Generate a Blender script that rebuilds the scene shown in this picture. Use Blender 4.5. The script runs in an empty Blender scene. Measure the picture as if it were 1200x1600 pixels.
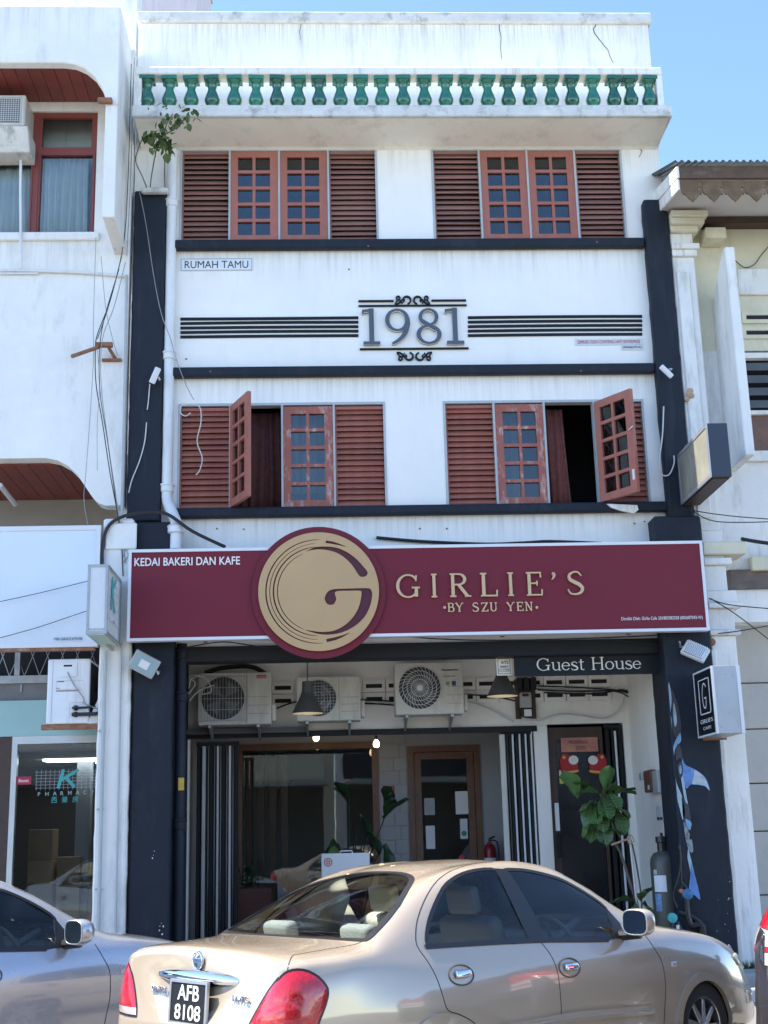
import bpy, bmesh, math, random
from mathutils import Vector, Matrix
from mathutils.bvhtree import BVHTree
random.seed(7)
S = bpy.context.scene
COL = S.collection
pi = math.pi

# ---------------------------------------------------------------- camera
FPX, PITCH, YAW, ROLL = 2000.0, 0.2479772, 0.0468500, -0.0259934
CAM = Vector((0.0, -14.0, 1.61))
fw = Vector((math.sin(YAW)*math.cos(PITCH), math.cos(YAW)*math.cos(PITCH), math.sin(PITCH)))
_r = Vector((math.cos(YAW), -math.sin(YAW), 0)); _u = _r.cross(fw)
rt = _r*math.cos(ROLL) + _u*math.sin(ROLL); up = _u*math.cos(ROLL) - _r*math.sin(ROLL)
cd = bpy.data.cameras.new('camera'); cam = bpy.data.objects.new('camera', cd); COL.objects.link(cam)
M3 = Matrix((rt, up, -fw)).transposed()
cam.matrix_world = Matrix.Translation(CAM) @ M3.to_4x4()
cd.sensor_fit = 'VERTICAL'; cd.sensor_height = 24; cd.lens = 30; cd.clip_end = 2000
S.camera = cam

# ---------------------------------------------------------------- sky, sun, exposure
SUN = Vector((-0.50, 0.045, 0.866)).normalized()
W = bpy.data.worlds.new('World'); S.world = W; W.use_nodes = True
nt = W.node_tree; sky = nt.nodes.new('ShaderNodeTexSky'); sky.sky_type = 'NISHITA'; sky.sun_disc = False
sky.sun_elevation = math.asin(SUN.z); sky.sun_rotation = math.atan2(SUN.x, SUN.y)
sky.air_density = 0.8; sky.dust_density = 0.0; sky.ozone_density = 3.5
nt.links.new(sky.outputs[0], nt.nodes['Background'].inputs[0]); nt.nodes['Background'].inputs[1].default_value = 0.15
sl = bpy.data.lights.new('sun', 'SUN'); sl.energy = 4.6; sl.angle = math.radians(0.53); sl.color = (1, .94, .85)
so = bpy.data.objects.new('sun', sl); COL.objects.link(so); so.location = (-20, 0, 30)
so.rotation_euler = (-SUN).to_track_quat('-Z', 'Y').to_euler()
vs = S.view_settings; vs.view_transform = 'Standard'; vs.look = 'None'; vs.gamma = 1; vs.exposure = 1.58
S.render.engine = 'CYCLES'; S.cycles.max_bounces = 8; S.cycles.transparent_max_bounces = 24; S.cycles.caustics_reflective = False; S.cycles.caustics_refractive = False
try: S.cycles.use_denoising = True
except Exception: pass

# ---------------------------------------------------------------- helpers
def at(px, py, Y):
    d = fw*FPX + rt*(px-600) - up*(py-800)
    return CAM + d*((Y-CAM.y)/d.y)
def XZ(px, py, Y):
    v = at(px, py, Y); return v.x, v.z
ORG = {}
def link(name, data, parent=None):
    o = bpy.data.objects.new(name, data); COL.objects.link(o)
    if parent: o.parent = parent; ORG[o.name] = ORG[parent.name]
    else: ORG[o.name] = Vector((0, 0, 0))
    return o
def tag(o, label, cat, group=None):
    o['label'] = label; o['category'] = cat
    if group: o['group'] = group
    return o
def thing(name, label, cat, loc=(0, 0, 0), rz=0, group=None):
    o = link(name, None); o.location = loc; o.rotation_euler = (0, 0, rz); o.empty_display_size = .1
    ORG[o.name] = Vector(loc) if rz == 0 else Vector((0, 0, 0))
    return tag(o, label, cat, group)
def structure(o): o['kind'] = 'structure'; return o
def stuff(o): o['kind'] = 'stuff'; return o
def inst(name, mesh, loc, parent, rot=None, scale=None):
    o = bpy.data.objects.new(name, mesh); COL.objects.link(o)
    o.parent = parent; ORG[o.name] = ORG[parent.name]; o.location = Vector(loc) - ORG[parent.name]
    if rot: o.rotation_euler = rot
    if scale: o.scale = scale
    return o
class MB:
    def __init__(s): s.v = []; s.f = []
    def add(s, vs, fs):
        n = len(s.v); s.v += [Vector(v) for v in vs]; s.f += [tuple(n+i for i in f) for f in fs]; return s
    def box(s, x0, x1, y0, y1, z0, z1):
        if x0 > x1: x0, x1 = x1, x0
        if y0 > y1: y0, y1 = y1, y0
        if z0 > z1: z0, z1 = z1, z0
        return s.add([(x0,y0,z0),(x1,y0,z0),(x1,y1,z0),(x0,y1,z0),(x0,y0,z1),(x1,y0,z1),(x1,y1,z1),(x0,y1,z1)],
                     [(0,3,2,1),(4,5,6,7),(0,1,5,4),(1,2,6,5),(2,3,7,6),(3,0,4,7)])
    def prism(s, poly, y0, y1):          # poly in XZ, counter-clockwise seen from -Y; y0 front
        n = len(poly)
        a = sum(poly[i][0]*poly[(i+1) % n][1]-poly[(i+1) % n][0]*poly[i][1] for i in range(n))
        if a < 0: poly = poly[::-1]
        return s.add([(x, y0, z) for x, z in poly]+[(x, y1, z) for x, z in poly],
                     [tuple(range(n)), tuple(range(2*n-1, n-1, -1))]+[(i, i+n, (i+1) % n+n, (i+1) % n) for i in range(n)])
    def prismx(s, poly, x0, x1):         # poly in YZ
        n = len(poly)
        a = sum(poly[i][0]*poly[(i+1) % n][1]-poly[(i+1) % n][0]*poly[i][1] for i in range(n))
        if a < 0: poly = poly[::-1]
        return s.add([(x1, y, z) for y, z in poly]+[(x0, y, z) for y, z in poly],
                     [tuple(range(n)), tuple(range(2*n-1, n-1, -1))]+[(i, i+n, (i+1) % n+n, (i+1) % n) for i in range(n)])
    def tube(s, pts, r, n=6, caps=True):
        pts = [Vector(p) for p in pts]; N = len(pts); rs = r if isinstance(r, (list, tuple)) else [r]*N
        base = len(s.v); ref = None
        for i, p in enumerate(pts):
            t = (pts[min(i+1, N-1)]-pts[max(i-1, 0)])
            t = t.normalized() if t.length > 1e-9 else Vector((0, 0, 1))
            if ref is None: ref = t.orthogonal().normalized()
            ref = (ref - t*ref.dot(t)); ref = ref.normalized() if ref.length > 1e-6 else t.orthogonal().normalized()
            b = t.cross(ref)
            for k in range(n):
                a = 2*pi*k/n; s.v.append(p + (ref*math.cos(a)+b*math.sin(a))*rs[i])
        for i in range(N-1):
            for k in range(n):
                a = base+i*n+k; b_ = base+i*n+(k+1) % n
                s.f.append((a, b_, b_+n, a+n))
        if caps:
            s.f.append(tuple(base+k for k in range(n-1, -1, -1))); s.f.append(tuple(base+(N-1)*n+k for k in range(n)))
        return s
    def lathe(s, prof, c, n=20, axis='z', caps=True):   # prof [(r,h)]
        base = len(s.v); c = Vector(c)
        for r, h in prof:
            for k in range(n):
                a = 2*pi*k/n; x, y = r*math.cos(a), r*math.sin(a)
                s.v.append(c + (Vector((x, y, h)) if axis == 'z' else Vector((x, -h, y)) if axis == 'y' else Vector((h, x, y))))
        for i in range(len(prof)-1):
            for k in range(n):
                a = base+i*n+k; b = base+i*n+(k+1) % n
                s.f.append((a, b, b+n, a+n))
        if caps:
            s.f.append(tuple(base+k for k in range(n-1, -1, -1))); m = base+(len(prof)-1)*n
            s.f.append(tuple(m+k for k in range(n)))
        return s
    def ribbon(s, pts, w, y0, y1):       # stroke in XZ plane, w per point, front y0 back y1
        N = len(pts); L = []; R = []
        for i in range(N):
            a = pts[max(i-1, 0)]; b = pts[min(i+1, N-1)]
            dx, dz = b[0]-a[0], b[1]-a[1]; l = math.hypot(dx, dz) or 1
            nx, nz = -dz/l, dx/l; h = (w[i] if isinstance(w, (list, tuple)) else w)/2
            L.append((pts[i][0]+nx*h, pts[i][1]+nz*h)); R.append((pts[i][0]-nx*h, pts[i][1]-nz*h))
        base = len(s.v)
        for Y in (y0, y1):
            for i in range(N): s.v.append(Vector((L[i][0], Y, L[i][1]))); s.v.append(Vector((R[i][0], Y, R[i][1])))
        o = 2*N
        for i in range(N-1):
            a = base+2*i
            s.f += [(a, a+1, a+3, a+2), (a+o, a+2+o, a+3+o, a+1+o), (a, a+2, a+2+o, a+o), (a+1, a+1+o, a+3+o, a+3)]
        e = base+2*(N-1)
        s.f += [(base, base+o, base+1+o, base+1), (e, e+1, e+1+o, e+o)]
        return s
    def xform(s, M, start=0):
        for i in range(start, len(s.v)): s.v[i] = M @ s.v[i]
        return s
    def mesh(s, name, mat=None, off=Vector((0, 0, 0)), smooth=False, bevel=0, seg=1):
        me = bpy.data.meshes.new(name); me.from_pydata([v-off for v in s.v], [], s.f)
        bm = bmesh.new(); bm.from_mesh(me)
        bmesh.ops.recalc_face_normals(bm, faces=bm.faces)
        if bevel:
            es = [e for e in bm.edges if len(e.link_faces) == 2 and e.calc_face_angle(0) > .6]
            bmesh.ops.bevel(bm, geom=es, offset=bevel, segments=seg, affect='EDGES', profile=.5, clamp_overlap=True)
        bm.to_mesh(me); bm.free()
        if smooth:
            for p in me.polygons: p.use_smooth = True
            if smooth != 2: me.set_sharp_from_angle(angle=math.radians(40))
        if mat: me.materials.append(mat)
        return me
    def build(s, name, mat, parent=None, smooth=False, bevel=0, seg=1):
        off = ORG[parent.name] if parent else Vector((0, 0, 0))
        return link(name, s.mesh(name, mat, off, smooth, bevel, seg), parent)
def plate_mesh(name, polys, y0, y1, mat, off=Vector((0, 0, 0))):
    """extruded flat shape in XZ with holes: polys[0] outline, rest holes; front y0 back y1"""
    cu = bpy.data.curves.new(name, 'CURVE'); cu.dimensions = '2D'; cu.fill_mode = 'BOTH'; cu.extrude = abs(y1-y0)/2
    for p in polys:
        sp = cu.splines.new('POLY'); sp.points.add(len(p)-1); sp.use_cyclic_u = True
        for i, (x, z) in enumerate(p): sp.points[i].co = (x, z, 0, 1)
    o = bpy.data.objects.new(name, cu); me = bpy.data.meshes.new_from_object(o)
    ym = (y0+y1)/2
    for v in me.vertices: v.co = Vector((v.co.x, ym-v.co.z, v.co.y))-off
    me.materials.clear(); me.materials.append(mat); me.name = name
    for p in me.polygons: p.use_smooth = False
    bpy.data.objects.remove(o); bpy.data.curves.remove(cu)
    return me
def plate(name, polys, y0, y1, mat, parent=None):
    off = ORG[parent.name] if parent else Vector((0, 0, 0))
    return link(name, plate_mesh(name, polys, y0, y1, mat, off), parent)
def rect(x0, x1, z0, z1): return [(x0, z0), (x1, z0), (x1, z1), (x0, z1)]
def circ(cx, cz, r, n=48, a0=0, a1=2*pi): return [(cx+r*math.cos(a0+(a1-a0)*i/n), cz+r*math.sin(a0+(a1-a0)*i/n)) for i in range(n)]
def text_mesh(s, mat, width=None, height=None, extrude=.002, bold=0, space=1.0):
    cu = bpy.data.curves.new('lettering', 'FONT'); cu.body = s; cu.extrude = extrude; cu.offset = bold; cu.space_character = space
    cu.resolution_u = 4
    o = bpy.data.objects.new('lettering', cu); me = bpy.data.meshes.new_from_object(o)
    bpy.data.objects.remove(o); bpy.data.curves.remove(cu)
    xs = [v.co.x for v in me.vertices]; ys = [v.co.y for v in me.vertices]
    x0, x1, y0, y1 = min(xs), max(xs), min(ys), max(ys)
    sx = width/(x1-x0) if width else None; sy = height/(y1-y0) if height else None
    sx = sx or sy; sy = sy or sx
    for v in me.vertices: v.co = Vector(((v.co.x-x0)*sx, -v.co.z, (v.co.y-y0)*sy))
    me.materials.clear(); me.materials.append(mat)
    return me
def text(s, x0, z0, Y, mat, parent, width=None, height=None, extrude=.002, bold=0, space=1.0, name='lettering', rz=0):
    """lettering facing -Y with lower left corner (x0, z0)"""
    me = text_mesh(s, mat, width, height, extrude, bold, space)
    return inst(name, me, (x0, Y, z0), parent, rot=(0, 0, rz) if rz else None)
def smooth_pts(pts, n=6):
    P = [Vector(p) for p in pts]; out = []
    for i in range(len(P)-1):
        a, b, c, d = P[max(i-1, 0)], P[i], P[i+1], P[min(i+2, len(P)-1)]
        for k in range(n):
            t = k/n; out.append(.5*((2*b)+(c-a)*t+(2*a-5*b+4*c-d)*t*t+(3*b-a-3*c+d)*t**3))
    out.append(P[-1]); return out
def wire(mb, pts, r, n=5, k=5): mb.tube(smooth_pts(pts, k), r, n); return mb
def pxw(pts, Y): return [at(a, b, Y if len(c) == 0 else c[0]) for a, b, *c in pts]

# ---------------------------------------------------------------- materials
def lin(c):
    if isinstance(c, str):
        c = [int(c[i:i+2], 16)/255 for i in (0, 2, 4)]
        return tuple(x/12.92 if x <= .04045 else ((x+.055)/1.055)**2.4 for x in c)
    return tuple(c)
MATS = {}
def mat(name, col, rough=.6, metal=0, var=.08, scale=2.5, bump=0, bscale=40, dirt=None, coat=0, emit=0, spec=.5, rnd=0, drips=None):
    """col; var = value variation; dirt=(colour, amount 0..1, scale, vertical stretch)"""
    if name in MATS: return MATS[name]
    m = bpy.data.materials.new(name); m.use_nodes = True; n = m.node_tree.nodes; l = m.node_tree.links
    b = n['Principled BSDF']; c = lin(col)
    tc = n.new('ShaderNodeTexCoord'); out = None
    nz = n.new('ShaderNodeTexNoise'); nz.inputs['Scale'].default_value = scale; nz.inputs['Detail'].default_value = 6; nz.inputs['Roughness'].default_value = .65
    l.new(tc.outputs['Object'], nz.inputs['Vector'])
    mr = n.new('ShaderNodeMapRange'); mr.inputs[1].default_value = .3; mr.inputs[2].default_value = .7
    mr.inputs[3].default_value = 1-var; mr.inputs[4].default_value = 1+var*.6; l.new(nz.outputs[0], mr.inputs[0])
    mx = n.new('ShaderNodeMix'); mx.data_type = 'RGBA'; mx.blend_type = 'MULTIPLY'; mx.inputs[0].default_value = 1
    mx.inputs[6].default_value = (*c, 1); l.new(mr.outputs[0], mx.inputs[7]); out = mx.outputs[2]
    if rnd:
        oi = n.new('ShaderNodeObjectInfo'); ro = n.new('ShaderNodeMapRange'); ro.inputs[3].default_value = 1-rnd; ro.inputs[4].default_value = 1+rnd; l.new(oi.outputs['Random'], ro.inputs[0])
        m3 = n.new('ShaderNodeMix'); m3.data_type = 'RGBA'; m3.blend_type = 'MULTIPLY'; m3.inputs[0].default_value = 1; l.new(out, m3.inputs[6]); l.new(ro.outputs[0], m3.inputs[7]); out = m3.outputs[2]
    if drips:                              # run-off streaks hanging below ledges: (heights, length, amount, streaks per metre)
        zs, ln_, amt, fq = drips
        mp = n.new('ShaderNodeMapping'); mp.inputs['Scale'].default_value = (fq, 1, .45); l.new(tc.outputs['Object'], mp.inputs[0])
        ns = n.new('ShaderNodeTexNoise'); ns.inputs['Scale'].default_value = 1; ns.inputs['Detail'].default_value = 7; ns.inputs['Roughness'].default_value = .75; l.new(mp.outputs[0], ns.inputs['Vector'])
        rs = n.new('ShaderNodeMapRange'); rs.inputs[1].default_value = .46; rs.inputs[2].default_value = .72; rs.inputs[4].default_value = amt; l.new(ns.outputs[0], rs.inputs[0])
        sz = n.new('ShaderNodeSeparateXYZ'); l.new(tc.outputs['Object'], sz.inputs[0]); acc = None
        for z_ in zs:
            mz = n.new('ShaderNodeMapRange'); mz.inputs[1].default_value = z_-ln_; mz.inputs[2].default_value = z_; mz.inputs[3].default_value = 0; mz.inputs[4].default_value = 1; l.new(sz.outputs[2], mz.inputs[0])
            lt = n.new('ShaderNodeMath'); lt.operation = 'LESS_THAN'; lt.inputs[1].default_value = z_+.02; l.new(sz.outputs[2], lt.inputs[0])
            mu = n.new('ShaderNodeMath'); mu.operation = 'MULTIPLY'; l.new(mz.outputs[0], mu.inputs[0]); l.new(lt.outputs[0], mu.inputs[1])
            if acc: ad = n.new('ShaderNodeMath'); ad.operation = 'MAXIMUM'; l.new(acc, ad.inputs[0]); l.new(mu.outputs[0], ad.inputs[1]); acc = ad.outputs[0]
            else: acc = mu.outputs[0]
        fm = n.new('ShaderNodeMath'); fm.operation = 'MULTIPLY'; l.new(acc, fm.inputs[0]); l.new(rs.outputs[0], fm.inputs[1])
        m4 = n.new('ShaderNodeMix'); m4.data_type = 'RGBA'; l.new(fm.outputs[0], m4.inputs[0]); l.new(out, m4.inputs[6]); m4.inputs[7].default_value = (.17, .15, .12, 1); out = m4.outputs[2]
    if dirt:
        dc, amt, ds, st = dirt
        mp = n.new('ShaderNodeMapping'); mp.inputs['Scale'].default_value = (1, 1, 1/st); l.new(tc.outputs['Object'], mp.inputs[0])
        n2 = n.new('ShaderNodeTexNoise'); n2.inputs['Scale'].default_value = ds; n2.inputs['Detail'].default_value = 8; n2.inputs['Roughness'].default_value = .7
        l.new(mp.outputs[0], n2.inputs['Vector'])
        r2 = n.new('ShaderNodeMapRange'); r2.inputs[1].default_value = .52; r2.inputs[2].default_value = .74; r2.inputs[3].default_value = 0; r2.inputs[4].default_value = amt
        l.new(n2.outputs[0], r2.inputs[0])
        m2 = n.new('ShaderNodeMix'); m2.data_type = 'RGBA'; m2.inputs[7].default_value = (*lin(dc), 1)
        l.new(r2.outputs[0], m2.inputs[0]); l.new(out, m2.inputs[6]); out = m2.outputs[2]
    l.new(out, b.inputs['Base Color'])
    if rough > .12:
        rr = n.new('ShaderNodeMapRange'); rr.inputs[3].default_value = max(.03, rough-.1); rr.inputs[4].default_value = min(1, rough+.1)
        l.new(nz.outputs[0], rr.inputs[0]); l.new(rr.outputs[0], b.inputs['Roughness'])
    else: b.inputs['Roughness'].default_value = rough
    b.inputs['Metallic'].default_value = metal; b.inputs['Coat Weight'].default_value = coat; b.inputs['Coat Roughness'].default_value = .04
    b.inputs['Specular IOR Level'].default_value = spec
    if emit: b.inputs['Emission Color'].default_value = (*c, 1); b.inputs['Emission Strength'].default_value = emit
    if bump:
        nb = n.new('ShaderNodeTexNoise'); nb.inputs['Scale'].default_value = bscale; nb.inputs['Detail'].default_value = 4
        l.new(tc.outputs['Object'], nb.inputs['Vector'])
        bp = n.new('ShaderNodeBump'); bp.inputs['Strength'].default_value = bump; bp.inputs['Distance'].default_value = .01
        l.new(nb.outputs[0], bp.inputs['Height']); l.new(bp.outputs[0], b.inputs['Normal'])
    MATS[name] = m; return m
def glass(name, tint=(.9, .95, .95), ior=1.45, rough=0.0, alpha=1.0):
    if name in MATS: return MATS[name]
    m = bpy.data.materials.new(name); m.use_nodes = True; n = m.node_tree.nodes; l = m.node_tree.links
    n.remove(n['Principled BSDF']); o = n['Material Output']
    tr = n.new('ShaderNodeBsdfTransparent'); tr.inputs[0].default_value = (*tint, 1)
    gl = n.new('ShaderNodeBsdfGlossy'); gl.inputs['Roughness'].default_value = rough
    fr = n.new('ShaderNodeFresnel'); fr.inputs[0].default_value = ior
    tc = n.new('ShaderNodeTexCoord'); nb = n.new('ShaderNodeTexNoise'); nb.inputs['Scale'].default_value = 2.2
    l.new(tc.outputs['Object'], nb.inputs['Vector'])
    bp = n.new('ShaderNodeBump'); bp.inputs['Strength'].default_value = .012; bp.inputs['Distance'].default_value = .02
    l.new(nb.outputs[0], bp.inputs['Height']); l.new(bp.outputs[0], gl.inputs['Normal'])
    mx = n.new('ShaderNodeMixShader'); l.new(fr.outputs[0], mx.inputs[0]); l.new(tr.outputs[0], mx.inputs[1]); l.new(gl.outputs[0], mx.inputs[2])
    l.new(mx.outputs[0], o.inputs[0]); MATS[name] = m; return m
white = mat('white_plaster', (.88, .86, .81), .75, var=.05, scale=1.3, bump=.25, bscale=14, dirt=((.50, .48, .44), .22, 3.5, 5))
stained = mat('stained_white_plaster', (.86, .84, .79), .8, var=.07, scale=2, bump=.35, bscale=18, dirt=((.33, .30, .25), .8, 7, 9))
oldwhite = mat('old_white_plaster', (.82, .81, .77), .8, var=.08, scale=1.5, bump=.4, bscale=16, dirt=((.36, .34, .30), .65, 4.5, 4))
mould = mat('mouldy_concrete', (.66, .66, .63), .85, var=.15, scale=4, bump=.5, bscale=22, dirt=((.10, .10, .09), .8, 5, 1.2))
soffitm = mat('cream_soffit', (.85, .81, .71), .8, var=.05, scale=2, bump=.3, bscale=15, dirt=((.40, .34, .26), .4, 3.2, .8))
cream = mat('cream_plaster', (.70, .66, .50), .8, var=.08, scale=2, bump=.3, bscale=15, dirt=((.40, .34, .22), .55, 3, 3))
navy = mat('navy_paint', (.015, .020, .030), .6, spec=.25, var=.18, scale=3, bump=.2, bscale=20, dirt=((.05, .06, .08), .4, 9, 8))
navy2 = mat('chipped_navy_paint', (.015, .020, .030), .6, spec=.25, var=.18, scale=3, bump=.3, bscale=25, dirt=((.04, .05, .07), .5, 5, 3))
blackp = mat('black_paint', (.012, .013, .015), .55, var=.2, spec=.3)
redw = mat('red_painted_wood', (.36, .122, .086), .55, var=.14, scale=6, bump=.15, bscale=60, dirt=((.42, .22, .18), .4, 14, 5), rnd=.07)
redslat = mat('red_slat_paint', (.30, .148, .122), .6, var=.15, scale=5, bump=.1, bscale=60, dirt=((.35, .20, .16), .35, 12, .5), rnd=.16)
redpeel = mat('peeling_red_paint', (.33, .10, .07), .6, var=.14, scale=6, bump=.2, bscale=60, dirt=((.60, .50, .44), .9, 16, 2.5))
greyframe = mat('grey_window_frame', (.42, .46, .47), .5, var=.1, scale=5, dirt=((.25, .22, .2), .4, 8, 3))
green = mat('green_glazed_ceramic', (.012, .16, .10), .14, var=.4, scale=9, dirt=((.20, .30, .25), .35, 11, 3), coat=.6, rnd=.3)
pane = glass('window_pane', (.72, .78, .80), 1.7)
clear = glass('shop_glass', (.86, .90, .90), 1.55)
burg = mat('burgundy_panel', (.165, .0145, .029), .5, var=.05, scale=1.2, spec=.3)
burgd = mat('burgundy_return', (.085, .008, .02), .5, var=.05)
gold = mat('matte_gold', (.54, .345, .165), .45, metal=.25, var=.07, scale=2)
goldl = mat('pale_gold', (.62, .43, .24), .45, metal=.15, var=.05)
lightw = mat('white_metal', (.72, .74, .76), .4, var=.05)
silver = mat('aluminium', (.55, .57, .58), .35, metal=.7, var=.1)
steel = mat('galvanised_steel', (.42, .44, .45), .45, metal=.6, var=.2, scale=8)
rust = mat('rusty_steel', (.28, .13, .07), .8, var=.35, scale=12, bump=.3, dirt=((.55, .45, .38), .7, 9, 1))
whitepvc = mat('white_pvc', (.74, .75, .75), .4, var=.06, scale=4, dirt=((.4, .38, .35), .45, 6, 5))
beigeac = mat('aged_white_casing', (.62, .61, .55), .5, var=.08, scale=3, dirt=((.30, .27, .22), .5, 4, 4))
bluewht = mat('pale_casing', (.74, .77, .79), .45, var=.05, scale=3, dirt=((.45, .28, .16), .5, 6, 6))
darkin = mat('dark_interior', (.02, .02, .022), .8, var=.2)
greyin = mat('grey_painted_brick', (.36, .37, .38), .7, var=.07, scale=2, bump=.3, bscale=20)
wood = mat('brown_timber', (.17, .085, .05), .45, var=.25, scale=9, dirt=((.05, .025, .015), .5, 6, 12))
darkwood = mat('dark_timber', (.06, .034, .024), .5, var=.25, scale=8)
plankred = mat('dark_red_board', (.20, .045, .035), .5, var=.15, scale=5, rnd=.08)
rubber = mat('black_cable', (.018, .018, .02), .55, var=.2)
greywire = mat('grey_cable', (.30, .31, .32), .5, var=.2)
whitewire = mat('white_cable', (.62, .62, .60), .5, var=.1)
leafm = mat('fig_leaf', (.075, .16, .045), .42, var=.3, scale=7, coat=.15, rnd=.3)
leafv = mat('leaf_vein', (.26, .36, .14), .5, var=.1)
leafd = mat('dark_leaf', (.022, .055, .02), .4, var=.3, scale=7)
weedm = mat('weed_leaf', (.07, .12, .03), .5, var=.4, scale=20)
bark = mat('grey_bark', (.16, .13, .10), .8, var=.3, scale=14, bump=.3)
fwall = mat('facade_white_plaster', (.88, .86, .81), .75, var=.05, scale=1.3, bump=.3, bscale=9, dirt=((.55, .52, .47), .16, 3.5, 4), drips=((9.5, 8.15, 6.56, 4.90), .42, .38, 14))
pwall = mat('parapet_plaster', (.86, .84, .79), .8, var=.07, scale=2, bump=.35, bscale=18, dirt=((.40, .37, .31), .5, 7, 9), drips=((11.25,), .42, .6, 26))
lwall = mat('neighbour_plaster', (.84, .83, .79), .8, var=.08, scale=1.5, bump=.4, bscale=12, dirt=((.45, .43, .38), .45, 4.5, 3), drips=((8.23, 10.78), .6, .35, 9))
asph = mat('asphalt', (.18, .176, .168), .85, var=.2, scale=3, bump=.5, bscale=120, dirt=((.22, .21, .2), .5, 1.2, 1))
conc = mat('pavement_concrete', (.36, .35, .33), .85, var=.15, scale=2, bump=.4, bscale=50, dirt=((.10, .10, .09), .6, 3, 1))
kerbw = mat('white_road_paint', (.72, .72, .70), .7, var=.12, scale=6, dirt=((.16, .15, .14), .6, 7, 1))
chrome = mat('chrome', (.82, .84, .86), .06, metal=1, var=0)
blacktrim = mat('black_trim', (.012, .012, .014), .4, var=.1)
textw = mat('white_lettering', (.80, .80, .78), .5, var=0)
textk = mat('black_lettering', (.02, .02, .022), .5, var=0)
textr = mat('red_lettering', (.40, .05, .045), .5, var=0)
teal = mat('teal_lettering', (.06, .42, .42), .45, var=.03)
ivory = mat('ivory_lettering', (.78, .74, .64), .5, var=.03)
# ================================================================ ground
structure(MB().box(-60, 60, -60, -1.15, -.3, 0).build('road', asph))
structure(MB().box(-60, 60, -1.15, 12, -.3, .06).build('drain_apron', conc))
structure(MB().box(-60, 60, -.78, 12, .05, .20).build('pavement', conc, bevel=.012))
for i in range(9):                                   # painted parking bay lines, angled with the parked cars
    x = -10.2+i*4.2; mb = MB(); a = math.radians(40.7); d = Vector((math.cos(a), math.sin(a), 0)); n = Vector((-d.y, d.x, 0))*.05
    p = Vector((x, -7.4, .004)); q = p+d*7.0
    o = mb.add([p-n, q-n, q+n, p+n], [(0, 1, 2, 3)]).build('parking_line', kerbw); structure(o)
for i in range(30):                                  # black and white kerb stones along the drain apron
    x = -9+i*.6
    structure(MB().box(x+.004, x+.596, -1.27, -1.155, -.02, .115).build('kerb_stone', kerbw if i % 2 else mat('black_kerb_paint', (.05, .05, .05), .8, var=.3, scale=6), bevel=.012))

# ================================================================ shophouse
SH = thing('shophouse', 'three-storey white shophouse with navy pillars, red shuttered windows and green balusters', 'building', (.96, 0, .2))
def sub(name, mesh, loc, parent, rot=None):
    o = bpy.data.objects.new(name, mesh); COL.objects.link(o); o.parent = parent; o.location = loc; ORG[o.name] = ORG[parent.name]
    if rot: o.rotation_euler = rot
    return o
WIN = [(-1.69, .68, 8.48, 9.72), (1.34, 3.68, 8.48, 9.72), (-1.67, .70, 5.21, 6.47), (1.37, 3.71, 5.21, 6.47)]
plate('wall', [rect(-2.23, 4.15, 3.70, 9.80)]+[rect(*w)[::-1] for w in WIN], 0, .16, fwall, SH)
MB().box(-2.23, 4.15, .0, .16, 9.801, 11.45).build('parapet_wall', pwall, SH)
MB().box(-2.25, 4.19, -.05, .20, 11.451, 11.60).build('parapet_coping', mould, SH, bevel=.015)
# balcony slab with sloped soffit
MB().prismx([(0, 9.70), (-.05, 9.72), (-.55, 9.80), (0, 9.80)], -2.16, 4.14).build('soffit', soffitm, SH)
MB().box(-2.19, 4.18, -.60, .0, 9.801, 9.95).build('balcony_slab', mould, SH, bevel=.012)
MB().box(-2.17, 4.10, -.58, -.38, 10.37, 10.475).build('balustrade_rail', stained, SH, bevel=.02, seg=2)
MB().box(-2.17, -2.09, -.56, -.40, 9.95, 10.37).build('balustrade_post', stained, SH)
MB().box(4.03, 4.10, -.56, -.40, 9.95, 10.37).build('balustrade_post', stained, SH)
bal = MB()
bal.lathe([(.072, .0), (.078, .03), (.06, .05), (.085, .09), (.092, .13), (.075, .19), (.052, .25), (.048, .29), (.058, .305), (.06, .32), (.05, .33), (.062, .345), (.085, .37)], (0, 0, 0), 14)
bal.box(-.088, .088, -.088, .088, .372, .418)
balm = bal.mesh('baluster', green, smooth=True)
bx = [231, 265, 299, 332, 366, 400, 433, 466, 499, 532, 564, 597, 630, 663, 696, 728, 762, 794, 827, 861, 893, 926, 958, 985, 1013]
for b in bx:
    p = at(b, 143, -.48); inst('baluster', balm, (p.x, -.48, 9.952), SH, rot=(random.uniform(-.02, .02), random.uniform(-.02, .02), random.uniform(-.06, .06)))
# ledges
for z0, z1, xe in ((8.36, 8.48, 3.86), (6.765, 6.885, 3.86), (5.10, 5.215, 3.88)):
    MB().box(-1.74, xe, -.11, -.002, z0, z1).build('ledge', navy2, SH, bevel=.025, seg=2)
# pillars
def rough_box(x0, x1, y0, y1, z0, z1, amp, seed, dz=.12):
    """box whose vertical front edges wander a little like hand-trowelled render"""
    rnd = random.Random(seed); n = max(2, int((z1-z0)/dz)); mb = MB(); rows = []
    for i in range(n+1):
        z = z0+(z1-z0)*i/n; a, b = rnd.uniform(-amp, amp), rnd.uniform(-amp, amp)
        rows.append([(x0+a, y0, z), (x1+b, y0, z), (x1+b, y1, z), (x0+a, y1, z)])
    vs = [v for r in rows for v in r]; fs = []
    for i in range(n):
        for k in range(4): fs.append((4*i+k, 4*i+(k+1) % 4, 4*i+4+(k+1) % 4, 4*i+4+k))
    fs += [(3, 2, 1, 0), tuple(4*n+k for k in range(4))]
    return mb.add(vs, fs)
rough_box(-2.21, -1.84, -.13, -.002, 5.06, 9.10, .006, 1).build('pillar', navy, SH, bevel=.015)
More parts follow.
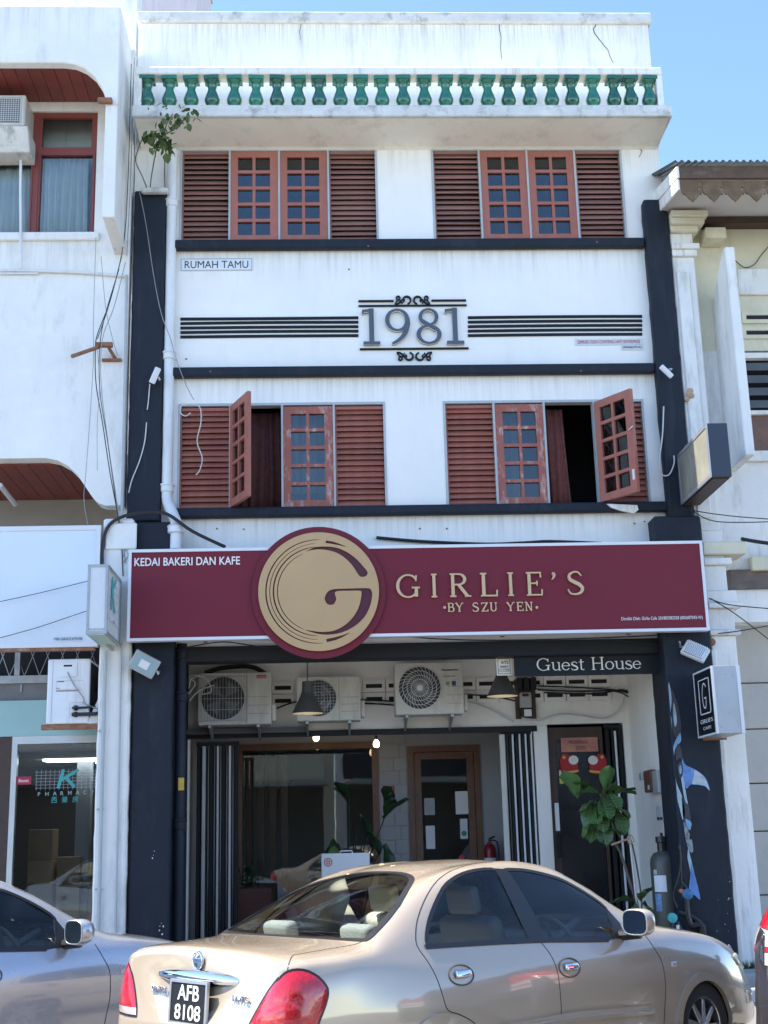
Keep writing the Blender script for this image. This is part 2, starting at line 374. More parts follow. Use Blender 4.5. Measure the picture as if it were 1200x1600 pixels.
rough_box(3.86, 4.155, -.15, -.002, 5.0, 8.96, .007, 2).build('pillar', navy, SH, bevel=.03, seg=2)
rough_box(-2.08, -1.655, -.26, .35, .2, 5.02, .004, 3).build('pillar', navy2, SH, bevel=.02)
rough_box(3.655, 4.185, -.27, .35, .2, 5.0, .004, 4).build('pillar', navy2, SH, bevel=.02)
MB().box(-2.12, -1.80, -.24, -.14, 9.03, 9.09).build('broken_pillar_top', mould, SH, bevel=.02)
# chipped patch at the base of the right pillar and paint flecks
fl = MB(); rnd = random.Random(3)
for (px, py, n, sp, r) in [(1140, 1492, 9, 9, .06), (1135, 1395, 6, 14, .006), (1128, 1440, 4, 12, .006), (250, 1448, 5, 9, .012), (240, 1345, 3, 9, .008)]:
    for k in range(n):
        p = at(px+rnd.gauss(0, sp*.5), py+rnd.gauss(0, sp), -.272 if px > 600 else -.262); rr = r*rnd.uniform(.25, .9)
        if not (3.67 < p.x+rr and p.x+rr < 4.16 and p.x-rr > 3.67 or -2.06 < p.x-rr and p.x+rr < -1.68): continue
        fl.prism([(p.x+rr*rnd.uniform(.2, 1.3)*math.cos(a), p.z+rr*rnd.uniform(.3, 1.9)*math.sin(a)) for a in [i*pi/4 for i in range(8)]], -.276 if px > 600 else -.266, -.262 if px > 600 else -.252)
stuff(fl.build('paint_chip', oldwhite, SH))
# beam over the five-foot way, ceiling, inner walls
MB().box(-1.655, 3.655, -.06, .16, 3.49, 3.66).build('beam', blackp, SH, bevel=.012)
MB().box(-1.655, 3.655, -.02, .16, 3.661, 3.72).build('beam_strip', white, SH)
MB().box(-2.2, 4.1, .17, 1.9, 3.86, 3.96).build('arcade_ceiling', white, SH)
MB().box(3.72, 3.9, .35, 1.9, .2, 3.86).build('arcade_side_wall', white, SH)
MB().box(-1.95, -1.72, .35, 1.9, .2, 3.86).build('arcade_side_wall', navy2, SH)
# recessed wall with openings (shop, guest house door)
BY = 1.9
plate('arcade_wall', [rect(-1.72, 3.72, .2, 3.86), rect(-1.70, 2.52, .21, 2.86)[::-1], rect(2.69, 3.64, .21, 2.90)[::-1]], BY, BY+.14, white, SH)
MB().box(-1.72, 2.56, BY-.05, BY-.002, 2.815, 2.885).build('door_track', blackp, SH)
MB().box(-1.72, -.25, BY-.16, BY-.052, 2.86, 2.925).build('gutter_channel', mat('dark_grey_channel', (.09, .09, .095), .6), SH)
# vent blocks
vb = plate_mesh('vent_block', [rect(-.135, .135, -.075, .075), rect(-.10, .10, -.026, .026)[::-1]], 0, .03, white)
vback = MB().box(-.10, .10, .026, .029, -.026, .026).mesh('vent_opening', darkin)
for row, z in enumerate((3.415, 3.255)):
    for i in range(15):
        x = -.56+i*.281
        if x > 3.5: continue
        b = inst('vent_block', vb, (x, BY-.034, z), SH); sub('vent_opening', vback, (0, 0, 0), b)
# inner patio behind the folding gates
PYY = 3.55
MB().box(-1.9, -1.72, BY+.141, PYY, .2, 3.0).build('patio_side_wall', greyin, SH)
MB().box(2.30, 2.48, BY+.141, PYY, .2, 3.0).build('patio_side_wall', greyin, SH)
MB().box(-1.9, 2.48, BY+.141, PYY+.1, 3.0, 3.1).build('patio_ceiling', greyin, SH)
SWX = (-1.20, .60, .55, 2.80)
plate('shop_wall', [rect(-1.72, 2.30, .2, 3.0), rect(*SWX)[::-1], rect(1.06, 2.02, .21, 2.77)[::-1]], PYY, PYY+.12, greyin, SH)
for k in range(15):                                   # painted brick courses beside the shop window and the door
    z = .3+k*.18; off = .11 if k % 2 else 0
    for x0, x1 in ((.66, .86+off*.7), (.865+off*.7, 1.045)):
        MB().box(x0, x1-.006, PYY-.012, PYY-.001, z, z+.172).build('brick', greyin, SH, bevel=.003)
f = plate('shop_window_frame', [rect(SWX[0]-.05, SWX[1]+.05, SWX[2]-.05, SWX[3]+.05), rect(SWX[0]+.03, SWX[1]-.03, SWX[2]+.03, SWX[3]-.03)[::-1]], PYY-.04, PYY+.05, wood, SH)
MB().box(SWX[0]+.03, SWX[1]-.03, PYY+.02, PYY+.028, SWX[2]+.03, SWX[3]-.03).build('pane', clear, f)
# glazed timber door
f = plate('shop_door_frame', [rect(1.055, 2.025, .21, 2.775), rect(1.13, 1.95, .2, 2.70)[::-1]], PYY-.04, PYY+.06, wood, SH)
d = plate('shop_door', [rect(1.135, 1.945, .215, 2.695), rect(1.23, 1.85, 1.28, 2.60)[::-1]], PYY, PYY+.045, wood, SH)
MB().box(1.23, 1.85, PYY+.02, PYY+.026, 1.28, 2.60).build('pane', clear, d)
MB().lathe([(.035, 0), (.035, .012), (.02, .02), (.02, .05), (.032, .06), (.03, .085), (.01, .095)], (1.20, PYY, 1.13), 14, 'y').build('door_knob', chrome, d, smooth=True)
MB().tube([(1.19, PYY-.01, .98), (1.19, PYY-.05, .97), (1.19, PYY-.05, .82), (1.19, PYY-.01, .81)], .008, 8).build('door_handle', chrome, d, smooth=True)
for (x, z, w, h, m) in ((1.68, 2.02, .17, .30, textw), (1.26, 1.98, .14, .22, greyframe), (1.73, 1.68, .10, .26, lightw), (1.27, 1.58, .12, .30, bluewht)):
    MB().box(x, x+w, PYY-.004, PYY-.001, z-h/2, z+h/2).build('door_notice', m, d)
MB().lathe([(.035, 0), (.035, .003)], (1.78, PYY-.004, 1.62), 16, 'y').build('door_notice', mat('green_sticker', (.04, .25, .16), .5), d)
# room behind the shop window, dim
MB().box(-1.9, 2.4, 6.3, 6.4, .2, 3.0).build('room_back_wall', greyin, SH)
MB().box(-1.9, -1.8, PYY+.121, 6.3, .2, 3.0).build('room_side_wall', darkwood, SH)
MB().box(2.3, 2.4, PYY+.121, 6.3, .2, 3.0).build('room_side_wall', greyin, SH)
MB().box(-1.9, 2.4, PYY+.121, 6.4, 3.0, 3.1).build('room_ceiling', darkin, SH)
for k in range(4): MB().box(-1.15+k*.16, -1.05+k*.16, PYY+.35, PYY+.42, .3, 2.75).build('timber_screen_slat', wood, SH, bevel=.006)
# guest house doorway
MB().box(2.52, 2.69, BY-.035, BY-.001, .2, 2.88).build('door_post', white, SH, bevel=.008)
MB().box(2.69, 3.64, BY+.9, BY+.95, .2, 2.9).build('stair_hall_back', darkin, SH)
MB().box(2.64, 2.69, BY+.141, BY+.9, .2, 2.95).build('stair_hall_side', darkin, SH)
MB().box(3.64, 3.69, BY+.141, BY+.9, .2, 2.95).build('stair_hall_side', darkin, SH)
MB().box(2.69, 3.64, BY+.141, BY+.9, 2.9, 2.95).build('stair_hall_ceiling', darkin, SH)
f = plate('guest_door_frame', [rect(2.69, 3.38, .2, 2.86), rect(2.79, 3.34, .2, 2.70)[::-1]], BY+.03, BY+.10, darkwood, SH)
MB().box(2.79, 3.34, BY+.05, BY+.09, .2, 2.70).build('guest_door', mat('black_door', (.014, .015, .018), .25, var=.2), SH, bevel=.005)
MB().box(2.74, 2.78, BY-.005, BY+.029, 1.30, 1.60).build('door_lock', blackp, SH, bevel=.008)
MB().box(2.735, 2.785, BY+.015, BY+.029, 1.62, 1.95).build('door_notice', lightw, SH)
MB().box(2.82, 2.87, BY+.044, BY+.049, 2.18, 2.25).build('door_notice', mat('yellow_note', (.55, .50, .12), .6), SH)
MB().box(2.82, 2.85, BY+.044, BY+.049, 2.27, 2.34).build('door_notice', ivory, SH)
# folding gates
def folding_gate(x0, x1, n, zt, side, barm):
    g = MB().box(x0, x1, BY+.02, BY+.05, zt-.03, zt+.02).build('folding_gate', blackp, SH)
    for i in range(n):
        x = x0+(x1-x0)*(i+.5)/n; w = (x1-x0)/n
        p = MB().box(x-w*.36, x+w*.36, BY+.0, BY+.10, .215, zt-.031).build('gate_leaf', blackp, g, bevel=.01)
    return g
g = folding_gate(-1.62, -1.10, 7, 2.76, 0, silver)
for x, w in ((-1.545, .045), (-1.37, .030), (-1.225, .032)): MB().box(x, x+w, BY-.03, BY-.002, .215, 2.73).build('gate_bar', silver, g, bevel=.008)
g = folding_gate(2.12, 2.50, 5, 2.80, 1, lightw)
MB().box(2.09, 2.16, BY-.03, BY-.002, .215, 2.79).build('gate_bar', beigeac, g, bevel=.008)
for x in (2.245, 2.33, 2.405, 2.475): MB().box(x, x+.022, BY-.03, BY-.002, .215, 2.79).build('gate_bar', lightw, g, bevel=.006)
g = folding_gate(3.40, 3.63, 3, 2.86, 1, lightw)
MB().tube([(3.53, BY-.02, 2.8), (3.535, BY-.02, .25)], .014, 8).build('gate_bar', lightw, g, smooth=True)
# downpipe: white to the sign, navy below
pp = MB(); X = -1.775
pp.tube([(X, -.07, 9.66), (X, -.07, 5.42)], .062, 14)
for z in (8.95, 7.02, 5.44): pp.lathe([(.07, -.04), (.078, -.035), (.078, .03), (.088, .035), (.088, .05), (.07, .055)], (X, -.07, z), 14)
pp.tube(smooth_pts([(X, -.07, 5.44), (X+.01, -.09, 5.30), (X+.10, -.2, 5.08), (X+.13, -.26, 4.98), (X+.13, -.27, 4.70)], 5), .062, 14)
pp.lathe([(.075, -.05), (.09, -.04), (.09, .02), (.10, .03), (.075, .05)], (X+.13, -.265, 4.93), 14)
pp.build('downpipe', whitepvc, SH, smooth=True)
pp = MB(); X = -1.59
pp.tube([(X, -.03, 3.72), (X, -.03, .2)], .058, 14)
for z in (3.58, 3.12, 1.78): pp.lathe([(.06, -.05), (.072, -.04), (.072, .03), (.082, .035), (.082, .055), (.06, .06)], (X, -.03, z), 14)
pp.build('downpipe', navy2, SH, smooth=True)
MB().tube([(X, -.03, 3.86), (X, -.03, 3.70)], .062, 14).build('downpipe', whitepvc, SH, smooth=True)
# windows -----------------------------------------------------------------
CW, CH = .565, 1.20
holes = [rect(.085+c*.21, .085+c*.21+.175, .085+r*.213, .085+r*.213+.175)[::-1] for c in range(2) for r in range(5)]
casm = {m: plate_mesh('casement', [rect(0, CW, 0, CH)]+holes, -.022, .022, m) for m in (redw, redpeel)}
bead = MB()
for c in range(2):
    for r in range(5):
        x, z = .085+c*.21, .085+r*.213
        bead.box(x, x+.012, -.0225, -.012, z, z+.175); bead.box(x+.163, x+.175, -.0225, -.012, z, z+.175)
panem = MB().box(0, .175, -.003, .003, 0, .175).mesh('pane', pane)
slatm = {}
for m in (redslat, redw):
    sm = MB().box(0, CW-.03, -.041, .041, -.006, .006); sm.xform(Matrix.Rotation(math.radians(50 if m is redslat else 54), 4, 'X')); slatm[m] = sm.mesh('slat', m, bevel=.002)
def casement(x, z, y, rz=0, m=redw, hinge_x=0):
    c = inst('casement', casm[m], (x, y, z), SH, rot=(0, 0, rz))
    for k in range(2):
        for r in range(5): sub('pane', panem, (.085+k*.21, .008, .085+r*.213), c)
    return c
def shutter(x, z, y, m):
    s = plate('shutter', [rect(x, x+CW, z, z+CH), rect(x+.014, x+CW-.014, z+.02, z+CH-.035)[::-1]], y-.03, y+.045, m, SH)
    n = 17
    for i in range(n):
        o = inst('slat', slatm[m], (x+.015, y+.005, z+.055+i*(CH-.11)/(n-1)), s, rot=(random.gauss(0, .06), random.uniform(-.004, .004), random.uniform(-.006, .006)))
    MB().box(x+.014, x+CW-.014, y+.046, y+.06, z, z+CH).build('shutter_backing', darkin, s)
    return s
for wi, (x0, x1, z0, z1) in enumerate(WIN):
    q = (x1-x0)/4; cut = [x0+.025, x0+q, x0+2*q, x0+3*q, x1-.025]
    hs = [rect(cut[i]+(.012 if i else 0), cut[i+1]-(.012 if i < 3 else 0), z0-.001+.012, z1-.03)[::-1] for i in range(4)]
    MBp = plate('window_frame', [rect(x0+.001, x1-.001, z0+.001, z1-.001)]+hs, -.012, .10, greyframe, SH)
    zc = z0+.014; up_row = wi < 2
    shutter(cut[0]+.003, zc, .045, redslat if up_row else redw); shutter(cut[3]+.016, zc, .045, redslat if up_row else redw)
    if wi != 2: casement(cut[1]+.014, zc, .02, m=redw if wi < 2 else redpeel)
    if wi != 3: casement(cut[2]+.014, zc, .02, m=redw if wi < 2 else redpeel)
    if wi == 2: casement(cut[1]+.02, zc, -.03, rz=-math.radians(66))
    if wi == 3:
        c = casement(cut[3]+.012, zc, -.03, rz=-math.radians(56))
        h = MB(); h.box(CW-.05, CW-.02, -.03, -.022, .14, .26); sub('latch', h.mesh('latch', lightw), (0, 0, 0), c)
        h = MB(); h.tube([(CW-.06, -.03, .72), (CW-.02, -.04, .73), (CW+.01, -.03, .75)], .006, 6); sub('latch', h.mesh('latch', lightw), (0, 0, 0), c)
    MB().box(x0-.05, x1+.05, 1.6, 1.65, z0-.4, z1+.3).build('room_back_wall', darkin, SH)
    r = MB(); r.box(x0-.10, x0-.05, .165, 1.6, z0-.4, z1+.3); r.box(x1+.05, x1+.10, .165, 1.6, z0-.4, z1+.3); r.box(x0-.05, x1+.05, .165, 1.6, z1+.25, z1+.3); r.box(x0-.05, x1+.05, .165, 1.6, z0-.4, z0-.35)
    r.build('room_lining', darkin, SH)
# flaked plaster under the right sill, cracks in the parapet, stains
p = [at(a, b, -.112) for a, b in ((948, 788), (995, 790), (997, 797), (990, 803), (972, 799), (955, 794))]
MB().prism([(v.x, v.z) for v in p], -.135, -.105).build('flaking_plaster', stained, SH)
def crack(pts, Y, w=.008):
    q = [(v.x, v.z) for v in (at(a, b, Y) for a, b in pts)]
    MB().ribbon(q, [w*(1.3-i/len(q)) for i in range(len(q))], Y-.003, Y+.004).build('crack', mat('crack_grime', (.05, .045, .04), .9), SH)
crack([(930, 30), (931, 40), (927, 45), (929, 52), (935, 60), (943, 70), (950, 78), (953, 88), (958, 98)], -.002, .008)
crack([(781, 30), (780, 44), (783, 58), (782, 75), (784, 92)], -.002, .006)
crack([(470, 27), (471, 36), (468, 50), (470, 62)], -.002, .005)
crack([(999, 232), (1003, 236), (1001, 241), (998, 246)], -.002, .006)

bt = MB(); rnd = random.Random(21)
for px, py in ((339, 826), (381, 827), (656, 826), (698, 826), (991, 818), (1007, 815), (545, 421), (291, 561), (575, 391), (930, 385), (905, 585), (330, 586), (985, 797)):
    p = at(px, py, -.001); bt.lathe([(.011, -.004), (.010, .008), (.004, .011)], (p.x, -.002 if py not in (391, 385, 585, 586) else -.112, p.z), 7, 'y')
stuff(bt.build('wall_bolt', rust, SH))
# ================================================================ left neighbour
LN = thing('neighbour_building', 'white plaster building on the left with arched hoods and dark red board soffits', 'building', (-3.6, 0, .2))
WY = -.15
arc_top = [(-2.92, 10.24), (-2.78, 10.22), (-2.66, 10.16), (-2.55, 10.06), (-2.47, 9.93), (-2.425, 9.80)]
MB().prism([(-9.0, 10.98), (-9.0, 10.24)]+arc_top+[(-2.42, 9.70), (-2.285, 9.70), (-2.285, 10.98)], -1.0, -.87).build('hood', lwall, LN, bevel=.012)
zf, zb = at(174, 339, -1).z, at(192, 392, WY).z
MB().prismx([(-1.0, 9.699), (WY-.002, 9.699), (WY-.002, zb-.05), (-1.0, zf)], -2.42, -2.285).build('hood_fin', oldwhite, LN, bevel=.008)
MB().prismx([(-.869, 9.701), (WY-.002, 9.701), (WY-.002, 10.98), (-.869, 10.98)], -2.40, -2.287).build('hood_cheek', oldwhite, LN)
MB().box(-9.0, -2.40, -.869, WY-.002, 10.72, 10.98).build('hood_roof', oldwhite, LN)
MB().box(-2.50, -2.34, -1.06, -1.002, 9.70, 9.76).build('broken_bracket', rust, LN, bevel=.006)
for i in range(43):
    x = -2.45-.150*(i+1)
    MB().box(x, x+.144, -.865, WY-.003, 10.262, 10.285).build('soffit_board', plankred, LN)
# wall with window hole and curved lower right corner
LW = (-4.75, -2.665, 8.54, 10.14)
crv = [(-9.0, 5.80), (-3.12, 5.80), (-2.98, 5.77), (-2.86, 5.70), (-2.76, 5.60), (-2.68, 5.48), (-2.60, 5.36), (-2.52, 5.27), (-2.44, 5.24), (-2.245, 5.24)]
plate('wall', [crv+[(-2.245, 10.98), (-9.0, 10.98)], rect(*LW)[::-1]], WY, .05, lwall, LN)
MB().box(-9.0, -2.60, WY-.05, WY-.002, 8.44, 8.538).build('window_sill', oldwhite, LN, bevel=.01)
wm, wt = at(53, 300, WY).x, at(100, 234, WY).z
f = plate('window_frame', [rect(LW[0]+.002, LW[1]-.002, LW[2]+.002, LW[3]-.002), rect(wm+.06, LW[1]-.07, wt+.05, LW[3]-.07)[::-1], rect(wm+.06, LW[1]-.05, LW[2]+.03, wt-.05)[::-1], rect(LW[0]+.07, wm-.05, LW[2]+.03, wt-.05)[::-1], rect(LW[0]+.07, wm-.05, wt+.05, LW[3]-.07)[::-1]], WY+.03, WY+.12, mat('maroon_frame', (.24, .055, .04), .45, var=.12, scale=6), LN)
f['label'] = 'red window frame'
for a in ((wm+.06, LW[1]-.07, wt+.05, LW[3]-.07), (wm+.06, LW[1]-.05, LW[2]+.03, wt-.05), (LW[0]+.07, wm-.05, LW[2]+.03, wt-.05), (LW[0]+.07, wm-.05, wt+.05, LW[3]-.07)):
    MB().box(a[0]-.01, a[1]+.01, WY+.07, WY+.076, a[2]-.01, a[3]+.01).build('pane', clear, f)
    r = MB()
for a, b in ((wm+.02, LW[1]-.02), (LW[0]+.06, wm-.03)):
    r = MB(); r.box(a, a+.018, WY+.015, WY+.029, LW[2]+.03, wt-.03); r.build('frame_bead', mat('maroon_frame', (.24, .055, .04)), f); r = MB(); r.box(b-.018, b, WY+.015, WY+.029, LW[2]+.03, wt-.03); r.build('frame_bead', mat('maroon_frame', (.24, .055, .04)), f)
MB().box(-5.0, -2.5, 1.0, 1.05, 8.3, 10.4).build('room_back_wall', mat('dim_room', (.16, .16, .15), .8), LN)
r = MB(); r.box(-2.5, -2.45, .06, 1.0, 8.3, 10.4); r.box(-5.0, -2.5, .06, 1.0, 10.35, 10.4); r.box(-5.0, -2.5, .06, 1.0, 8.3, 8.35); r.build('room_lining', darkin, LN)
def curtain(name, x0, x1, z0, z1, Y, m, label, folds=9, amp=.025, lean=0):
    mb = MB(); n = folds*8; rnd = random.Random(int(abs(x0)*100)); ph = [rnd.uniform(.6, 1.4) for _ in range(folds+1)]
    for j, t in enumerate((0, .33, .66, 1)):
        for i in range(n+1):
            u = i/n; a = amp*ph[int(u*folds)]*(1-.4*t)
            mb.v.append(Vector((x0+(x1-x0)*u+lean*(1-t)*(u-.0)+.01*math.sin(u*9+t*3), Y+a*math.sin(u*folds*2*pi+.5*math.sin(t*2+u*5)), z0+(z1-z0)*t)))
    for j in range(3):
        for i in range(n): k = j*(n+1)+i; mb.f.append((k, k+1, k+n+2, k+n+1))
    o = mb.build(name, m, smooth=2); md = o.modifiers.new('thick', 'SOLIDIFY'); md.thickness = .004
    return tag(o, label, 'curtain')
cblue = mat('pale_blue_fabric', (.84, .87, .88), .85, var=.1, scale=4)
curtain('curtain', wm+.05, LW[1]-.10, LW[2]-.02, wt-.06, WY+.115, cblue, 'pale blue curtain behind the left building window, right of the mullion', 7)
curtain('curtain', LW[0]+.3, wm-.06, LW[2]-.02, wt-.06, WY+.115, cblue, 'pale blue curtain at the left picture edge, below the window air conditioner', 8)
# red board ceiling and recess under the lower arch
for i in range(40):
    x = -2.36-.165*(i+1)
    MB().box(x, x+.158, .055, 1.6, 5.78, 5.80).build('soffit_board', plankred, LN)
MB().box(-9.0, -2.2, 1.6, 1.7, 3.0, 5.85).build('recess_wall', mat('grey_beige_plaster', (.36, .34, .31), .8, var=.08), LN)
MB().box(-9.0, -2.3, .051, 1.7, 5.81, 6.0).build('upper_floor', oldwhite, LN)
MB().box(-2.33, -2.235, .055, 1.6, 3.9, 5.779).build('recess_cheek', oldwhite, LN)
tl = MB(); tl.tube([at(0, 758, .3), at(24, 788, .9)], .03, 8); tl.build('fluorescent_tube', lightw, LN, smooth=True)
# pillar between the shops
rough_box(-2.43, -2.095, -.32, .3, .2, 5.05, .005, 9).build('pillar', oldwhite, LN, bevel=.02)
MB().box(-2.40, -2.06, -.345, -.322, 4.70, 4.99).build('pillar_head', oldwhite, LN, bevel=.01)
# pharmacy front, set back
PY = .75
MB().box(-9.0, -2.42, PY+.25, PY+.3, 2.95, 3.95).build('transom_backing', darkin, LN)
def pr(px0, py0, px1, py1, Y):
    a, b = at(px0, py0, Y), at(px1, py1, Y); return a.x, b.x, b.z, a.z
zA, zB, zC, zD, zE = at(60, 1055, PY).z, at(60, 1067, PY).z, at(60, 1094, PY).z, at(60, 1150, PY).z, at(60, 1158, PY).z
MB().box(-9.0, -2.42, PY, PY+.06, zB, zA).build('transom_rail', steel, LN)
MB().box(-9.0, -2.42, PY+.03, PY+.07, zC, zB-.002).build('shutter_box', mat('grey_shutter_box', (.20, .20, .20), .6, var=.2), LN)
for i in range(6): MB().box(-5.0+i*.5, -4.985+i*.5, PY+.015, PY+.028, zC+.1, zB-.01).build('shutter_box_seam', steel, LN)
MB().box(-9.0, -2.42, PY-.02, PY+.05, zD, zC-.002).build('fascia_panel', mat('mint_panel', (.36, .56, .55), .45, var=.06), LN)
for px in (27, ):
    x = at(px, 1035, PY).x; MB().box(x-.03, x+.03, PY, PY+.05, zA+.002, 3.9).build('transom_post', steel, LN)
gr = MB()
for i in range(16):
    x = -5.0+i*.17
    gr.tube([(x, PY+.05, zA), (x+.17, PY+.05, zA+.45)], .005, 4); gr.tube([(x+.17, PY+.05, zA), (x, PY+.05, zA+.45)], .005, 4)
gr.build('transom_grille', steel, LN)
gx0, gx1 = at(22, 1300, PY).x, -2.44
f = plate('shopfront_frame', [rect(gx0-.06, gx1+.02, .2, zD-.002), rect(gx0, gx1-.015, .28, zE-.03)[::-1]], PY-.02, PY+.06, silver, LN)
MB().box(gx0, gx1-.015, PY+.02, PY+.03, .28, zE-.03).build('pane', glass('pharmacy_glass', (.80, .84, .84), 1.55), f)
MB().box(-9.0, gx0-.062, PY-.01, PY+.04, .2, zD-.002).build('door_leaf', darkwood, LN)
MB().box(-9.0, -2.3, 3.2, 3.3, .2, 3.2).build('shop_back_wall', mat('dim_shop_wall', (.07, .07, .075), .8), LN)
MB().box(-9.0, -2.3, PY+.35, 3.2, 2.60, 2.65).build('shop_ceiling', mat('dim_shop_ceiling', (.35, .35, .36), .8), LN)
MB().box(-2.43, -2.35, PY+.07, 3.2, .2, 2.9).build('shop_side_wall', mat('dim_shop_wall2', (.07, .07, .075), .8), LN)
for x_, y_ in ((-3.4, 1.6), (-2.9, 2.3)): MB().box(x_, x_+.9, y_, y_+.3, 2.575, 2.597).build('ceiling_light', mat('fluorescent_panel', (.95, .98, 1.0), .5, emit=3), LN)
MB().box(-3.02, -2.86, 1.75, 1.95, .2, 2.6).build('shop_column', mat('dim_column', (.28, .30, .32), .7), LN)
# upper block of the left building and the pinkish block behind
structure_wall = MB().box(-6.5, at(213, 60, .22).x, .22, .6, 8.0, 15).build('upper_block_wall', oldwhite, LN)
PB = thing('rear_block', 'pinkish stained rendered block rising behind the parapet at top left', 'building', (-2.5, 7, .2))
xr = at(306, 12, 7).x; MB().box(-6, xr, 7, 10, .2, 19).build('wall', mat('pink_render', (.66, .58, .58), .85, var=.08, scale=2, dirt=((.40, .34, .34), .6, 5, 10)), PB)
MB().box(-6.05, xr+.03, 6.95, 10.05, 19.001, 19.2).build('roof_edge', oldwhite, PB)

# ================================================================ right neighbour
RN = thing('old_shophouse', 'old cream shophouse on the right with corrugated roof and scalloped timber valance', 'building', (5.6, 0, .2))
VY = .15
vz = lambda py, px=1180: at(px, py, VY).z
vx = lambda px, py=600: at(px, py, VY).x
MB().box(4.17, 9, VY, .4, vz(548), 8.75).build('wall', cream, RN)
MB().box(4.17, 9, VY, .4, vz(890), vz(712)).build('spandrel_wall', oldwhite, RN)
MB().box(4.17, vx(1163), VY, .4, vz(712)+.001, vz(548)-.001).build('wall', oldwhite, RN)
MB().box(vx(1150, 430), 9, VY-.05, VY-.002, vz(462), vz(422)).build('string_course', oldwhite, RN, bevel=.01)
for py in (497, 521):
    z = vz(py); b = plate('vent_block', [rect(vx(1158, py), vx(1158, py)+.36, z-.075, z+.075), rect(vx(1165, py), vx(1165, py)+.28, z-.028, z+.028)[::-1]], VY-.03, VY-.002, cream, RN)
    MB().box(vx(1165, py), vx(1165, py)+.28, VY-.006, VY-.003, z-.028, z+.028).build('vent_opening', darkin, b)
wx = vx(1166, 600)
f = plate('window_frame', [rect(wx-.06, wx+1.3, vz(712), vz(552)), rect(wx, wx+1.24, vz(705), vz(648))[::-1], rect(wx, wx+1.24, vz(642), vz(560))[::-1]], VY-.02, VY+.08, oldwhite, RN)
for k in range(4):
    z = vz(640)+(vz(562)-vz(640))*(k+.5)/4
    m = MB().box(wx-.01, wx+1.25, -.005, .005, -.055, .055); m.xform(Matrix.Translation((0, VY+.03, z)) @ Matrix.Rotation(math.radians(-18), 4, 'X')); m.build('glass_louvre', mat('grey_louvre_glass', (.12, .13, .14), .45, var=.2, spec=.3), f)
MB().box(wx, wx+1.24, VY+.03, VY+.05, vz(705), vz(648)).build('lower_panel', wood, f)
MB().box(wx-.1, 9, VY-.06, VY-.022, vz(722), vz(713)).build('window_sill', oldwhite, RN)
MB().box(wx+1.3, 9, VY, .4, vz(712)+.001, vz(548)-.001).build('wall', oldwhite, RN)
MB().box(wx-.1, wx+1.4, VY+.3, VY+.35, vz(740), vz(520)).build('room_backing', darkin, RN)
# pilaster with capital
MB().box(4.165, 4.44, -.10, VY-.002, 4.86, 8.22).build('pilaster', oldwhite, RN, bevel=.01)
MB().box(4.20, 4.36, -.125, -.102, 5.0, 8.02).build('pilaster_panel', oldwhite, RN, bevel=.012)
for (w, y, z0, z1) in ((.30, -.14, 8.22, 8.30), (.33, -.17, 8.30, 8.37), (.27, -.11, 8.37, 8.52), (.33, -.17, 8.52, 8.60), (.40, -.22, 8.60, 8.68), (.44, -.25, 8.68, 8.76)):
    MB().box(4.165, 4.165+w, y, VY-.003, z0+.001, z1).build('capital_moulding', stained if z0 < 8.5 else cream, RN, bevel=.008)
MB().box(4.60, 4.85, -.12, VY-.002, 8.46, 8.60).build('corbel', cream, RN, bevel=.01)
# fin
fx0, fx1 = at(1142, 480, -.5).x, at(1157, 480, -.5).x
zt, zb_ = at(1138, 385, -.5).z, at(1170, 711, -.5).z
MB().prismx([(-.5, zb_), (VY-.002, zb_), (VY-.002, zt-.42), (-.40, zt), (-.5, zt)], fx0, fx1).build('fin_wall', oldwhite, RN, bevel=.012)
# roof
EY = -.95; ez = at(1130, 259, EY).z; ex = at(1061, 262, EY).x
rf = MB(); n = 0; xs = [ex-.05+i*.0198 for i in range(170)]
for i, x in enumerate(xs):
    w = .017*math.sin(2*pi*(x-ex)/.0795)
    rf.v += [Vector((x, EY-.06, ez+.03+w)), Vector((x, 3.0, ez+1.55+w)), Vector((x, EY-.06, ez+.022+w)), Vector((x, 3.0, ez+1.542+w))]
for i in range(len(xs)-1):
    a = 4*i; rf.f += [(a, a+4, a+5, a+1), (a+2, a+3, a+7, a+6), (a, a+2, a+6, a+4)]
rf.build('corrugated_roof', mat('weathered_zinc', (.10, .11, .12), .55, metal=.4, var=.25, scale=6), RN, smooth=True)
MB().box(ex, 9, EY, EY+.04, ez-.155, ez).build('fascia_board', mat('weathered_brown_timber', (.12, .075, .048), .8, var=.3, scale=9, dirt=((.22, .19, .16), .5, 6, .3)), RN, bevel=.006)
vm = mat('weathered_valance', (.17, .105, .06), .8, var=.35, scale=8, dirt=((.40, .32, .22), .45, 5, 1))
pts = []; k = 0; pw = at(1106, 300, EY).x-at(1072.5, 300, EY).x
N = 24
for i in range(N):
    x = ex+.02+i*pw
    pts.append(plate_mesh('valance_board', [[(x, ez-.17), (x, ez-.30), (x+.018, ez-.335), (x+pw*.33, ez-.335) if 0 else (x+pw*.16, ez-.33), (x+pw*.32, ez-.385), (x+pw*.5, ez-.425), (x+pw*.68, ez-.385), (x+pw*.84, ez-.33), (x+pw-.018, ez-.335), (x+pw-.003, ez-.30), (x+pw-.003, ez-.17)], circ(x+pw*.94-.02, ez-.262, .017, 12)[::-1]], EY+.045, EY+.065, vm, ORG[RN.name]))
    link('valance_board', pts[-1], RN)
MB().box(ex, 9, EY+.067, VY-.004, 8.80, 8.83).build('eave_soffit', mat('eave_lining', (.55, .53, .50), .8, var=.1), RN)
MB().prismx([(EY, ez-.15), (EY, ez-.01), (.1, ez+.22), (.1, ez+.05)], ex-.035, ex-.002).build('bargeboard', stained, RN, bevel=.004)
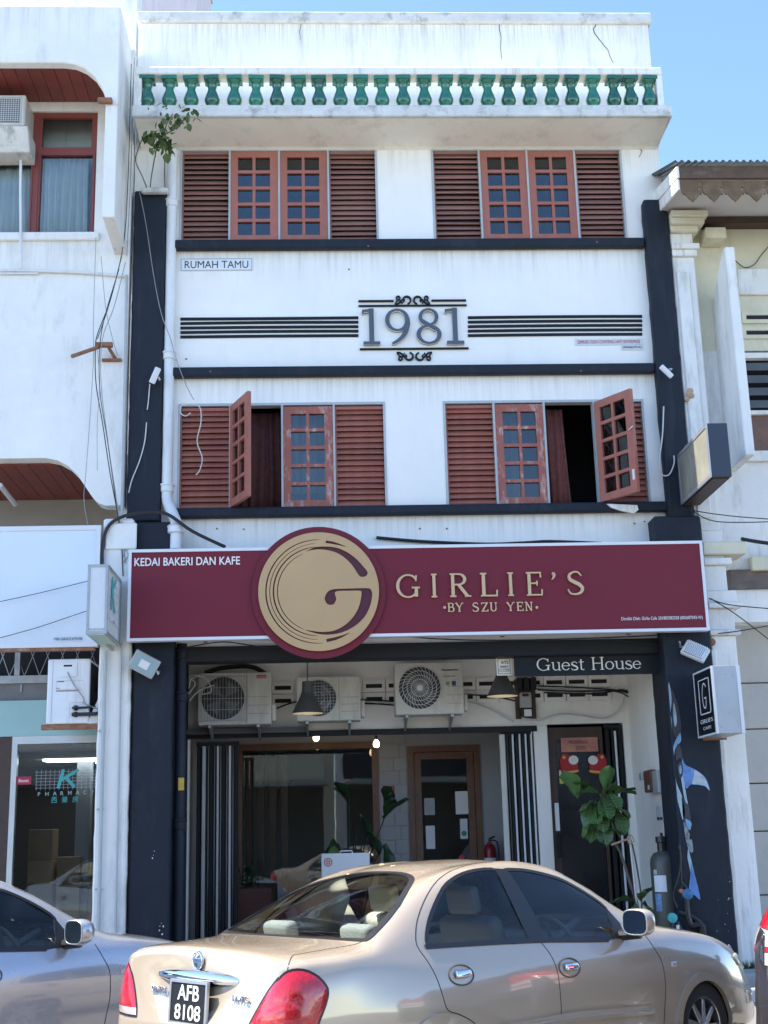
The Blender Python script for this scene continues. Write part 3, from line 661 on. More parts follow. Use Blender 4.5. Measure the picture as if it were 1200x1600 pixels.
MB().prismx([(EY+.02, ez-.29), (EY+.02, ez-.155), (.1, ez+.04), (.1, ez-.10)], ex-.03, ex-.004).build('bargeboard', stained, RN, bevel=.004)
MB().box(4.17, 9, -.02, VY-.003, 8.70, 8.78).build('wall_plate', darkwood, RN)
# lower storey: entablature, timber lintel, shutters, pilaster
MB().box(4.20, vx(1150, 855), -.20, VY-.002, at(1120, 866, -.2).z, at(1120, 846, -.2).z).build('cornice', cream, RN, bevel=.012)
MB().box(vx(1142), 9, VY-.12, VY-.003, at(1170, 890, 0).z, at(1170, 868, 0).z).build('cornice', cream, RN, bevel=.01)
zl0, zl1 = at(1170, 921, VY).z, at(1170, 891, VY).z
MB().box(vx(1140, 900), 9, VY-.05, .4, zl0, zl1).build('timber_lintel', mat('grey_timber', (.15, .12, .10), .8, var=.3, scale=8, dirt=((.28, .25, .22), .5, 6, .3)), RN)
MB().box(vx(1143, 930), 9, VY, .4, at(1170, 972, VY).z, zl0-.002).build('wall', stained, RN)
SY = .6
bz = [at(1175, y, SY).z for y in (976, 1068, 1140, 1225, 1300, 1400)]+[.2]
for i in range(6): MB().box(4.5, 9, SY, SY+.05, bz[i+1]+.012, bz[i]).build('shutter_panel', mat('beige_shutter', (.50, .47, .42), .6, var=.06, dirt=((.3, .27, .23), .4, 4, 2)), RN, bevel=.008)
MB().box(4.5, 9, SY+.051, SY+.09, .2, bz[0]).build('shutter_backing', darkin, RN)
MB().box(4.215, 4.50, -.14, .5, .2, 3.66).build('pilaster', stained, RN, bevel=.012)
MB().box(4.195, 4.255, -.17, -.142, .2, 3.5).build('pilaster_strip', oldwhite, RN, bevel=.008)
for (x1, y, z0, z1) in ((4.55, -.19, 3.661, 3.72), (4.50, -.15, 3.72, 3.96), (4.58, -.22, 3.96, 4.02), (4.54, -.18, 4.02, 4.16), (4.46, -.14, 4.16, 4.45), (4.52, -.19, 4.45, 4.53), (4.46, -.12, 4.53, 4.86)):
    MB().box(4.20, x1, y, VY-.004, z0+.001, z1).build('capital_moulding', oldwhite, RN, bevel=.01)
c = at(1117, 1002, -.2); MB().lathe([(.001, .02), (.03, .015), (.045, 0)], (c.x-.02, -.152, c.z), 10, 'y').build('rosette', rust, RN)
c = at(1066, 622, -.13); fl = MB(); rnd = random.Random(5)
for k in range(5): fl.lathe([(.001, .012), (.03, .008), (.038, 0)], (4.19+rnd.uniform(0, .06), -.128, c.z+rnd.uniform(-.1, .1)), 7, 'y')
fl.build('chipped_plaster', mat('bare_brick_patch', (.50, .33, .22), .9, var=.3, scale=15), RN)
# ================================================================ serif lettering
def ar(cx, cy, rx, ry, a0, a1, T, t, n=18, mode='v'):
    pts, w = [], []
    for i in range(n+1):
        a = math.radians(a0+(a1-a0)*i/n); pts.append((cx+rx*math.cos(a), cy+ry*math.sin(a))); w.append(t+(T-t)*math.cos(a)**2)
    return pts, w
def ln(x0, y0, x1, y1, w, w1=None): return [(x0, y0), (x1, y1)], [w, w1 or w]
def poly(pts, ws): return smooth2(pts, ws)
def smooth2(pts, ws, n=5):
    P = smooth_pts([(x, y, 0) for x, y in pts], n); Wd = smooth_pts([(w, 0, 0) for w in ws], n)
    return [(p.x, p.y) for p in P], [max(.01, w.x) for w in Wd]
def stem(x, T, t, s=.13, y0=0, y1=1): return [ln(x, y0, x, y1, T), ln(x-s, y0+t/2, x+s, y0+t/2, t), ln(x-s, y1-t/2, x+s, y1-t/2, t)]
def glyph(ch, T=.135, t=.065):
    h = t/2; S_ = lambda sx, sy, y0: [smooth2([(x*sx, y0+y*sy) for x, y in ((.66, .80), (.52, .955), (.33, .965), (.15, .85), (.17, .66), (.36, .54), (.56, .43), (.68, .27), (.58, .09), (.36, .033), (.17, .07), (.06, .24))], [t*.7, t, t*1.1, T*.8, T, T*1.1, T*1.1, T, T*.85, t*1.1, t, t*.7])]
    if ch == 'G': return 1.0, [ar(.47, .5, .42, .468, 42, 322, T, t, 30), ln(.80, .05, .80, .42, T), ln(.62, .43, .95, .43, t), ln(.79, .70, .81, .95, t)]
    if ch == 'I': return .42, stem(.2, T, t)
    if ch == 'R': return .93, stem(.2, T, t)+[ln(.2, 1-h, .44, 1-h, t), ar(.44, .745, .27, .222, 90, -90, T, t), ln(.44, .523, .2, .523, t), ln(.44, .52, .80, .04, T*.95), ln(.70, h, .96, h, t)]
    if ch == 'L': return .80, stem(.2, T, t)+[ln(.2, h, .74, h, t), ln(.735, .0, .755, .27, t)]
    if ch == 'E': return .85, stem(.2, T, t)+[ln(.2, h, .74, h, t), ln(.735, 0, .755, .26, t), ln(.2, 1-h, .70, 1-h, t), ln(.70, 1, .715, .76, t), ln(.2, .52, .54, .52, t), ln(.54, .42, .54, .62, t)]
    if ch == "'": return .3, [smooth2([(.10, .90), (.17, .90), (.19, .82), (.14, .72), (.06, .66)], [.10, .15, .12, .07, .03])]
    if ch == 'S': return .76, S_(1, 1, 0)
    if ch == 'B': return .85, stem(.2, T, t)+[ln(.2, 1-h, .42, 1-h, t), ar(.42, .75, .23, .217, 90, -90, T, t), ln(.2, .53, .45, .53, t), ar(.44, .28, .29, .248, 90, -90, T, t), ln(.44, h, .2, h, t)]
    if ch == 'Y': return .88, [ln(.08, 1, .42, .48, T), ln(.76, 1, .44, .48, t), ln(.43, 0, .43, .5, T), ln(.30, h, .56, h, t), ln(-.03, 1-h, .21, 1-h, t), ln(.64, 1-h, .88, 1-h, t)]
    if ch == 'Z': return .80, [ln(.08, 1-h, .72, 1-h, t), ln(.72, 1, .10, 0, T), ln(.06, h, .74, h, t), ln(.08, 1, .07, .78, t), ln(.74, 0, .76, .24, t)]
    if ch == 'U': return .92, [ln(.2, .3, .2, 1, T), ar(.46, .32, .26, .285, 180, 360, T, t), ln(.72, .3, .72, 1, t), ln(.06, 1-h, .34, 1-h, t), ln(.6, 1-h, .85, 1-h, t)]
    if ch == 'N': return .95, [ln(.2, 0, .2, 1, t), ln(.2, 1, .76, 0, T), ln(.76, 0, .76, 1, t), ln(.07, h, .33, h, t), ln(.05, 1-h, .25, 1-h, t), ln(.63, 1-h, .9, 1-h, t)]
    if ch == 'H': return 1.0, stem(.2, T, t)+stem(.80, T, t)+[ln(.2, .52, .8, .52, t)]
    if ch == 'u': return .72, [ln(.15, .2, .15, .66, T*.9), ar(.33, .24, .18, .205, 180, 300, T*.9, t), ln(.44, .06, .55, .16, t), ln(.56, 0, .56, .66, T*.9), ln(.03, .66-h, .2, .66-h, t), ln(.44, .66-h, .6, .66-h, t), ln(.56, h, .68, h, t)]
    if ch == 'e': return .64, [ar(.31, .33, .25, .30, 0, 325, T*.9, t, 24), ln(.08, .36, .56, .36, t)]
    if ch == 's': return .54, S_(.70, .67, 0)
    if ch == 't': return .44, [ln(.2, .12, .2, .86, T*.85), ar(.31, .13, .11, .10, 180, 320, T*.8, t), ln(.04, .64, .40, .64, t)]
    if ch == 'o': return .68, [ar(.33, .33, .26, .30, 0, 360, T*.9, t, 28)]
    if ch == '1': return .6, [ln(.30, 0, .30, 1, .15), ln(.04, .045, .56, .045, .09), ln(.02, .93, .38, .965, .08), ln(.03, .96, .03, .86, .04)]
    if ch == '9': return .72, [ar(.36, .68, .29, .285, 0, 360, .125, .06, 30), smooth2([(.655, .72), (.655, .55), (.58, .32), (.42, .14), (.20, .02)], [.125, .14, .13, .10, .06])]
    if ch == '8': return .72, [ar(.36, .755, .235, .215, 0, 360, .105, .06, 28), ar(.36, .27, .30, .238, 0, 360, .125, .06, 30), ln(.17, .65, .55, .42, .11)]
    return .4, []
def serif(ch, x0, z0, hgt, Y, depth, m, parent, name='letter', wid=None, T=.135, t=.065, eps=.0004):
    adv, st = glyph(ch, T, t); mb = MB(); sx = wid/adv if wid else hgt
    for k, (p, w) in enumerate(st):
        mb.ribbon([(x0+x*sx, z0+y*hgt) for x, y in p], [v*min(sx, hgt) for v in w], Y-k*eps, Y+depth-k*eps*.5)
    o = mb.build(name, m, parent)
    return o

# ================================================================ burgundy fascia sign
SG = thing('shop_sign', 'long burgundy fascia sign with gold disc emblem and gold raised letters', 'sign', (.99, -.46, 4.16))
SX0, SX1, SZ0, SZ1, SYF = -2.115, 4.105, 3.665, 4.655, -.50
MB().box(SX0+.03, SX1-.03, SYF, SYF+.03, SZ0+.03, SZ1-.03).build('panel', burg, SG)
plate('frame', [rect(SX0, SX1, SZ0, SZ1), rect(SX0+.032, SX1-.032, SZ0+.032, SZ1-.032)[::-1]], SYF-.012, SYF+.10, lightw, SG)
MB().box(SX0+.02, SX1-.02, SYF+.031, SYF+.095, SZ0+.02, SZ1-.02).build('backing', steel, SG)
br = MB()
for x in (-1.35, .2, 1.9, 3.3):
    br.box(x, x+.04, SYF+.10, -.003, 4.50, 4.54); br.box(x, x+.04, SYF+.10, -.065, 3.70, 3.74)
br.build('bracket', rust, SG)
c = at(498, 924, SYF-.05); CX, CZ = c.x, c.z
R0 = .715; MB().prism(circ(CX, CZ-.003, R0, 72), SYF-.035, SYF-.014).build('disc_backing', burg, SG)
RG = .642
def gz(pts): return [(CX+(x-590)/525*RG, CZ-(y-618)/525*RG) for x, y in pts]
def gsm(pts, n=4):
    P = [(x, y, 0) for x, y in pts]; P = smooth_pts(P+[P[0]], n)[:-1]; return [(p.x, p.y) for p in P]
shA = [(480, 265), (560, 228), (650, 222), (740, 232), (830, 268), (920, 335), (985, 410), (1018, 455), (1010, 488), (975, 500), (942, 485), (890, 400), (830, 335), (760, 285), (680, 258), (600, 248), (540, 252)]
shB = [(640, 690), (652, 650), (685, 615), (740, 603), (850, 601), (1010, 600), (1042, 612), (1055, 650), (1040, 740), (1000, 830), (940, 900), (860, 955), (770, 990), (680, 1003), (600, 998), (530, 980), (470, 957), (560, 972), (640, 978), (720, 968), (800, 930), (870, 870), (920, 800), (950, 720), (962, 640), (945, 622), (850, 621), (760, 622), (730, 638), (742, 690), (722, 733), (690, 743), (658, 730)]
def crescent(r, w, a0, a1, off=(0, 0)):
    n = 40; o, i_ = [], []
    for k in range(n+1):
        t = k/n; a = math.radians(a0+(a1-a0)*t); ww = w*(math.sin(pi*t)**.5)*.5+1.2
        o.append((590+off[0]+(r+ww)*math.cos(a), 618+off[1]-(r+ww)*math.sin(a))); i_.append((590+off[0]+(r-ww)*math.cos(a), 618+off[1]-(r-ww)*math.sin(a)))
    return o+i_[::-1]
bladeT = [(660, 168), (720, 178), (790, 205), (848, 232), (780, 215), (700, 198), (655, 192)]
bladeB = [(655, 1068), (730, 1052), (800, 1022), (862, 985), (790, 1010), (710, 1030), (650, 1040)]
holes = [gz(gsm(shA)), gz(gsm(shB, 3)), gz(bladeT), gz(bladeB), gz(crescent(458, 9, 88, 274)), gz(crescent(425, 4, 94, 268)), gz(crescent(393, 10, 92, 268)), gz(crescent(358, 6, 112, 248))]
plate('gold_disc', [circ(CX, CZ, RG, 90)]+[h[::-1] for h in holes], SYF-.075, SYF-.055, gold, SG)
MB().prism(circ(CX, CZ, RG-.01, 72), SYF-.054, SYF-.036).build('disc_core', burgd, SG)
for ch, px0, px1 in (('G', 620, 657), ('I', 672, 686), ('R', 701, 734), ('L', 749, 778), ('I', 792, 806), ('E', 821, 850), ("'", 861, 871), ('S', 886, 913)):
    a = at(px0, 934.5-(px0-620)*.018, SYF-.03); b = at(px1, 934, SYF-.03)
    hgt = at(px0, 897, SYF-.03).z-at(px0, 934, SYF-.03).z
    adv = {'I': .42, "'": .3}.get(ch)
    o = serif(ch, a.x, a.z, hgt, SYF-.035, .03, goldl, SG, wid=(b.x-a.x)*(1.04))
for ch, px0 in zip('BYSZUYEN', (699, 712, 738, 752, 765, 792, 807, 820)):
    a = at(px0, 956.2-(px0-699)*.014, SYF-.02); serif(ch, a.x, a.z, .098, SYF-.018, .016, goldl, SG, T=.16, t=.10)
for px in (694.5, 838.5):
    a = at(px, 949.5, SYF); MB().lathe([(.015, 0), (.015, .016)], (a.x, SYF-.002, a.z), 14, 'y').build('dot', goldl, SG)
a, b = at(210, 884, SYF), at(375, 880, SYF); text('KEDAI BAKERI DAN KAFE', a.x, a.z-.005, SYF-.004, textw, SG, width=b.x-a.x, height=.088, extrude=.002, bold=.012)
a, b = at(971, 971, SYF), at(1098, 969, SYF); text('Dimiliki Oleh: Girlie Cafe 201803382328 (002607043-W)', a.x, a.z, SYF-.004, textw, SG, width=b.x-a.x, height=.046, extrude=.001)

# ================================================================ year emblem on the wall
YR = thing('year_emblem', 'slate grey raised numerals 1981 between dark stripes and scroll ornaments', 'sign', (1.0, -.03, 7.25))
slate = mat('slate_grey_face', (.075, .095, .125), .5, var=.08); navyt = mat('navy_strip', (.010, .012, .017), .55, spec=.25, var=.1)
nb = {'1': 0, '9': 0, '8': 0}
for ch, px0, px1 in (('1', 566, 596), ('9', 602, 641), ('8', 651, 690), ('1', 696, 727)):
    a = at(px0, 541-(px0-566)*.008, 0); b = at(px1, 541, 0); hgt = at(px0, 485, 0).z-at(px0, 541, 0).z
    base = serif(ch, a.x, a.z, hgt, -.014, .012, navyt, YR, 'numeral', wid=(b.x-a.x), eps=.0003)
    serif(ch, a.x, a.z, hgt, -.046, .031, textw, base, 'numeral_edge', wid=(b.x-a.x), eps=.0003)
    serif(ch, a.x, a.z, hgt, -.058, .011, slate, base, 'numeral_face', wid=(b.x-a.x), eps=.0003)
for px0, px1, py, h in ((560, 615, 471.5, .022), (674, 728, 470.5, .022), (560, 729, 479, .020), (562, 732, 546.5, .022)):
    a, b = at(px0, py, 0), at(px1, py-(px1-px0)*.009, 0); MB().box(a.x, b.x, -.028, -.002, a.z-h/2, a.z+h/2).build('rule', navyt, YR, bevel=.004)
def scroll(cx, cz, s, flip, vf):
    mb = MB(); f = lambda pts: [(cx+x*s*flip, cz+z*s*vf) for x, z in pts]
    arc_ = lambda cx_, cz_, r_, a0, a1, n_=14: [(cx_+r_*math.cos(math.radians(a0+(a1-a0)*i/n_)), cz_+r_*math.sin(math.radians(a0+(a1-a0)*i/n_))) for i in range(n_+1)]
    for k, (p, w) in enumerate(((arc_(.45, .0, .40, 165, -80), .17), (arc_(-.42, .24, .19, -40, 300), .12), ([(-.78, -.42), (-.45, -.38), (-.15, -.12), (.1, .12), (.22, -.02), (.1, -.2)], .13), ([(-.32, .10), (-.12, -.16), (.02, -.36)], .11), ([(-.78, -.42), (-.58, -.12), (-.42, .05)], .10))):
        q = smooth_pts([(x, z, 0) for x, z in f(p)], 3); q = [(v.x, v.y) for v in q]
        mb.ribbon(q, [1.15*w*s*(.55+.45*math.sin(pi*(i+.5)/len(q))) for i in range(len(q))], -.026-.0006*k, -.003)
    return mb.build('scroll', navyt, YR)
for px, py, fl_, vf in ((628.5, 470, 1, 1), (659.5, 470, -1, 1), (632, 557.5, 1, -1), (663, 557.5, -1, -1)):
    a = at(px, py, 0); scroll(a.x, a.z, .115, fl_, vf)
for k in range(5):
    a, b = at(282, 499+k*7.0, 0), at(560, 499+k*7.0, 0); h = .0175
    mid = [(a.x+(b.x-a.x)*t, a.z+(.012 if k > 0 else -.010)*math.sin(pi*t)*(.4 if k % 2 else .2)) for t in [i/12 for i in range(13)]]
    MB().ribbon(mid, h*2, -.012, -.002).build('stripe', navyt, YR)
    a, b = at(731, 496.8+k*7.0, 0), at(1003, 494+k*7.0, 0)
    mid = [(a.x+(b.x-a.x)*t, a.z+.004*math.sin(pi*t)) for t in [i/8 for i in range(9)]]
    MB().ribbon(mid, h*2, -.012, -.002).build('stripe', navyt, YR)

# plaques
def px_box(px0, py0, px1, py1, Y): a, b = at(px0, py0, Y), at(px1, py1, Y); return a.x, b.x, b.z, a.z
RT = thing('name_plaque', 'small white plaque reading RUMAH TAMU below the upper left window', 'sign', (-1.3, -.01, 8.2))
x0, x1, z0, z1 = px_box(283, 405, 394, 423, 0)
MB().box(x0, x1, -.012, -.002, z0, z1).build('board', mat('plaque_white', (.78, .80, .82), .4), RT)
plate('border', [rect(x0, x1, z0, z1), rect(x0+.008, x1-.008, z0+.008, z1-.008)[::-1]], -.015, -.0125, steel, RT)
text('RUMAH TAMU', x0+.045, z0+.03, -.0135, textk, RT, width=x1-x0-.09, height=z1-z0-.06, extrude=.001)
DP = thing('owner_plaque', 'small clear plaque of red lettering under the right end of the stripes', 'sign', (3.3, -.01, 7.2))
x0, x1, z0, z1 = px_box(898, 530, 1004, 539, 0)
pl = mat('plaque_grey', (.66, .67, .69), .4)
MB().box(x0, x1, -.010, -.002, z0, z1).build('board', pl, DP)
text('DIMILIKI OLEH CONTENG HATI ENTERPRISE', x0+.03, z0+.018, -.012, textr, DP, width=x1-x0-.06, height=z1-z0-.036, extrude=.001)
x0, x1, z0, z1 = px_box(970, 540, 1005, 547, 0); MB().box(x0, x1, -.010, -.002, z0, z1).build('board', pl, DP)
text('(IP0486275-K)', x0+.02, z0+.012, -.012, textk, DP, width=x1-x0-.04, height=z1-z0-.024, extrude=.001)

# guest house sign
GH = thing('hanging_sign', 'black sign with ivory Guest House lettering hung under the beam', 'sign', (3.0, .05, 3.4))
x0, x1, z0, z1 = px_box(803, 1021, 1037, 1052, .02)
MB().box(x0, x1, .02, .07, z0, z1).build('board', mat('black_sign_face', (.014, .016, .02), .5, var=.1, spec=.2), GH, bevel=.006)
plate('rim', [rect(x0+.003, x1-.003, z0+.003, z1-.003), rect(x0+.02, x1-.02, z0+.018, z1-.018)[::-1]], .012, .0195, blackp, GH)
cx_ = None; a0 = at(839, 1048.5, .02)
tot = sum(glyph(c)[0] if c != ' ' else .42 for c in 'Guest House'); wid = at(1003, 1047, .02).x-a0.x; hg = .140; sx = wid/tot; x = a0.x
for c in 'Guest House':
    if c == ' ': x += .42*sx; continue
    adv = glyph(c)[0]; serif(c, x, a0.z, hg, .010, .009, ivory, GH, wid=adv*sx, T=.11, t=.05); x += adv*sx
for xx in (x0+.1, x1-.15): MB().tube([(xx, .05, z1), (xx, .05, 3.48+.01)], .008, 6).build('hanger', blackp, GH)

# notice above the pendant
AT = thing('notice_board', 'small white notice headed ATS beside the hanging sign', 'sign', (2.3, .1, 3.4))
x0, x1, z0, z1 = px_box(775, 1027, 800, 1055, .1)
MB().box(x0, x1, .1, .112, z0, z1).build('board', ivory, AT); w = x1-x0
plate('border', [rect(x0+.015, x1-.015, z0+.015, z1-.015), rect(x0+.02, x1-.02, z0+.02, z1-.02)[::-1]], .097, .0995, textk, AT)
text('ATS', x0+w*.3, z0+.125, .098, textk, AT, width=w*.5, height=.035, extrude=.001, bold=.02)
text('B&BY', x0+w*.25, z0+.085, .098, textk, AT, width=w*.55, height=.022, extrude=.001, bold=.02)
text('FULL COVERAGE', x0+w*.15, z0+.06, .098, textk, AT, width=w*.7, height=.014, extrude=.001)
text('CALL IN HOUSE', x0+w*.15, z0+.04, .098, textk, AT, width=w*.7, height=.014, extrude=.001)

# pharmacy fascia board
PS = thing('blank_signboard', 'large pale blank signboard over the pharmacy at the left edge', 'sign', (-3.3, -.3, 4.3))
x0, x1, z0, z1 = px_box(-80, 828, 150, 1008, -.34)
palef = mat('pale_sign_face', (.70, .77, .82), .35, var=.04, scale=1.5)
MB().box(x0, x1, -.36, -.30, z0, z1).build('panel', palef, PS)
plate('frame', [rect(x0-.02, x1+.02, z0-.02, z1+.02), rect(x0+.01, x1-.03, z0+.03, z1-.03)[::-1]], -.375, -.29, lightw, PS)
MB().box(x0, x1-.01, -.37, -.30, z0-.055, z0-.022).build('bottom_rail', rust, PS)
br = MB()
for x in (-3.9, -2.6): br.box(x, x+.04, -.30, .74, z1-.1, z1-.06)
br.build('bracket', rust, PS)
a, b = at(85, 1001, -.36), at(129, 998, -.36); text('MBI G8/A7/3/95/00', a.x, a.z, -.378, textk, PS, width=b.x-a.x, height=.03, extrude=.001)

# K light box
KY = 1.2
KB = thing('light_box_sign', 'projecting white light box with teal letter K left of the burgundy sign', 'sign', (-2.4, -.7, 4.2))
xa, xb = at(137, 900, -KY).x, at(169, 900, -KY).x
zb2, zt2 = at(150, 990, -KY).z, at(150, 882, -KY).z
yb = -.36
fr = MB()
for x in (xa, xb-.025):
    for y in (-KY, yb-.025): fr.box(x, x+.025, y, y+.025, zb2, zt2)
for z in (zb2, zt2-.025):
    fr.box(xa, xb, -KY-.002, -KY+.023, z-.001, z+.026); fr.box(xa, xb, yb-.025, yb+.002, z-.001, z+.026)
    fr.box(xa-.002, xa+.025, -KY, yb, z-.002, z+.027); fr.box(xb-.025, xb+.002, -KY, yb, z-.002, z+.027)
fr.build('frame', steel, KB)
MB().box(xa+.006, xb-.006, -KY+.006, yb-.006, zb2+.006, zt2-.006).build('body', mat('light_box_face', (.68, .71, .72), .4, var=.06, dirt=((.45, .46, .46), .4, 5, 3)), KB)
MB().box(xa+.02, xb-.02, -KY+.01, yb-.02, zb2-.012, zb2+.004).build('underside', mat('mint_underside', (.45, .60, .55), .5), KB)
def side_text(s, y0, z0, X, m, parent, width, height, flip=1):
    me = text_mesh(s, m, width, height, .001, .01); return inst('lettering', me, (X, y0, z0), parent, rot=(0, 0, flip*pi/2))
kz = zb2+.27; km = MB()
mk = [ln(.25, .02, .36, .98, .10), ln(.28, .50, .75, 1.0, .085), ln(.36, .58, .66, .02, .085)]
for k, (p, w) in enumerate(mk): km.ribbon([(x*.52, z*.36) for x, z in p], [v*.42 for v in w], -.003-.0005*k, .002)
inst('letter', km.mesh('letter', teal), (xb+.004, -KY+.08, kz), KB, rot=(0, 0, pi/2))
gl = MB()
for i in range(5): gl.box(xb+.001, xb+.003, -KY+.08, -KY+.62, kz+.04+i*.085, kz+.045+i*.085)
gl.build('printed_lines', greyframe, KB)
side_text('PHARMACY', -KY+.08, kz-.11, xb+.004, lightw, KB, .60, .06)
text('MBI G8/A7/3/22/00', xa+.02, zb2+.035, -KY+.0045, greyframe, KB, width=xb-xa-.04, height=.02, extrude=.001)
MB().tube([(xa+.1, -.6, zb2), (xa+.12, -.36, zb2-.04), (xa+.12, -.325, zb2-.04)], .015, 6).build('bracket', steel, KB)

NY = 1.35
# navy light box high on the right pillar: face looks left
NB = thing('light_box_sign', 'projecting black-edged light box with blank mouldy face high on the right pillar', 'sign', (4.1, -.6, 5.6))
f0 = at(1105, 661, -NY); f1 = at(1143, 742, -NY); X0, X1 = f0.x, at(1136, 661, -NY).x
zt3, zb3 = f0.z, at(1112, 745, -NY).z
MB().box(X0, X1, -NY, -.17, zb3, zt3).build('body', mat('navy_box_paint', (.03, .04, .06), .4, var=.1), NB, bevel=.006)
MB().box(X0-.006, X0-.001, -NY+.04, -.21, zb3+.04, zt3-.04).build('face', mat('mouldy_acrylic', (.27, .26, .21), .5, var=.25, scale=3, dirt=((.12, .11, .08), .8, 7, 2)), NB)
fr = MB()
for (ya, yc, za, zc) in ((-NY, -NY+.038, zb3, zt3), (-.208, -.17, zb3, zt3), (-NY+.038, -.208, zb3, zb3+.038), (-NY+.038, -.208, zt3-.038, zt3)): fr.box(X0-.012, X0-.002, ya, yc, za, zc)
fr.build('frame', silver, NB)
MB().box(X0+.02, X1-.02, -NY+.05, -.2, zb3-.012, zb3-.001).build('underside', darkwood, NB)
MB().tube([(X0+.05, -.17, zt3-.15), (X0+.05, -.13, zt3-.15)], .02, 6).build('bracket', rust, NB)
# small G cafe box
GB = thing('light_box_sign', 'small black and silver light box with white letter G on the right pillar', 'sign', (4.0, -.6, 2.9))
YA = -.96
X0, X1 = at(1113, 1050, YA).x, at(1155, 1050, YA).x; zt4, zb4 = at(1117, 1040, YA).z, at(1128, 1146, YA).z; YB_ = -.28
MB().box(X0, X1, YA, YB_, zb4, zt4).build('body', mat('dull_aluminium_sheet', (.42, .45, .47), .45, metal=.35, var=.1, scale=4), GB, bevel=.005)
MB().box(X0-.005, X0-.001, YA+.02, YB_-.02, zb4+.02, zt4-.02).build('face', mat('glossy_black_face', (.012, .012, .014), .08, var=0), GB)
fr = MB()
for (ya, yc, za, zc) in ((YA, YA+.03, zb4, zt4), (YB_-.015, YB_, zb4, zt4), (YA+.03, YB_-.015, zb4, zb4+.018), (YA+.03, YB_-.015, zt4-.018, zt4)): fr.box(X0-.010, X0-.0055, ya, yc, za, zc)
fr.box(X1-.03, X1+.006, YA-.006, YA-.001, zb4, zt4); fr.box(X0-.006, X0+.012, YA-.006, YA-.001, zb4, zt4)
fr.build('frame', lightw, GB)
D = YB_-YA; H = zt4-zb4; lx = X0-.007
def lbox(u0, u1, v0, v1):   # u runs left to right on the face as seen (from the wall outwards)
    return (lx, lx+.0015, YB_-D*u1, YB_-D*u0, zb4+H*v0, zb4+H*v1)
fr = MB()
for q in ((.22, .25, .33, .86), (.77, .80, .33, .86), (.22, .80, .33, .345), (.22, .80, .845, .86)): fr.box(*lbox(*q))
fr.build('printed_border', textw, GB)
me = MB(); gp_ = smooth2([(.78, .84), (.66, .97), (.48, .97), (.33, .78), (.28, .48), (.34, .16), (.50, .02), (.66, .10), (.71, .30), (.71, .42)], [1]*10)[0]
me.ribbon([(x*D*.42, z*H*.38) for x, z in gp_], .013, -.001, .001); me.ribbon([(.50*D*.42, .42*H*.38), (.74*D*.42, .42*H*.38)], .013, -.0015, .001)
inst('letter', me.mesh('letter', textw), (lx-.001, YB_-D*.29, zb4+H*.41), GB, rot=(0, 0, -pi/2))
for s, v, w, hh in (("GIRLIE'S", .20, .66, .06), ('CAFE', .10, .42, .045)):
    inst('lettering', text_mesh(s, textw, D*w, H*hh, .0005), (lx-.001, YB_-D*(.52-w/2), zb4+H*v), GB, rot=(0, 0, -pi/2))
rv = MB()
for (u, v) in ((.2, .85), (.75, .85), (.5, .3), (.8, .1), (.15, .1), (.5, .87)): rv.lathe([(.008, 0), (.008, .004), (.002, .006)], (X0+(X1-X0)*u, YA-.0005, zb4+H*v), 8, 'y')
rv.build('rivets', steel, GB)
MB().box(X0+.04, X0+.3, YB_, -.272, zb4-.02, zb4+.02).build('bracket', rust, GB)
# ================================================================ curtains of the shophouse
cred = mat('dark_red_brocade', (.085, .022, .018), .8, var=.45, scale=14)
cwhite = mat('grey_white_fabric', (.46, .47, .46), .85, var=.1, scale=4)
curtain('curtain', -1.02, -.50, 5.15, 6.42, .22, cred, 'dark red patterned curtain in the open left window of the middle floor', 5, .02)
curtain('curtain', 2.56, 2.80, 5.15, 6.42, .20, mat('red_brocade', (.17, .05, .04), .8, var=.4, scale=14), 'red patterned curtain drawn aside in the open right window of the middle floor', 3, .02, .04)
curtain('curtain', -.46, .09, 5.45, 6.45, .25, cwhite, 'pale curtain behind the closed casement of the middle left window', 6, .02)
curtain('curtain', 2.00, 2.30, 5.15, 6.45, .25, cwhite, 'pale curtain behind the peeling casement of the middle right window', 5, .02)
for i, (a, b) in enumerate(((-1.06, -.53), (-.46, .08), (1.96, 2.48), (2.56, 3.08))):
    curtain('curtain', a, b, 8.45, 9.48, .22, mat('blue_grey_fabric', (.10, .15, .21), .85, var=.1), 'dull blue curtain behind upper floor casement, %s from the left' % ('first', 'second', 'third', 'rightmost')[i], 5, .012)

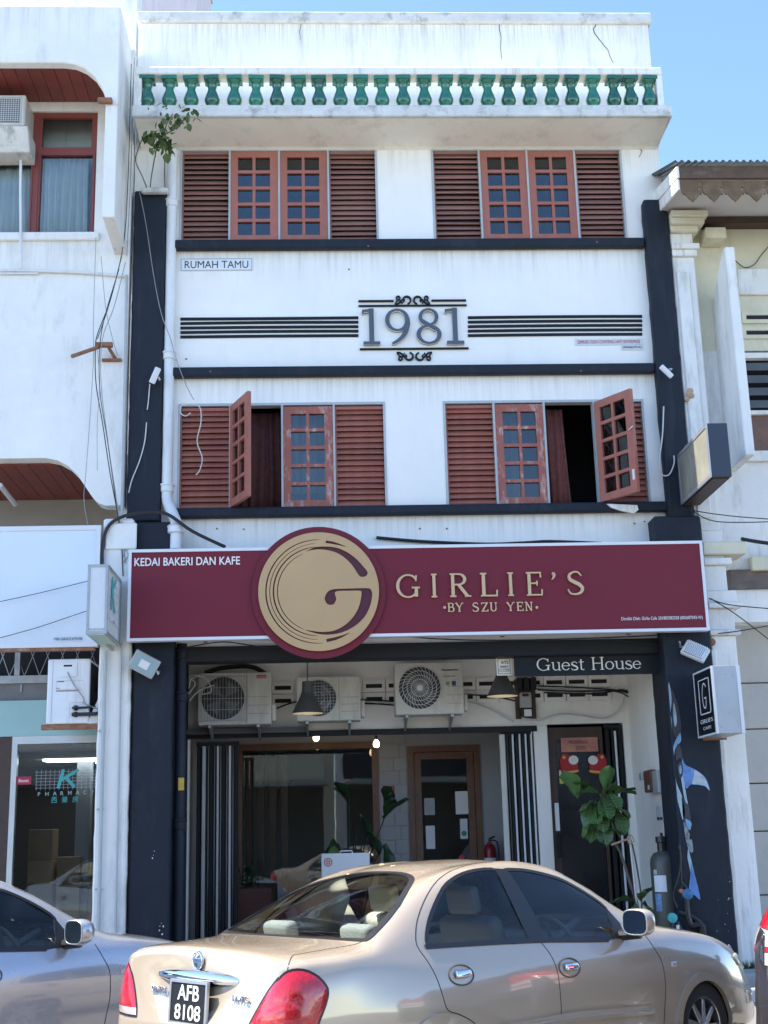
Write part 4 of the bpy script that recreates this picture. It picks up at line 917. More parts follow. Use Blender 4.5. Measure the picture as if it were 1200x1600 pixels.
# ================================================================ air conditioners
def ac_unit(label, px0, py0, px1, py1, Yf, dep, kind):
    x0, x1, z0, z1 = px_box(px0, py0, px1, py1, Yf)
    t = thing('air_conditioner', label, 'air conditioner', ((x0+x1)/2, Yf+dep/2, z0), group='outdoor units above the folding gates'); w, h = x1-x0, z1-z0
    body = MB().box(x0, x1, Yf, Yf+dep, z0, z1).build('casing', beigeac, t, bevel=.015, seg=2)
    r = h*.41; cx = x0+w*(.34 if kind != 3 else .36); cz = z0+h*.51
    MB().lathe([(r, 0), (r*.97, .004)], (cx, Yf-.001, cz), 32, 'y').build('fan_recess', mat('fan_shadow', (.035, .035, .035), .6), t)
    bl = MB()
    for k in range(4):
        a = k*pi/2+.4; bl.add([(cx+.03*math.cos(a), Yf-.006, cz+.03*math.sin(a)), (cx+r*.85*math.cos(a), Yf-.006, cz+r*.85*math.sin(a)), (cx+r*.85*math.cos(a+.9), Yf-.008, cz+r*.85*math.sin(a+.9))], [(0, 1, 2)])
    bl.build('fan_blades', mat('grey_fan', (.13, .13, .13), .5), t)
    g = MB()
    if kind == 1:
        n = 17
        for k in range(n):
            x = cx-r*1.15+2.3*r*k/(n-1); g.tube([(x, Yf-.014, z0+h*.06), (x, Yf-.014, z1-h*.06)], .0035, 4)
        for k in range(5): z = z0+h*(.08+.21*k); g.tube([(cx-r*1.15, Yf-.018, z), (cx+r*1.15, Yf-.018, z)], .004, 4)
    elif kind == 2:
        for k in range(13):
            o = -r+2*r*k/12; l = math.sqrt(max(0, r*r-o*o))
            g.tube([(cx+o, Yf-.014, cz-l), (cx+o, Yf-.014, cz+l)], .003, 4); g.tube([(cx-l, Yf-.018, cz+o), (cx+l, Yf-.018, cz+o)], .003, 4)
    if kind != 1:
        for rr in ((1, .8, .6, .4) if kind == 3 else (1, .66, .33)):
            g.tube([(cx+r*rr*math.cos(a), Yf-.014, cz+r*rr*math.sin(a)) for a in [i*2*pi/36 for i in range(37)]], .004, 4, False)
    if kind == 3:
        for k in range(30):
            a = k*2*pi/30; g.tube([(cx+r*(.12+.88*q)*math.cos(a+.9*q), Yf-.016, cz+r*(.12+.88*q)*math.sin(a+.9*q)) for q in (0, .25, .5, .75, 1)], .0028, 4)
    g.build('grille', steel if kind != 3 else lightw, t, smooth=True)
    if kind == 3:
        MB().lathe([(r*.14, 0), (r*.14, .01), (r*.09, .016)], (cx, Yf-.012, cz), 18, 'y').build('hub', lightw, t)
        text('Panasonic', x0+w*.69, z1-h*.17, Yf-.003, textk, t, width=w*.24, height=.024, bold=.02)
        text('Inverter', x0+w*.71, z1-h*.29, Yf-.003, mat('grey_lettering', (.2, .2, .2), .5), t, width=w*.18, height=.022)
        MB().box(x0+w*.74, x0+w*.80, Yf-.003, Yf-.001, z0+h*.55, z0+h*.62).build('rating_sticker', mat('green_sticker2', (.22, .33, .18), .5), t)
        MB().box(x0+w*.83, x0+w*.89, Yf-.003, Yf-.001, z0+h*.54, z0+h*.63).build('rating_sticker', mat('blue_sticker', (.03, .06, .16), .5), t)
    if kind == 1:
        MB().box(x1-w*.20, x1-w*.07, Yf-.004, Yf-.001, z1-h*.12, z1-h*.055).build('brand_badge', mat('red_badge', (.40, .03, .035), .4), t)
        text('ACSON', x1-w*.19, z1-h*.11, Yf-.006, textw, t, width=w*.11, height=.022, extrude=.0005)
    sm = MB(); xs = x0+w*(.66 if kind != 3 else .74)
    if kind != 3: sm.box(xs, xs+.005, Yf-.003, Yf-.0005, z0+.01, z1-.01)
    for k in range(3): sm.box(xs+.02, x1-.02, Yf-.002, Yf-.0005, z0+h*(.2+.16*k), z0+h*(.2+.16*k)+.005)
    sm.build('panel_seams', mat('seam_grey', (.25, .24, .22), .7), t)
    br = MB()
    for fx in (.14, .80):
        x = x0+w*fx; br.box(x, x+.035, Yf-.02, BY-.036, z0-.035, z0-.002); br.prismx([(Yf+.05, z0-.036), (BY-.036, z0-.036), (BY-.036, z0-.16)], x+.005, x+.03)
    br.build('bracket', steel, t)
    MB().box(x1+.001, x1+.05, Yf+.06, Yf+dep-.05, z0+.04, z0+.24).build('valve_cover', beigeac, t, bevel=.01)
    return t
ac_unit('leftmost outdoor air conditioner with red badge above the left folding gate', 310, 1052, 424, 1131, 1.45, .33, 1)
ac_unit('middle outdoor air conditioner with mesh grille half hidden by the left pendant lamp', 463, 1058, 564, 1125, 1.47, .31, 2)
ac_unit('rightmost outdoor air conditioner with swirl grille and white hub', 616, 1036, 726, 1115, 1.42, .33, 3)
# unit on the pharmacy pillar: its narrow service side faces the street
t = thing('air_conditioner', 'white outdoor air conditioner on a rusty bracket beside the pharmacy pillar', 'air conditioner', (-2.7, -.2, 2.9))
YF = -.28; x0, x1, z0, z1 = px_box(75, 1030, 138, 1130, YF)
MB().box(x0, x1, YF, YF+.82, z0, z1).build('casing', bluewht, t, bevel=.018, seg=2)
gp = MB()
for k in range(26): gp.box(x1+.001, x1+.008, YF+.04+k*.029, YF+.048+k*.029, z0+.04, z1-.04)
gp.build('side_grille', darkin, t); w, h = x1-x0, z1-z0
plate('service_cover', [rect(x0+w*.25, x0+w*.70, z0+h*.72, z0+h*.93), rect(x0+w*.38, x0+w*.58, z0+h*.875, z0+h*.905)[::-1]], YF-.012, YF-.001, bluewht, t)
MB().box(x0+w*.38, x0+w*.58, YF-.004, YF-.001, z0+h*.875, z0+h*.905).build('cover_slot', darkin, t)
sm = MB()
for a in ((.12, .13, .02, .98), (.22, .85, .655, .66), (.22, .85, .52, .525), (.22, .223, .52, .66), (.55, .553, .02, .32), (.55, .95, .32, .323)): sm.box(x0+w*a[0], x0+w*a[1], YF-.003, YF-.0005, z0+h*a[2], z0+h*a[3])
sm.build('panel_seams', mat('seam_pale', (.42, .45, .47), .7), t)
sm = MB(); sm.box(x0+w*.22, x0+w*.75, YF-.003, YF-.0005, z0+h*.495, z0+h*.51); sm.box(x0+w*.24, x0+w*.40, YF-.003, YF-.0005, z0+h*.64, z0+h*.655); sm.box(x0+w*.22, x0+w*.3, YF-.003, YF-.0005, z0+h*.54, z0+h*.55); sm.build('rust_marks', rust, t)
vv = MB()
for zz, l in ((.235, .3), (.135, .55)):
    z = z0+h*zz; vv.tube([(x0+w*.62, YF-.02, z), (x0+w*(.62+l), YF-.03, z), (x1+.10, YF+.05, z+.02)], .012 if l < .4 else .02, 7); vv.lathe([(.03, 0), (.03, .02), (.012, .05)], (x0+w*.70, YF-.001, z), 8, 'y')
vv.build('valves', blacktrim, t, smooth=True)
wr = MB(); wire(wr, [(x0+w*.48, YF-.01, z0+h*.79), (x0+w*.62, YF-.03, z0+h*.62), (x0+w*.88, YF-.03, z0+h*.38), (x0+w*.9, YF-.02, z0+h*.3), (x1+.12, YF+.03, z0+h*.2)], .007)
wr.build('power_lead', greywire, t, smooth=True)
MB().box(x0-.05, -2.44, YF+.02, YF+.06, z0-.06, z0-.002).build('bracket', rust, t, bevel=.005)
MB().prism([(x1-.02, z0-.002), (-2.44, z0-.002), (-2.44, z0+.25)], YF+.02, YF+.03).build('bracket_gusset', bluewht, t)
# window unit in the upper left window
t = thing('air_conditioner', 'old window air conditioner in the upper window at the left edge', 'air conditioner', (-3.9, -.5, 9.6))
x0, x1, z0, z1 = px_box(-60, 148, 38, 196, -.55)
MB().box(x0, x1, -.55, WY+.2, z0, z1).build('casing', beigeac, t, bevel=.012)
g = MB()
MB().box(x0+.03, x1-.06, -.556, -.551, z0+.04, z1-.05).build('grille_back', darkin, t)
for k in range(13): g.box(x0+.03, x1-.06, -.565, -.558, z0+.05+k*.026, z0+.056+k*.026)
for k in range(26): g.box(x0+.04+k*.027, x0+.045+k*.027, -.570, -.566, z0+.04, z1-.05)
g.build('grille', lightw, t)
MB().prismx([(-.56, z0-.02), (-.40, z0-.26), (WY+.02, z0-.28), (WY+.02, z0-.005), (-.55, z0-.005)], x0, x1+.04).build('support_tray', mould, t, bevel=.008)

# ================================================================ lamps
def pendant(label, px, py_rim, w_px, Y, zt):
    c = at(px, py_rim, Y); r = w_px/2/(FPX/ (Y+14))*1.0
    t = thing('pendant_lamp', label, 'lamp', (c.x, Y, c.z))
    MB().lathe([(r, 0), (r*.92, .03), (r*.62, .14), (r*.42, .21), (r*.36, .24), (r*.33, .36), (r*.10, .37)], c, 28, caps=False).build('shade', mat('dark_taupe_metal', (.055, .048, .042), .5, var=.08), t, smooth=True)
    MB().lathe([(r*.985, .002), (r*.90, .035), (r*.60, .135), (r*.40, .2), (r*.05, .22)], c, 28, caps=False).build('shade_lining', mat('cream_enamel', (.80, .74, .58), .4), t, smooth=True)
    MB().lathe([(.001, .04), (.03, .05), (.045, .085), (.035, .13), (.018, .17)], c, 14).build('lamp_bulb', mat('lit_lamp', (1, .83, .55), .5, emit=1.5), t, smooth=True)
    MB().tube([(c.x, Y, c.z+.36), (c.x, Y, zt)], .006, 6).build('cord', rubber, t)
pendant('cone pendant lamp in front of the middle air conditioner', 481, 1115, 50, .55, 3.86)
pendant('cone pendant lamp in front of the electricity meter', 785, 1088, 49, .55, 3.86)
for px, py, lb in ((494, 1152, 'left round filament bulb glowing above the shop window'), (588, 1162, 'right round filament bulb glowing beside the window frame')):
    c = at(px, py, 2.7); t = thing('filament_bulb', lb, 'light bulb', c)
    MB().lathe([(.001, -.05), (.02, -.047), (.036, -.03), (.041, -.005), (.036, .02), (.022, .04), (.014, .055)], c, 16).build('globe', mat('lit_filament_globe', (1, .72, .36), .3, emit=4.5), t, smooth=True)
    MB().lathe([(.016, .05), (.018, .06), (.018, .10), (.006, .11)], c, 12).build('socket', blacktrim, t, smooth=True)
    MB().tube([(c.x, c.y, c.z+.10), (c.x, c.y, 3.0)], .004, 5).build('cord', rubber, t)
def flood(name, label, px, py, Y, w, h, d, rot, kind=0):
    c = at(px, py, Y); t = link(name, None); t.location = c; t.rotation_euler = rot; tag(t, label, 'floodlight'); ORG[t.name] = Vector((0, 0, 0))
    MB().box(-w/2, w/2, -d, 0, -h/2, h/2).build('housing', lightw if kind else steel, t, bevel=.01, seg=2)
    MB().box(-w/2+.02, w/2-.02, -d-.004, -d-.001, -h/2+.02, h/2-.02).build('lens', glass_face if not kind else lightw, t)
    if kind == 2:
        g = MB()
        for i in range(11): g.box(-w/2+.02+i*(w-.04)/11, -w/2+.03+i*(w-.04)/11, .001, .035, -h/2+.01, h/2-.01)
        g.build('cooling_fins', lightw, t)
    else: MB().box(-w*.18, w*.18, -d-.008, -d-.005, -h*.2, h*.2).build('led_panel', lightw, t)
    MB().tube([(w/2+.005, -d/2, 0), (w/2+.03, -d/2, -.02), (w/2+.03, .08, -.02)], .012, 6).build('bracket', steel, t)
glass_face = mat('floodlight_lens', (.30, .42, .47), .1, var=.05)
flood('floodlight', 'tilted grey floodlight on the left navy pillar below the burgundy sign', 226, 1037, -.42, .29, .21, .05, (math.radians(20), math.radians(28), math.radians(12)))
flood('floodlight', 'white finned floodlight on the right navy pillar above the small light box', 1086, 1016, -.42, .27, .17, .06, (math.radians(25), math.radians(-28), math.radians(150)), 2)
flood('floodlight', 'small white spotlight on the upper left navy pillar', 242, 587, -.24, .07, .19, .05, (.3, .35, .3), 1)
flood('floodlight', 'small white spotlight on the upper right navy pillar', 1041, 581, -.26, .06, .18, .05, (.3, -.7, -.4), 1)

# ================================================================ electrics
t = thing('electricity_meter', 'electricity meter with black fuse carriers on a brown board beside the right pendant lamp', 'meter', (2.4, BY, 3.0))
YB2 = BY-.04
x0, x1, z0, z1 = px_box(803, 1062, 838, 1123, YB2)
MB().box(x0, x1, YB2-.02, YB2+.004, z0, z1).build('board', darkwood, t)
for k in range(3): MB().box(x0+.02+k*.085, x0+.095+k*.085, YB2-.10, YB2-.021, z1-.14, z1+.02).build('fuse_carrier', blacktrim, t, bevel=.012)
MB().box(x0+.05, x1-.06, YB2-.09, YB2-.021, z0+.13, z1-.17).build('meter_case', mat('meter_grey', (.40, .41, .40), .4), t, bevel=.01)
MB().box(x0+.08, x0+.16, YB2-.094, YB2-.091, z1-.22, z1-.185).build('display', textk, t)
MB().box(x0+.05, x1-.06, YB2-.08, YB2-.021, z0+.02, z0+.125).build('terminal_cover', blacktrim, t, bevel=.008)
MB().box(x0+.095, x0+.185, YB2-.088, YB2-.081, z0+.025, z0+.11).build('seal_label', textw, t)
t = thing('switch_box', 'small brown junction box with grey switch on the side wall left of the mural', 'electrical box', (3.7, 1.2, 2.2))
xw = 3.715
c0, c1 = at(1009, 1180, 1.0), at(1045, 1212, .55)
MB().box(xw-.07, xw, .72, 1.05, 2.02, 2.27).build('cover', mat('brown_box', (.16, .06, .04), .5, var=.2, scale=6), t, bevel=.01)
MB().box(xw-.06, xw, .45, .70, 2.0, 2.25).build('switch', mat('meter_grey', (.40, .41, .40), .4), t, bevel=.01)
MB().box(xw-.072, xw-.07, .80, .88, 2.05, 2.10).build('sticker', textw, t)
MB().box(3.69, 3.716, 1.35, 1.45, 2.18, 2.26).build('socket_plate', greyframe, t)
t = thing('wall_notice', 'pale printed notice on the side wall below the junction box', 'notice', (3.7, .8, 1.8))
MB().box(3.712, 3.7165, .55, .85, 1.70, 1.86).build('sheet', lightw, t)
for k in range(2): MB().box(3.709, 3.7115, .58+k*.14, .68+k*.14, 1.71, 1.74).build('printed_block', textk, t)

# ================================================================ plants
def fig_leaf(L=.2, w=.6):
    mb = MB(); N = 9
    prof = [.06, .38, .62, .78, .92, 1.0, .95, .72, .06]
    for i in range(N):
        u = i/(N-1); hw = w*L*.5*prof[i]
        for k, s in enumerate((-1, -.5, 0, .5, 1)):
            mb.v.append(Vector((s*hw, u*L, -.25*L*u*u+.10*L*abs(s)**1.5+.012*math.sin(u*9+s*4)*(abs(s)))))
    for i in range(N-1):
        for k in range(4): a = i*5+k; mb.f.append((a, a+1, a+6, a+5))
    return mb
lm = fig_leaf().mesh('leaf', leafm, smooth=2)
vm_ = MB(); n0 = fig_leaf()
vm_.tube([n0.v[i*5+2]+Vector((0, 0, .003)) for i in range(9)], .0022, 4)
for i in (1, 2, 3, 4, 5, 6):
    for s in (0, 4): vm_.tube([n0.v[i*5+2]+Vector((0, 0, .003)), (n0.v[i*5+2+(1 if s else -1)]+n0.v[min(8, i+1)*5+2+(1 if s else -1)])/2+Vector((0, 0, .003)), n0.v[min(8, i+1)*5+s]*.92+n0.v[(i+1)*5+2]*.08+Vector((0, 0, .003))], .0012, 3)
veinm = vm_.mesh('leaf_veins', leafv)
def leaf(parent, p, d, size, m=None, mesh=None, roll=0, vein=True):
    d = Vector(d).normalized(); q = d.to_track_quat('Y', 'Z')
    o = inst('leaf', mesh or lm, p, parent); o.rotation_mode = 'QUATERNION'; from mathutils import Quaternion
    o.rotation_quaternion = q @ Quaternion((0, 1, 0), roll); o.scale = (size, size, size)
    if vein: v = bpy.data.objects.new('leaf_veins', veinm); COL.objects.link(v); v.parent = o
    return o
FGY = .55
b = at(1003, 1440, FGY); FP = thing('fiddle_leaf_fig', 'tall potted fiddle-leaf fig tied to a pale stake outside the guest house door', 'potted plant', (b.x, FGY, .2))
stp = pxw([(1000, 1500), (996, 1420), (984, 1378), (968, 1330), (948, 1298), (942, 1270), (938, 1240)], FGY)
stm = MB(); stm.tube(smooth_pts(stp, 4), [.026]+[.022-.0006*i for i in range(24)], 7)
stm.tube(smooth_pts(pxw([(1001, 1440), (1002, 1400), (988, 1320), (975, 1295), (966, 1268)], FGY-.02), 4), .009, 6)
stm.build('stem', bark, FP, smooth=True)
MB().tube([at(1004, 1500, FGY-.05), at(982, 1290, FGY-.05)], .012, 8).build('stake', ivory, FP)
tie = MB(); tie.tube(pxw([(955, 1320), (978, 1312), (984, 1310)], FGY-.06), .012, 5); tie.tube(smooth_pts(pxw([(980, 1308), (986, 1305), (990, 1314), (983, 1318), (981, 1308)], FGY-.07), 3), .008, 5)
tie.build('tie', mat('beige_cloth_tie', (.55, .45, .33), .8), FP)
MB().lathe([(.13, 0), (.17, .26), (.185, .27), (.185, .30), (.16, .30), (.155, .27)], (b.x, FGY, .2), 24).build('pot', blacktrim, FP, smooth=True)
MB().lathe([(.001, .26), (.155, .26)], (b.x, FGY, .2), 18).build('soil', bark, FP)
for (px, py, dx, dz, dy, s, rl) in [(902, 1248, -.35, 1.0, -.3, 1.15, .2), (946, 1235, .1, 1, -.35, .95, -.2), (935, 1240, -1, .2, -.5, 1.0, .3), (943, 1237, 1.0, .12, -.45, 1.15, -.2), (958, 1262, .35, -.9, -.6, 1.05, 0), (925, 1250, -.35, -1.0, -.6, 1.15, .2), (940, 1250, .05, -.55, -1.0, 1.05, 0), (950, 1240, .2, -.5, -1.0, .95, .1), (932, 1255, -.9, -.15, -.7, .95, .3), (936, 1275, -.6, -.9, -.4, 1.0, -.3), (938, 1278, .1, -1, -.6, 1.0, .1), (945, 1270, .5, -.7, -.7, 1.05, -.2), (952, 1258, .7, -.3, -.8, 1.0, -.4), (930, 1262, -.2, -.5, -.9, .95, .4), (941, 1268, -.2, -.9, -.8, .85, 0), (940, 1246, .4, .6, -.3, .8, .2), (930, 1280, -.8, -.6, -.5, .9, .3), (925, 1238, -.7, .5, -.4, .9, .2), (955, 1246, .9, .5, -.2, .9, -.2),
        (993, 1410, -1, .28, -.4, 1.05, .2), (1001, 1408, .7, .9, -.3, .85, -.2), (1003, 1412, .75, -.75, -.5, 1.1, -.2), (995, 1412, -.45, -.8, -.5, .9, .3), (1000, 1408, .1, .6, -.7, .7, 0)]:
    leaf(FP, at(px, py, FGY-.03+random.uniform(-.04, .04)), (dx, dy, dz), s*1.58, roll=rl)
# weed growing from the top of the left pillar
WD = thing('wall_sapling', 'wild fig sapling sprouting from the top of the left navy pillar', 'plant', (-2.05, -.1, 9.1))
st = MB()
WYf = lambda py: -.15-.58*min(1, max(0, (300-py)/95))
Pt = lambda *p: [at(a, b, WYf(b)) for a, b in p]
branches = [Pt((234, 302), (236, 280), (241, 250), (246, 228), (250, 215), (257, 203), (262, 190), (270, 178)), Pt((243, 245), (240, 222), (236, 205)), Pt((250, 215), (262, 208), (275, 200), (284, 190), (295, 182)), Pt((258, 300), (257, 262), (259, 240), (262, 222)), Pt((232, 300), (222, 275), (212, 252), (216, 232), (222, 218)), Pt((247, 225), (254, 214), (258, 205))]
for b_ in branches: st.tube(smooth_pts(b_, 3), .007, 5)
st.build('stem', bark, WD)
lf = MB(); rnd = random.Random(11)
sm_leaf = [(0, 0, 0), (.35, .3, .02), (.30, .7, .0), (0, 1, -.15), (-.30, .7, 0), (-.35, .3, .02)]
for (px, py, n, sp, s) in [(237, 207, 20, 6, .11), (250, 206, 14, 5, .10), (258, 222, 14, 6, .11), (263, 228, 12, 5, .10), (246, 222, 10, 5, .10), (262, 190, 10, 6, .07), (274, 198, 9, 4, .08), (290, 184, 14, 7, .09), (300, 178, 8, 4, .09), (272, 176, 10, 7, .06), (250, 163, 6, 5, .06), (230, 163, 6, 8, .05), (284, 166, 5, 4, .05), (258, 215, 8, 6, .09)]:
    for k in range(int(n*.6)+1):
        p = at(px+rnd.gauss(0, sp*1.15), py+rnd.gauss(0, sp*1.15), WYf(py)-rnd.uniform(0, .12)); M = Matrix.Translation(p) @ Matrix.Rotation(rnd.uniform(0, 6.28), 4, 'Z') @ Matrix.Rotation(rnd.uniform(-2.4, -.2), 4, 'X') @ Matrix.Rotation(rnd.uniform(-.6, .6), 4, 'Y') @ Matrix.Scale(s*1.25*rnd.uniform(.6, 1.15), 4)
        n_ = len(lf.v); lf.v += [M @ Vector(v) for v in sm_leaf]; lf.f += [(n_, n_+1, n_+2, n_+3), (n_, n_+3, n_+4, n_+5)]
stuff(lf.build('foliage', weedm, WD))
# dark leafy plant in the shop
b = at(545, 1340, 2.9); IP = thing('indoor_plant', 'dark broad-leaved plant standing in front of the shop window', 'potted plant', (b.x, 2.9, .2))
MB().lathe([(.12, 0), (.16, .32), (.165, .34), (.14, .34)], (b.x, 2.9, .2), 20).build('pot', blacktrim, IP, smooth=True)
st = MB(); tips = []
for (px, py) in ((545, 1250), (560, 1275), (600, 1280), (575, 1300), (530, 1320), (520, 1312), (600, 1320)):
    p = at(px, py, 2.85); st.tube(smooth_pts([(b.x, 2.9, .5), ((b.x+p.x)/2, 2.9, (p.z+.5)/2+.1), p], 4), .008, 5); tips.append(p)
st.build('stems', leafd, IP)
bigd = fig_leaf(.25, .55).mesh('leaf', leafd, smooth=2); mono = fig_leaf(.25, .75).mesh('leaf', leafm, smooth=2)
for p, d, s in zip(tips, ((-.4, -.4, .8), (.7, -.3, -.7), (.5, -.3, .6), (.6, -.4, -.8), (-.6, -.6, -.2), (.1, -.8, -.9), (.3, -.5, -.9)), (1.3, 1.2, 1.7, 1.3, 1.0, 1.0, 1.3)): leaf(IP, p, d, s, mesh=bigd, vein=False)
p = at(522, 1322, 2.7); leaf(IP, p, (.0, -.6, -.8), .9, mesh=mono)
for k in range(4): p = at(600+k*4, 1272-k*6, 2.8); leaf(IP, p, (.35-.2*k, -.3, .6), 1.1, mesh=bigd, vein=False, roll=k*.4-.6)
# woven planter with a fern
b = at(405, 1395, 2.6); BK = thing('woven_planter', 'reddish woven planter box with small fern beside the left folding gate', 'planter', (b.x, 2.6, .2))
xl, xr_ = at(368, 1395, 2.6).x, at(424, 1395, 2.6).x; zt5 = at(395, 1388, 2.6).z
wv = mat('woven_rattan', (.13, .05, .035), .7, var=.2, scale=10)
MB().box(xl, xr_, 2.6, 2.95, .2, zt5).build('box', wv, BK, bevel=.012)
ww = MB()
for k in range(16):
    for j in range(14):
        z = .23+j*(zt5-.26)/14; x = xl+.01+k*(xr_-xl-.02)/16+(.012 if j % 2 else 0); ww.box(x, x+.02, 2.588, 2.599, z, z+.04)
stuff(ww.build('weave', wv, BK))
fr = MB(); rnd = random.Random(4)
for k in range(60):
    p = Vector((at(385, 1370, 2.7).x+rnd.gauss(0, .05), 2.72+rnd.gauss(0, .04), zt5+rnd.uniform(0, .22))); M = Matrix.Translation(p) @ Matrix.Rotation(rnd.uniform(0, 6.28), 4, 'Z') @ Matrix.Rotation(rnd.uniform(.2, 1.3), 4, 'X') @ Matrix.Scale(.09, 4)
    n_ = len(fr.v); fr.v += [M @ Vector((v[0]*.4, v[1], v[2])) for v in sm_leaf]; fr.f += [(n_, n_+1, n_+2, n_+3), (n_, n_+3, n_+4, n_+5)]
stuff(fr.build('foliage', leafd, BK))

# ================================================================ things at the doors
t = thing('menu_board', 'white folding menu board with round red logo in front of the shop window', 'sign', (.1, 2.2, .2))
x0, x1, z0, z1 = px_box(502, 1334, 580, 1450, 1.7)
MB().box(x0, x1, 1.7, 1.73, .45, z1).build('panel', lightw, t, bevel=.006)
MB().tube([(x0+.22, 1.715, z1), (x0+.23, 1.715, z1+.025), (x0+.36, 1.715, z1+.025), (x0+.37, 1.715, z1)], .008, 6).build('handle', lightw, t)
for r_, m_, y_ in ((.05, textr, 1.6965), (.038, lightw, 1.6955), (.026, textr, 1.6945), (.012, lightw, 1.6935)): MB().lathe([(r_, 0), (r_, .002)], (x0+.08, y_+.002, z1-.10), 24, 'y').build('logo_ring', m_, t)
lg = MB(); lg.tube([(x0+.03, 1.72, .46), (x0+.03, 1.6, .2)], .012, 6); lg.tube([(x1-.03, 1.72, .46), (x1-.03, 1.6, .2)], .012, 6); lg.tube([(x0+.03, 1.73, .9), (x0+.03, 2.0, .2)], .012, 6); lg.tube([(x1-.03, 1.73, .9), (x1-.03, 2.0, .2)], .012, 6); lg.build('legs', lightw, t)
b = at(765, 1320, 3.3); t = thing('fire_extinguisher', 'red fire extinguisher by the patio wall right of the timber door', 'fire extinguisher', (b.x, 3.3, 1.0))
MB().lathe([(.075, 0), (.08, .01), (.08, .38), (.06, .44), (.03, .46), (.03, .48)], (b.x, 3.3, 1.02), 20).build('cylinder', mat('extinguisher_red', (.22, .012, .015), .3, var=.05), t, smooth=True)
MB().tube([(b.x, 3.3, 1.49), (b.x, 3.3, 1.54), (b.x+.07, 3.27, 1.57)], .014, 6).build('valve', blacktrim, t)
MB().tube(smooth_pts([(b.x, 3.3, 1.52), (b.x+.09, 3.25, 1.5), (b.x+.11, 3.24, 1.3), (b.x+.10, 3.24, 1.15)], 4), .011, 6).build('hose', rubber, t)
MB().lathe([(.081, .15), (.081, .28)], (b.x, 3.3, 1.02), 20, caps=False).build('label_band', lightw, t)
MB().box(b.x-.09, b.x+.09, 3.22, PYY-.001, .2, 1.018).build('stand', darkwood, t)
t = thing('couplet_strip', 'red paper strip with gold characters on the grey wall', 'decoration', (.9, PYY, 2.2))
x0, x1, z0, z1 = px_box(606, 1228, 617, 1257, PYY-.02)
MB().box(x0, x1, PYY-.02, PYY-.014, z0, z1).build('paper', mat('red_paper', (.45, .03, .02), .6), t)
for k, ch in enumerate('出入平安'): text(ch, x0+.02, z1-.062-k*.06, PYY-.0215, mat('gold_print', (.65, .42, .08), .5), t, width=x1-x0-.04, height=.045, extrude=.0005)
# paper decorations on the guest house door
t = thing('door_banner', 'pink and gold paper banner with dark brush lettering on the guest house door', 'decoration', (3.0, BY, 2.65))
x0, x1, z0, z1 = px_box(876, 1153, 935, 1174, BY+.02)
MB().box(x0, x1, BY+.020, BY+.028, z0, z1).build('paper', mat('pink_paper', (.50, .20, .15), .6, var=.2, scale=8, dirt=((.55, .36, .12), .7, 4, 1)), t)
text('PROSPEROUS', x0+.1, z0+.10, BY+.0185, textk, t, width=.24, height=.04, extrude=.0005); text('2021', x0+.18, z0+.03, BY+.0185, textk, t, width=.12, height=.04, extrude=.0005)
for i, px in enumerate((892, 930)):
    c = at(px, 1191, BY+.04); t = thing('paper_cutout', ('left' if i == 0 else 'right')+' red and white paper cut-out under the banner on the guest house door', 'decoration', c)
    s = 1 if i == 0 else -1; Yc = BY+.022
    MB().prism([(c.x+x*s, c.z+z) for x, z in [(-.13, -.12), (-.14, .02), (-.11, .10), (-.04, .10), (.02, .03), (.08, -.02), (.08, -.12), (.0, -.15), (-.08, -.14)]], Yc-.002, Yc+.003).build('red_paper', mat('red_felt', (.42, .025, .03), .7, var=.2, scale=12), t)
    for dx, dz, r_ in ((.03, .025, .058),): MB().prism([(c.x+(dx+r_*math.cos(a)*1.05)*s, c.z+dz+r_*math.sin(a)*.95) for a in [i_*2*pi/24 for i_ in range(24)]], Yc-.006, Yc-.0025).build('white_paper', ivory, t)
    MB().prism([(c.x+x*s, c.z+z) for x, z in ((-.10, -.14), (.08, -.12), (.09, -.095), (-.10, -.115))], Yc-.006, Yc-.0025).build('gold_strip', mat('gold_print', (.65, .42, .08), .5), t)
    MB().prism(circ(c.x-.085*s, c.z+.06, .02, 14), Yc-.006, Yc-.0025).build('gold_dot', mat('gold_print', (.65, .42, .08), .5), t)
# water filter
TY = .32
c = at(1042, 1440, TY); WF = thing('water_filter_tank', 'dark olive water filter tank with black valve head beside the mural pillar', 'water filter', (c.x, TY, .2))
r = at(1060, 1400, TY).x-at(1038, 1400, TY).x; r = .155; zt6 = at(1030, 1330, TY).z; cx = at(1042, 1400, TY).x
MB().lathe([(r*.9, 0), (r, .05), (r, zt6-.2-.12), (r*.93, zt6-.2-.07), (r*.72, zt6-.2-.02), (r*.35, zt6-.2), (r*.3, zt6-.19)], (cx, TY, .2), 28).build('tank', mat('olive_grp', (.075, .078, .062), .38, var=.12, scale=3), WF, smooth=True)
MB().lathe([(r*.36, 0), (r*.36, .09), (r*.45, .10), (r*.45, .16), (r*.12, .165), (r*.10, .20)], (cx-.01, TY, zt6-.005), 10).build('valve_head', blacktrim, WF, bevel=0)
MB().tube(smooth_pts([(cx+.03, TY-.02, zt6+.06), (cx+.14, TY-.06, zt6+.07), (cx+.19, TY-.08, zt6+.02), (cx+.24, TY-.05, zt6-.25), (cx+.30, TY-.05, zt6-.5)], 5), .018, 7).build('hose', blacktrim, WF, smooth=True)
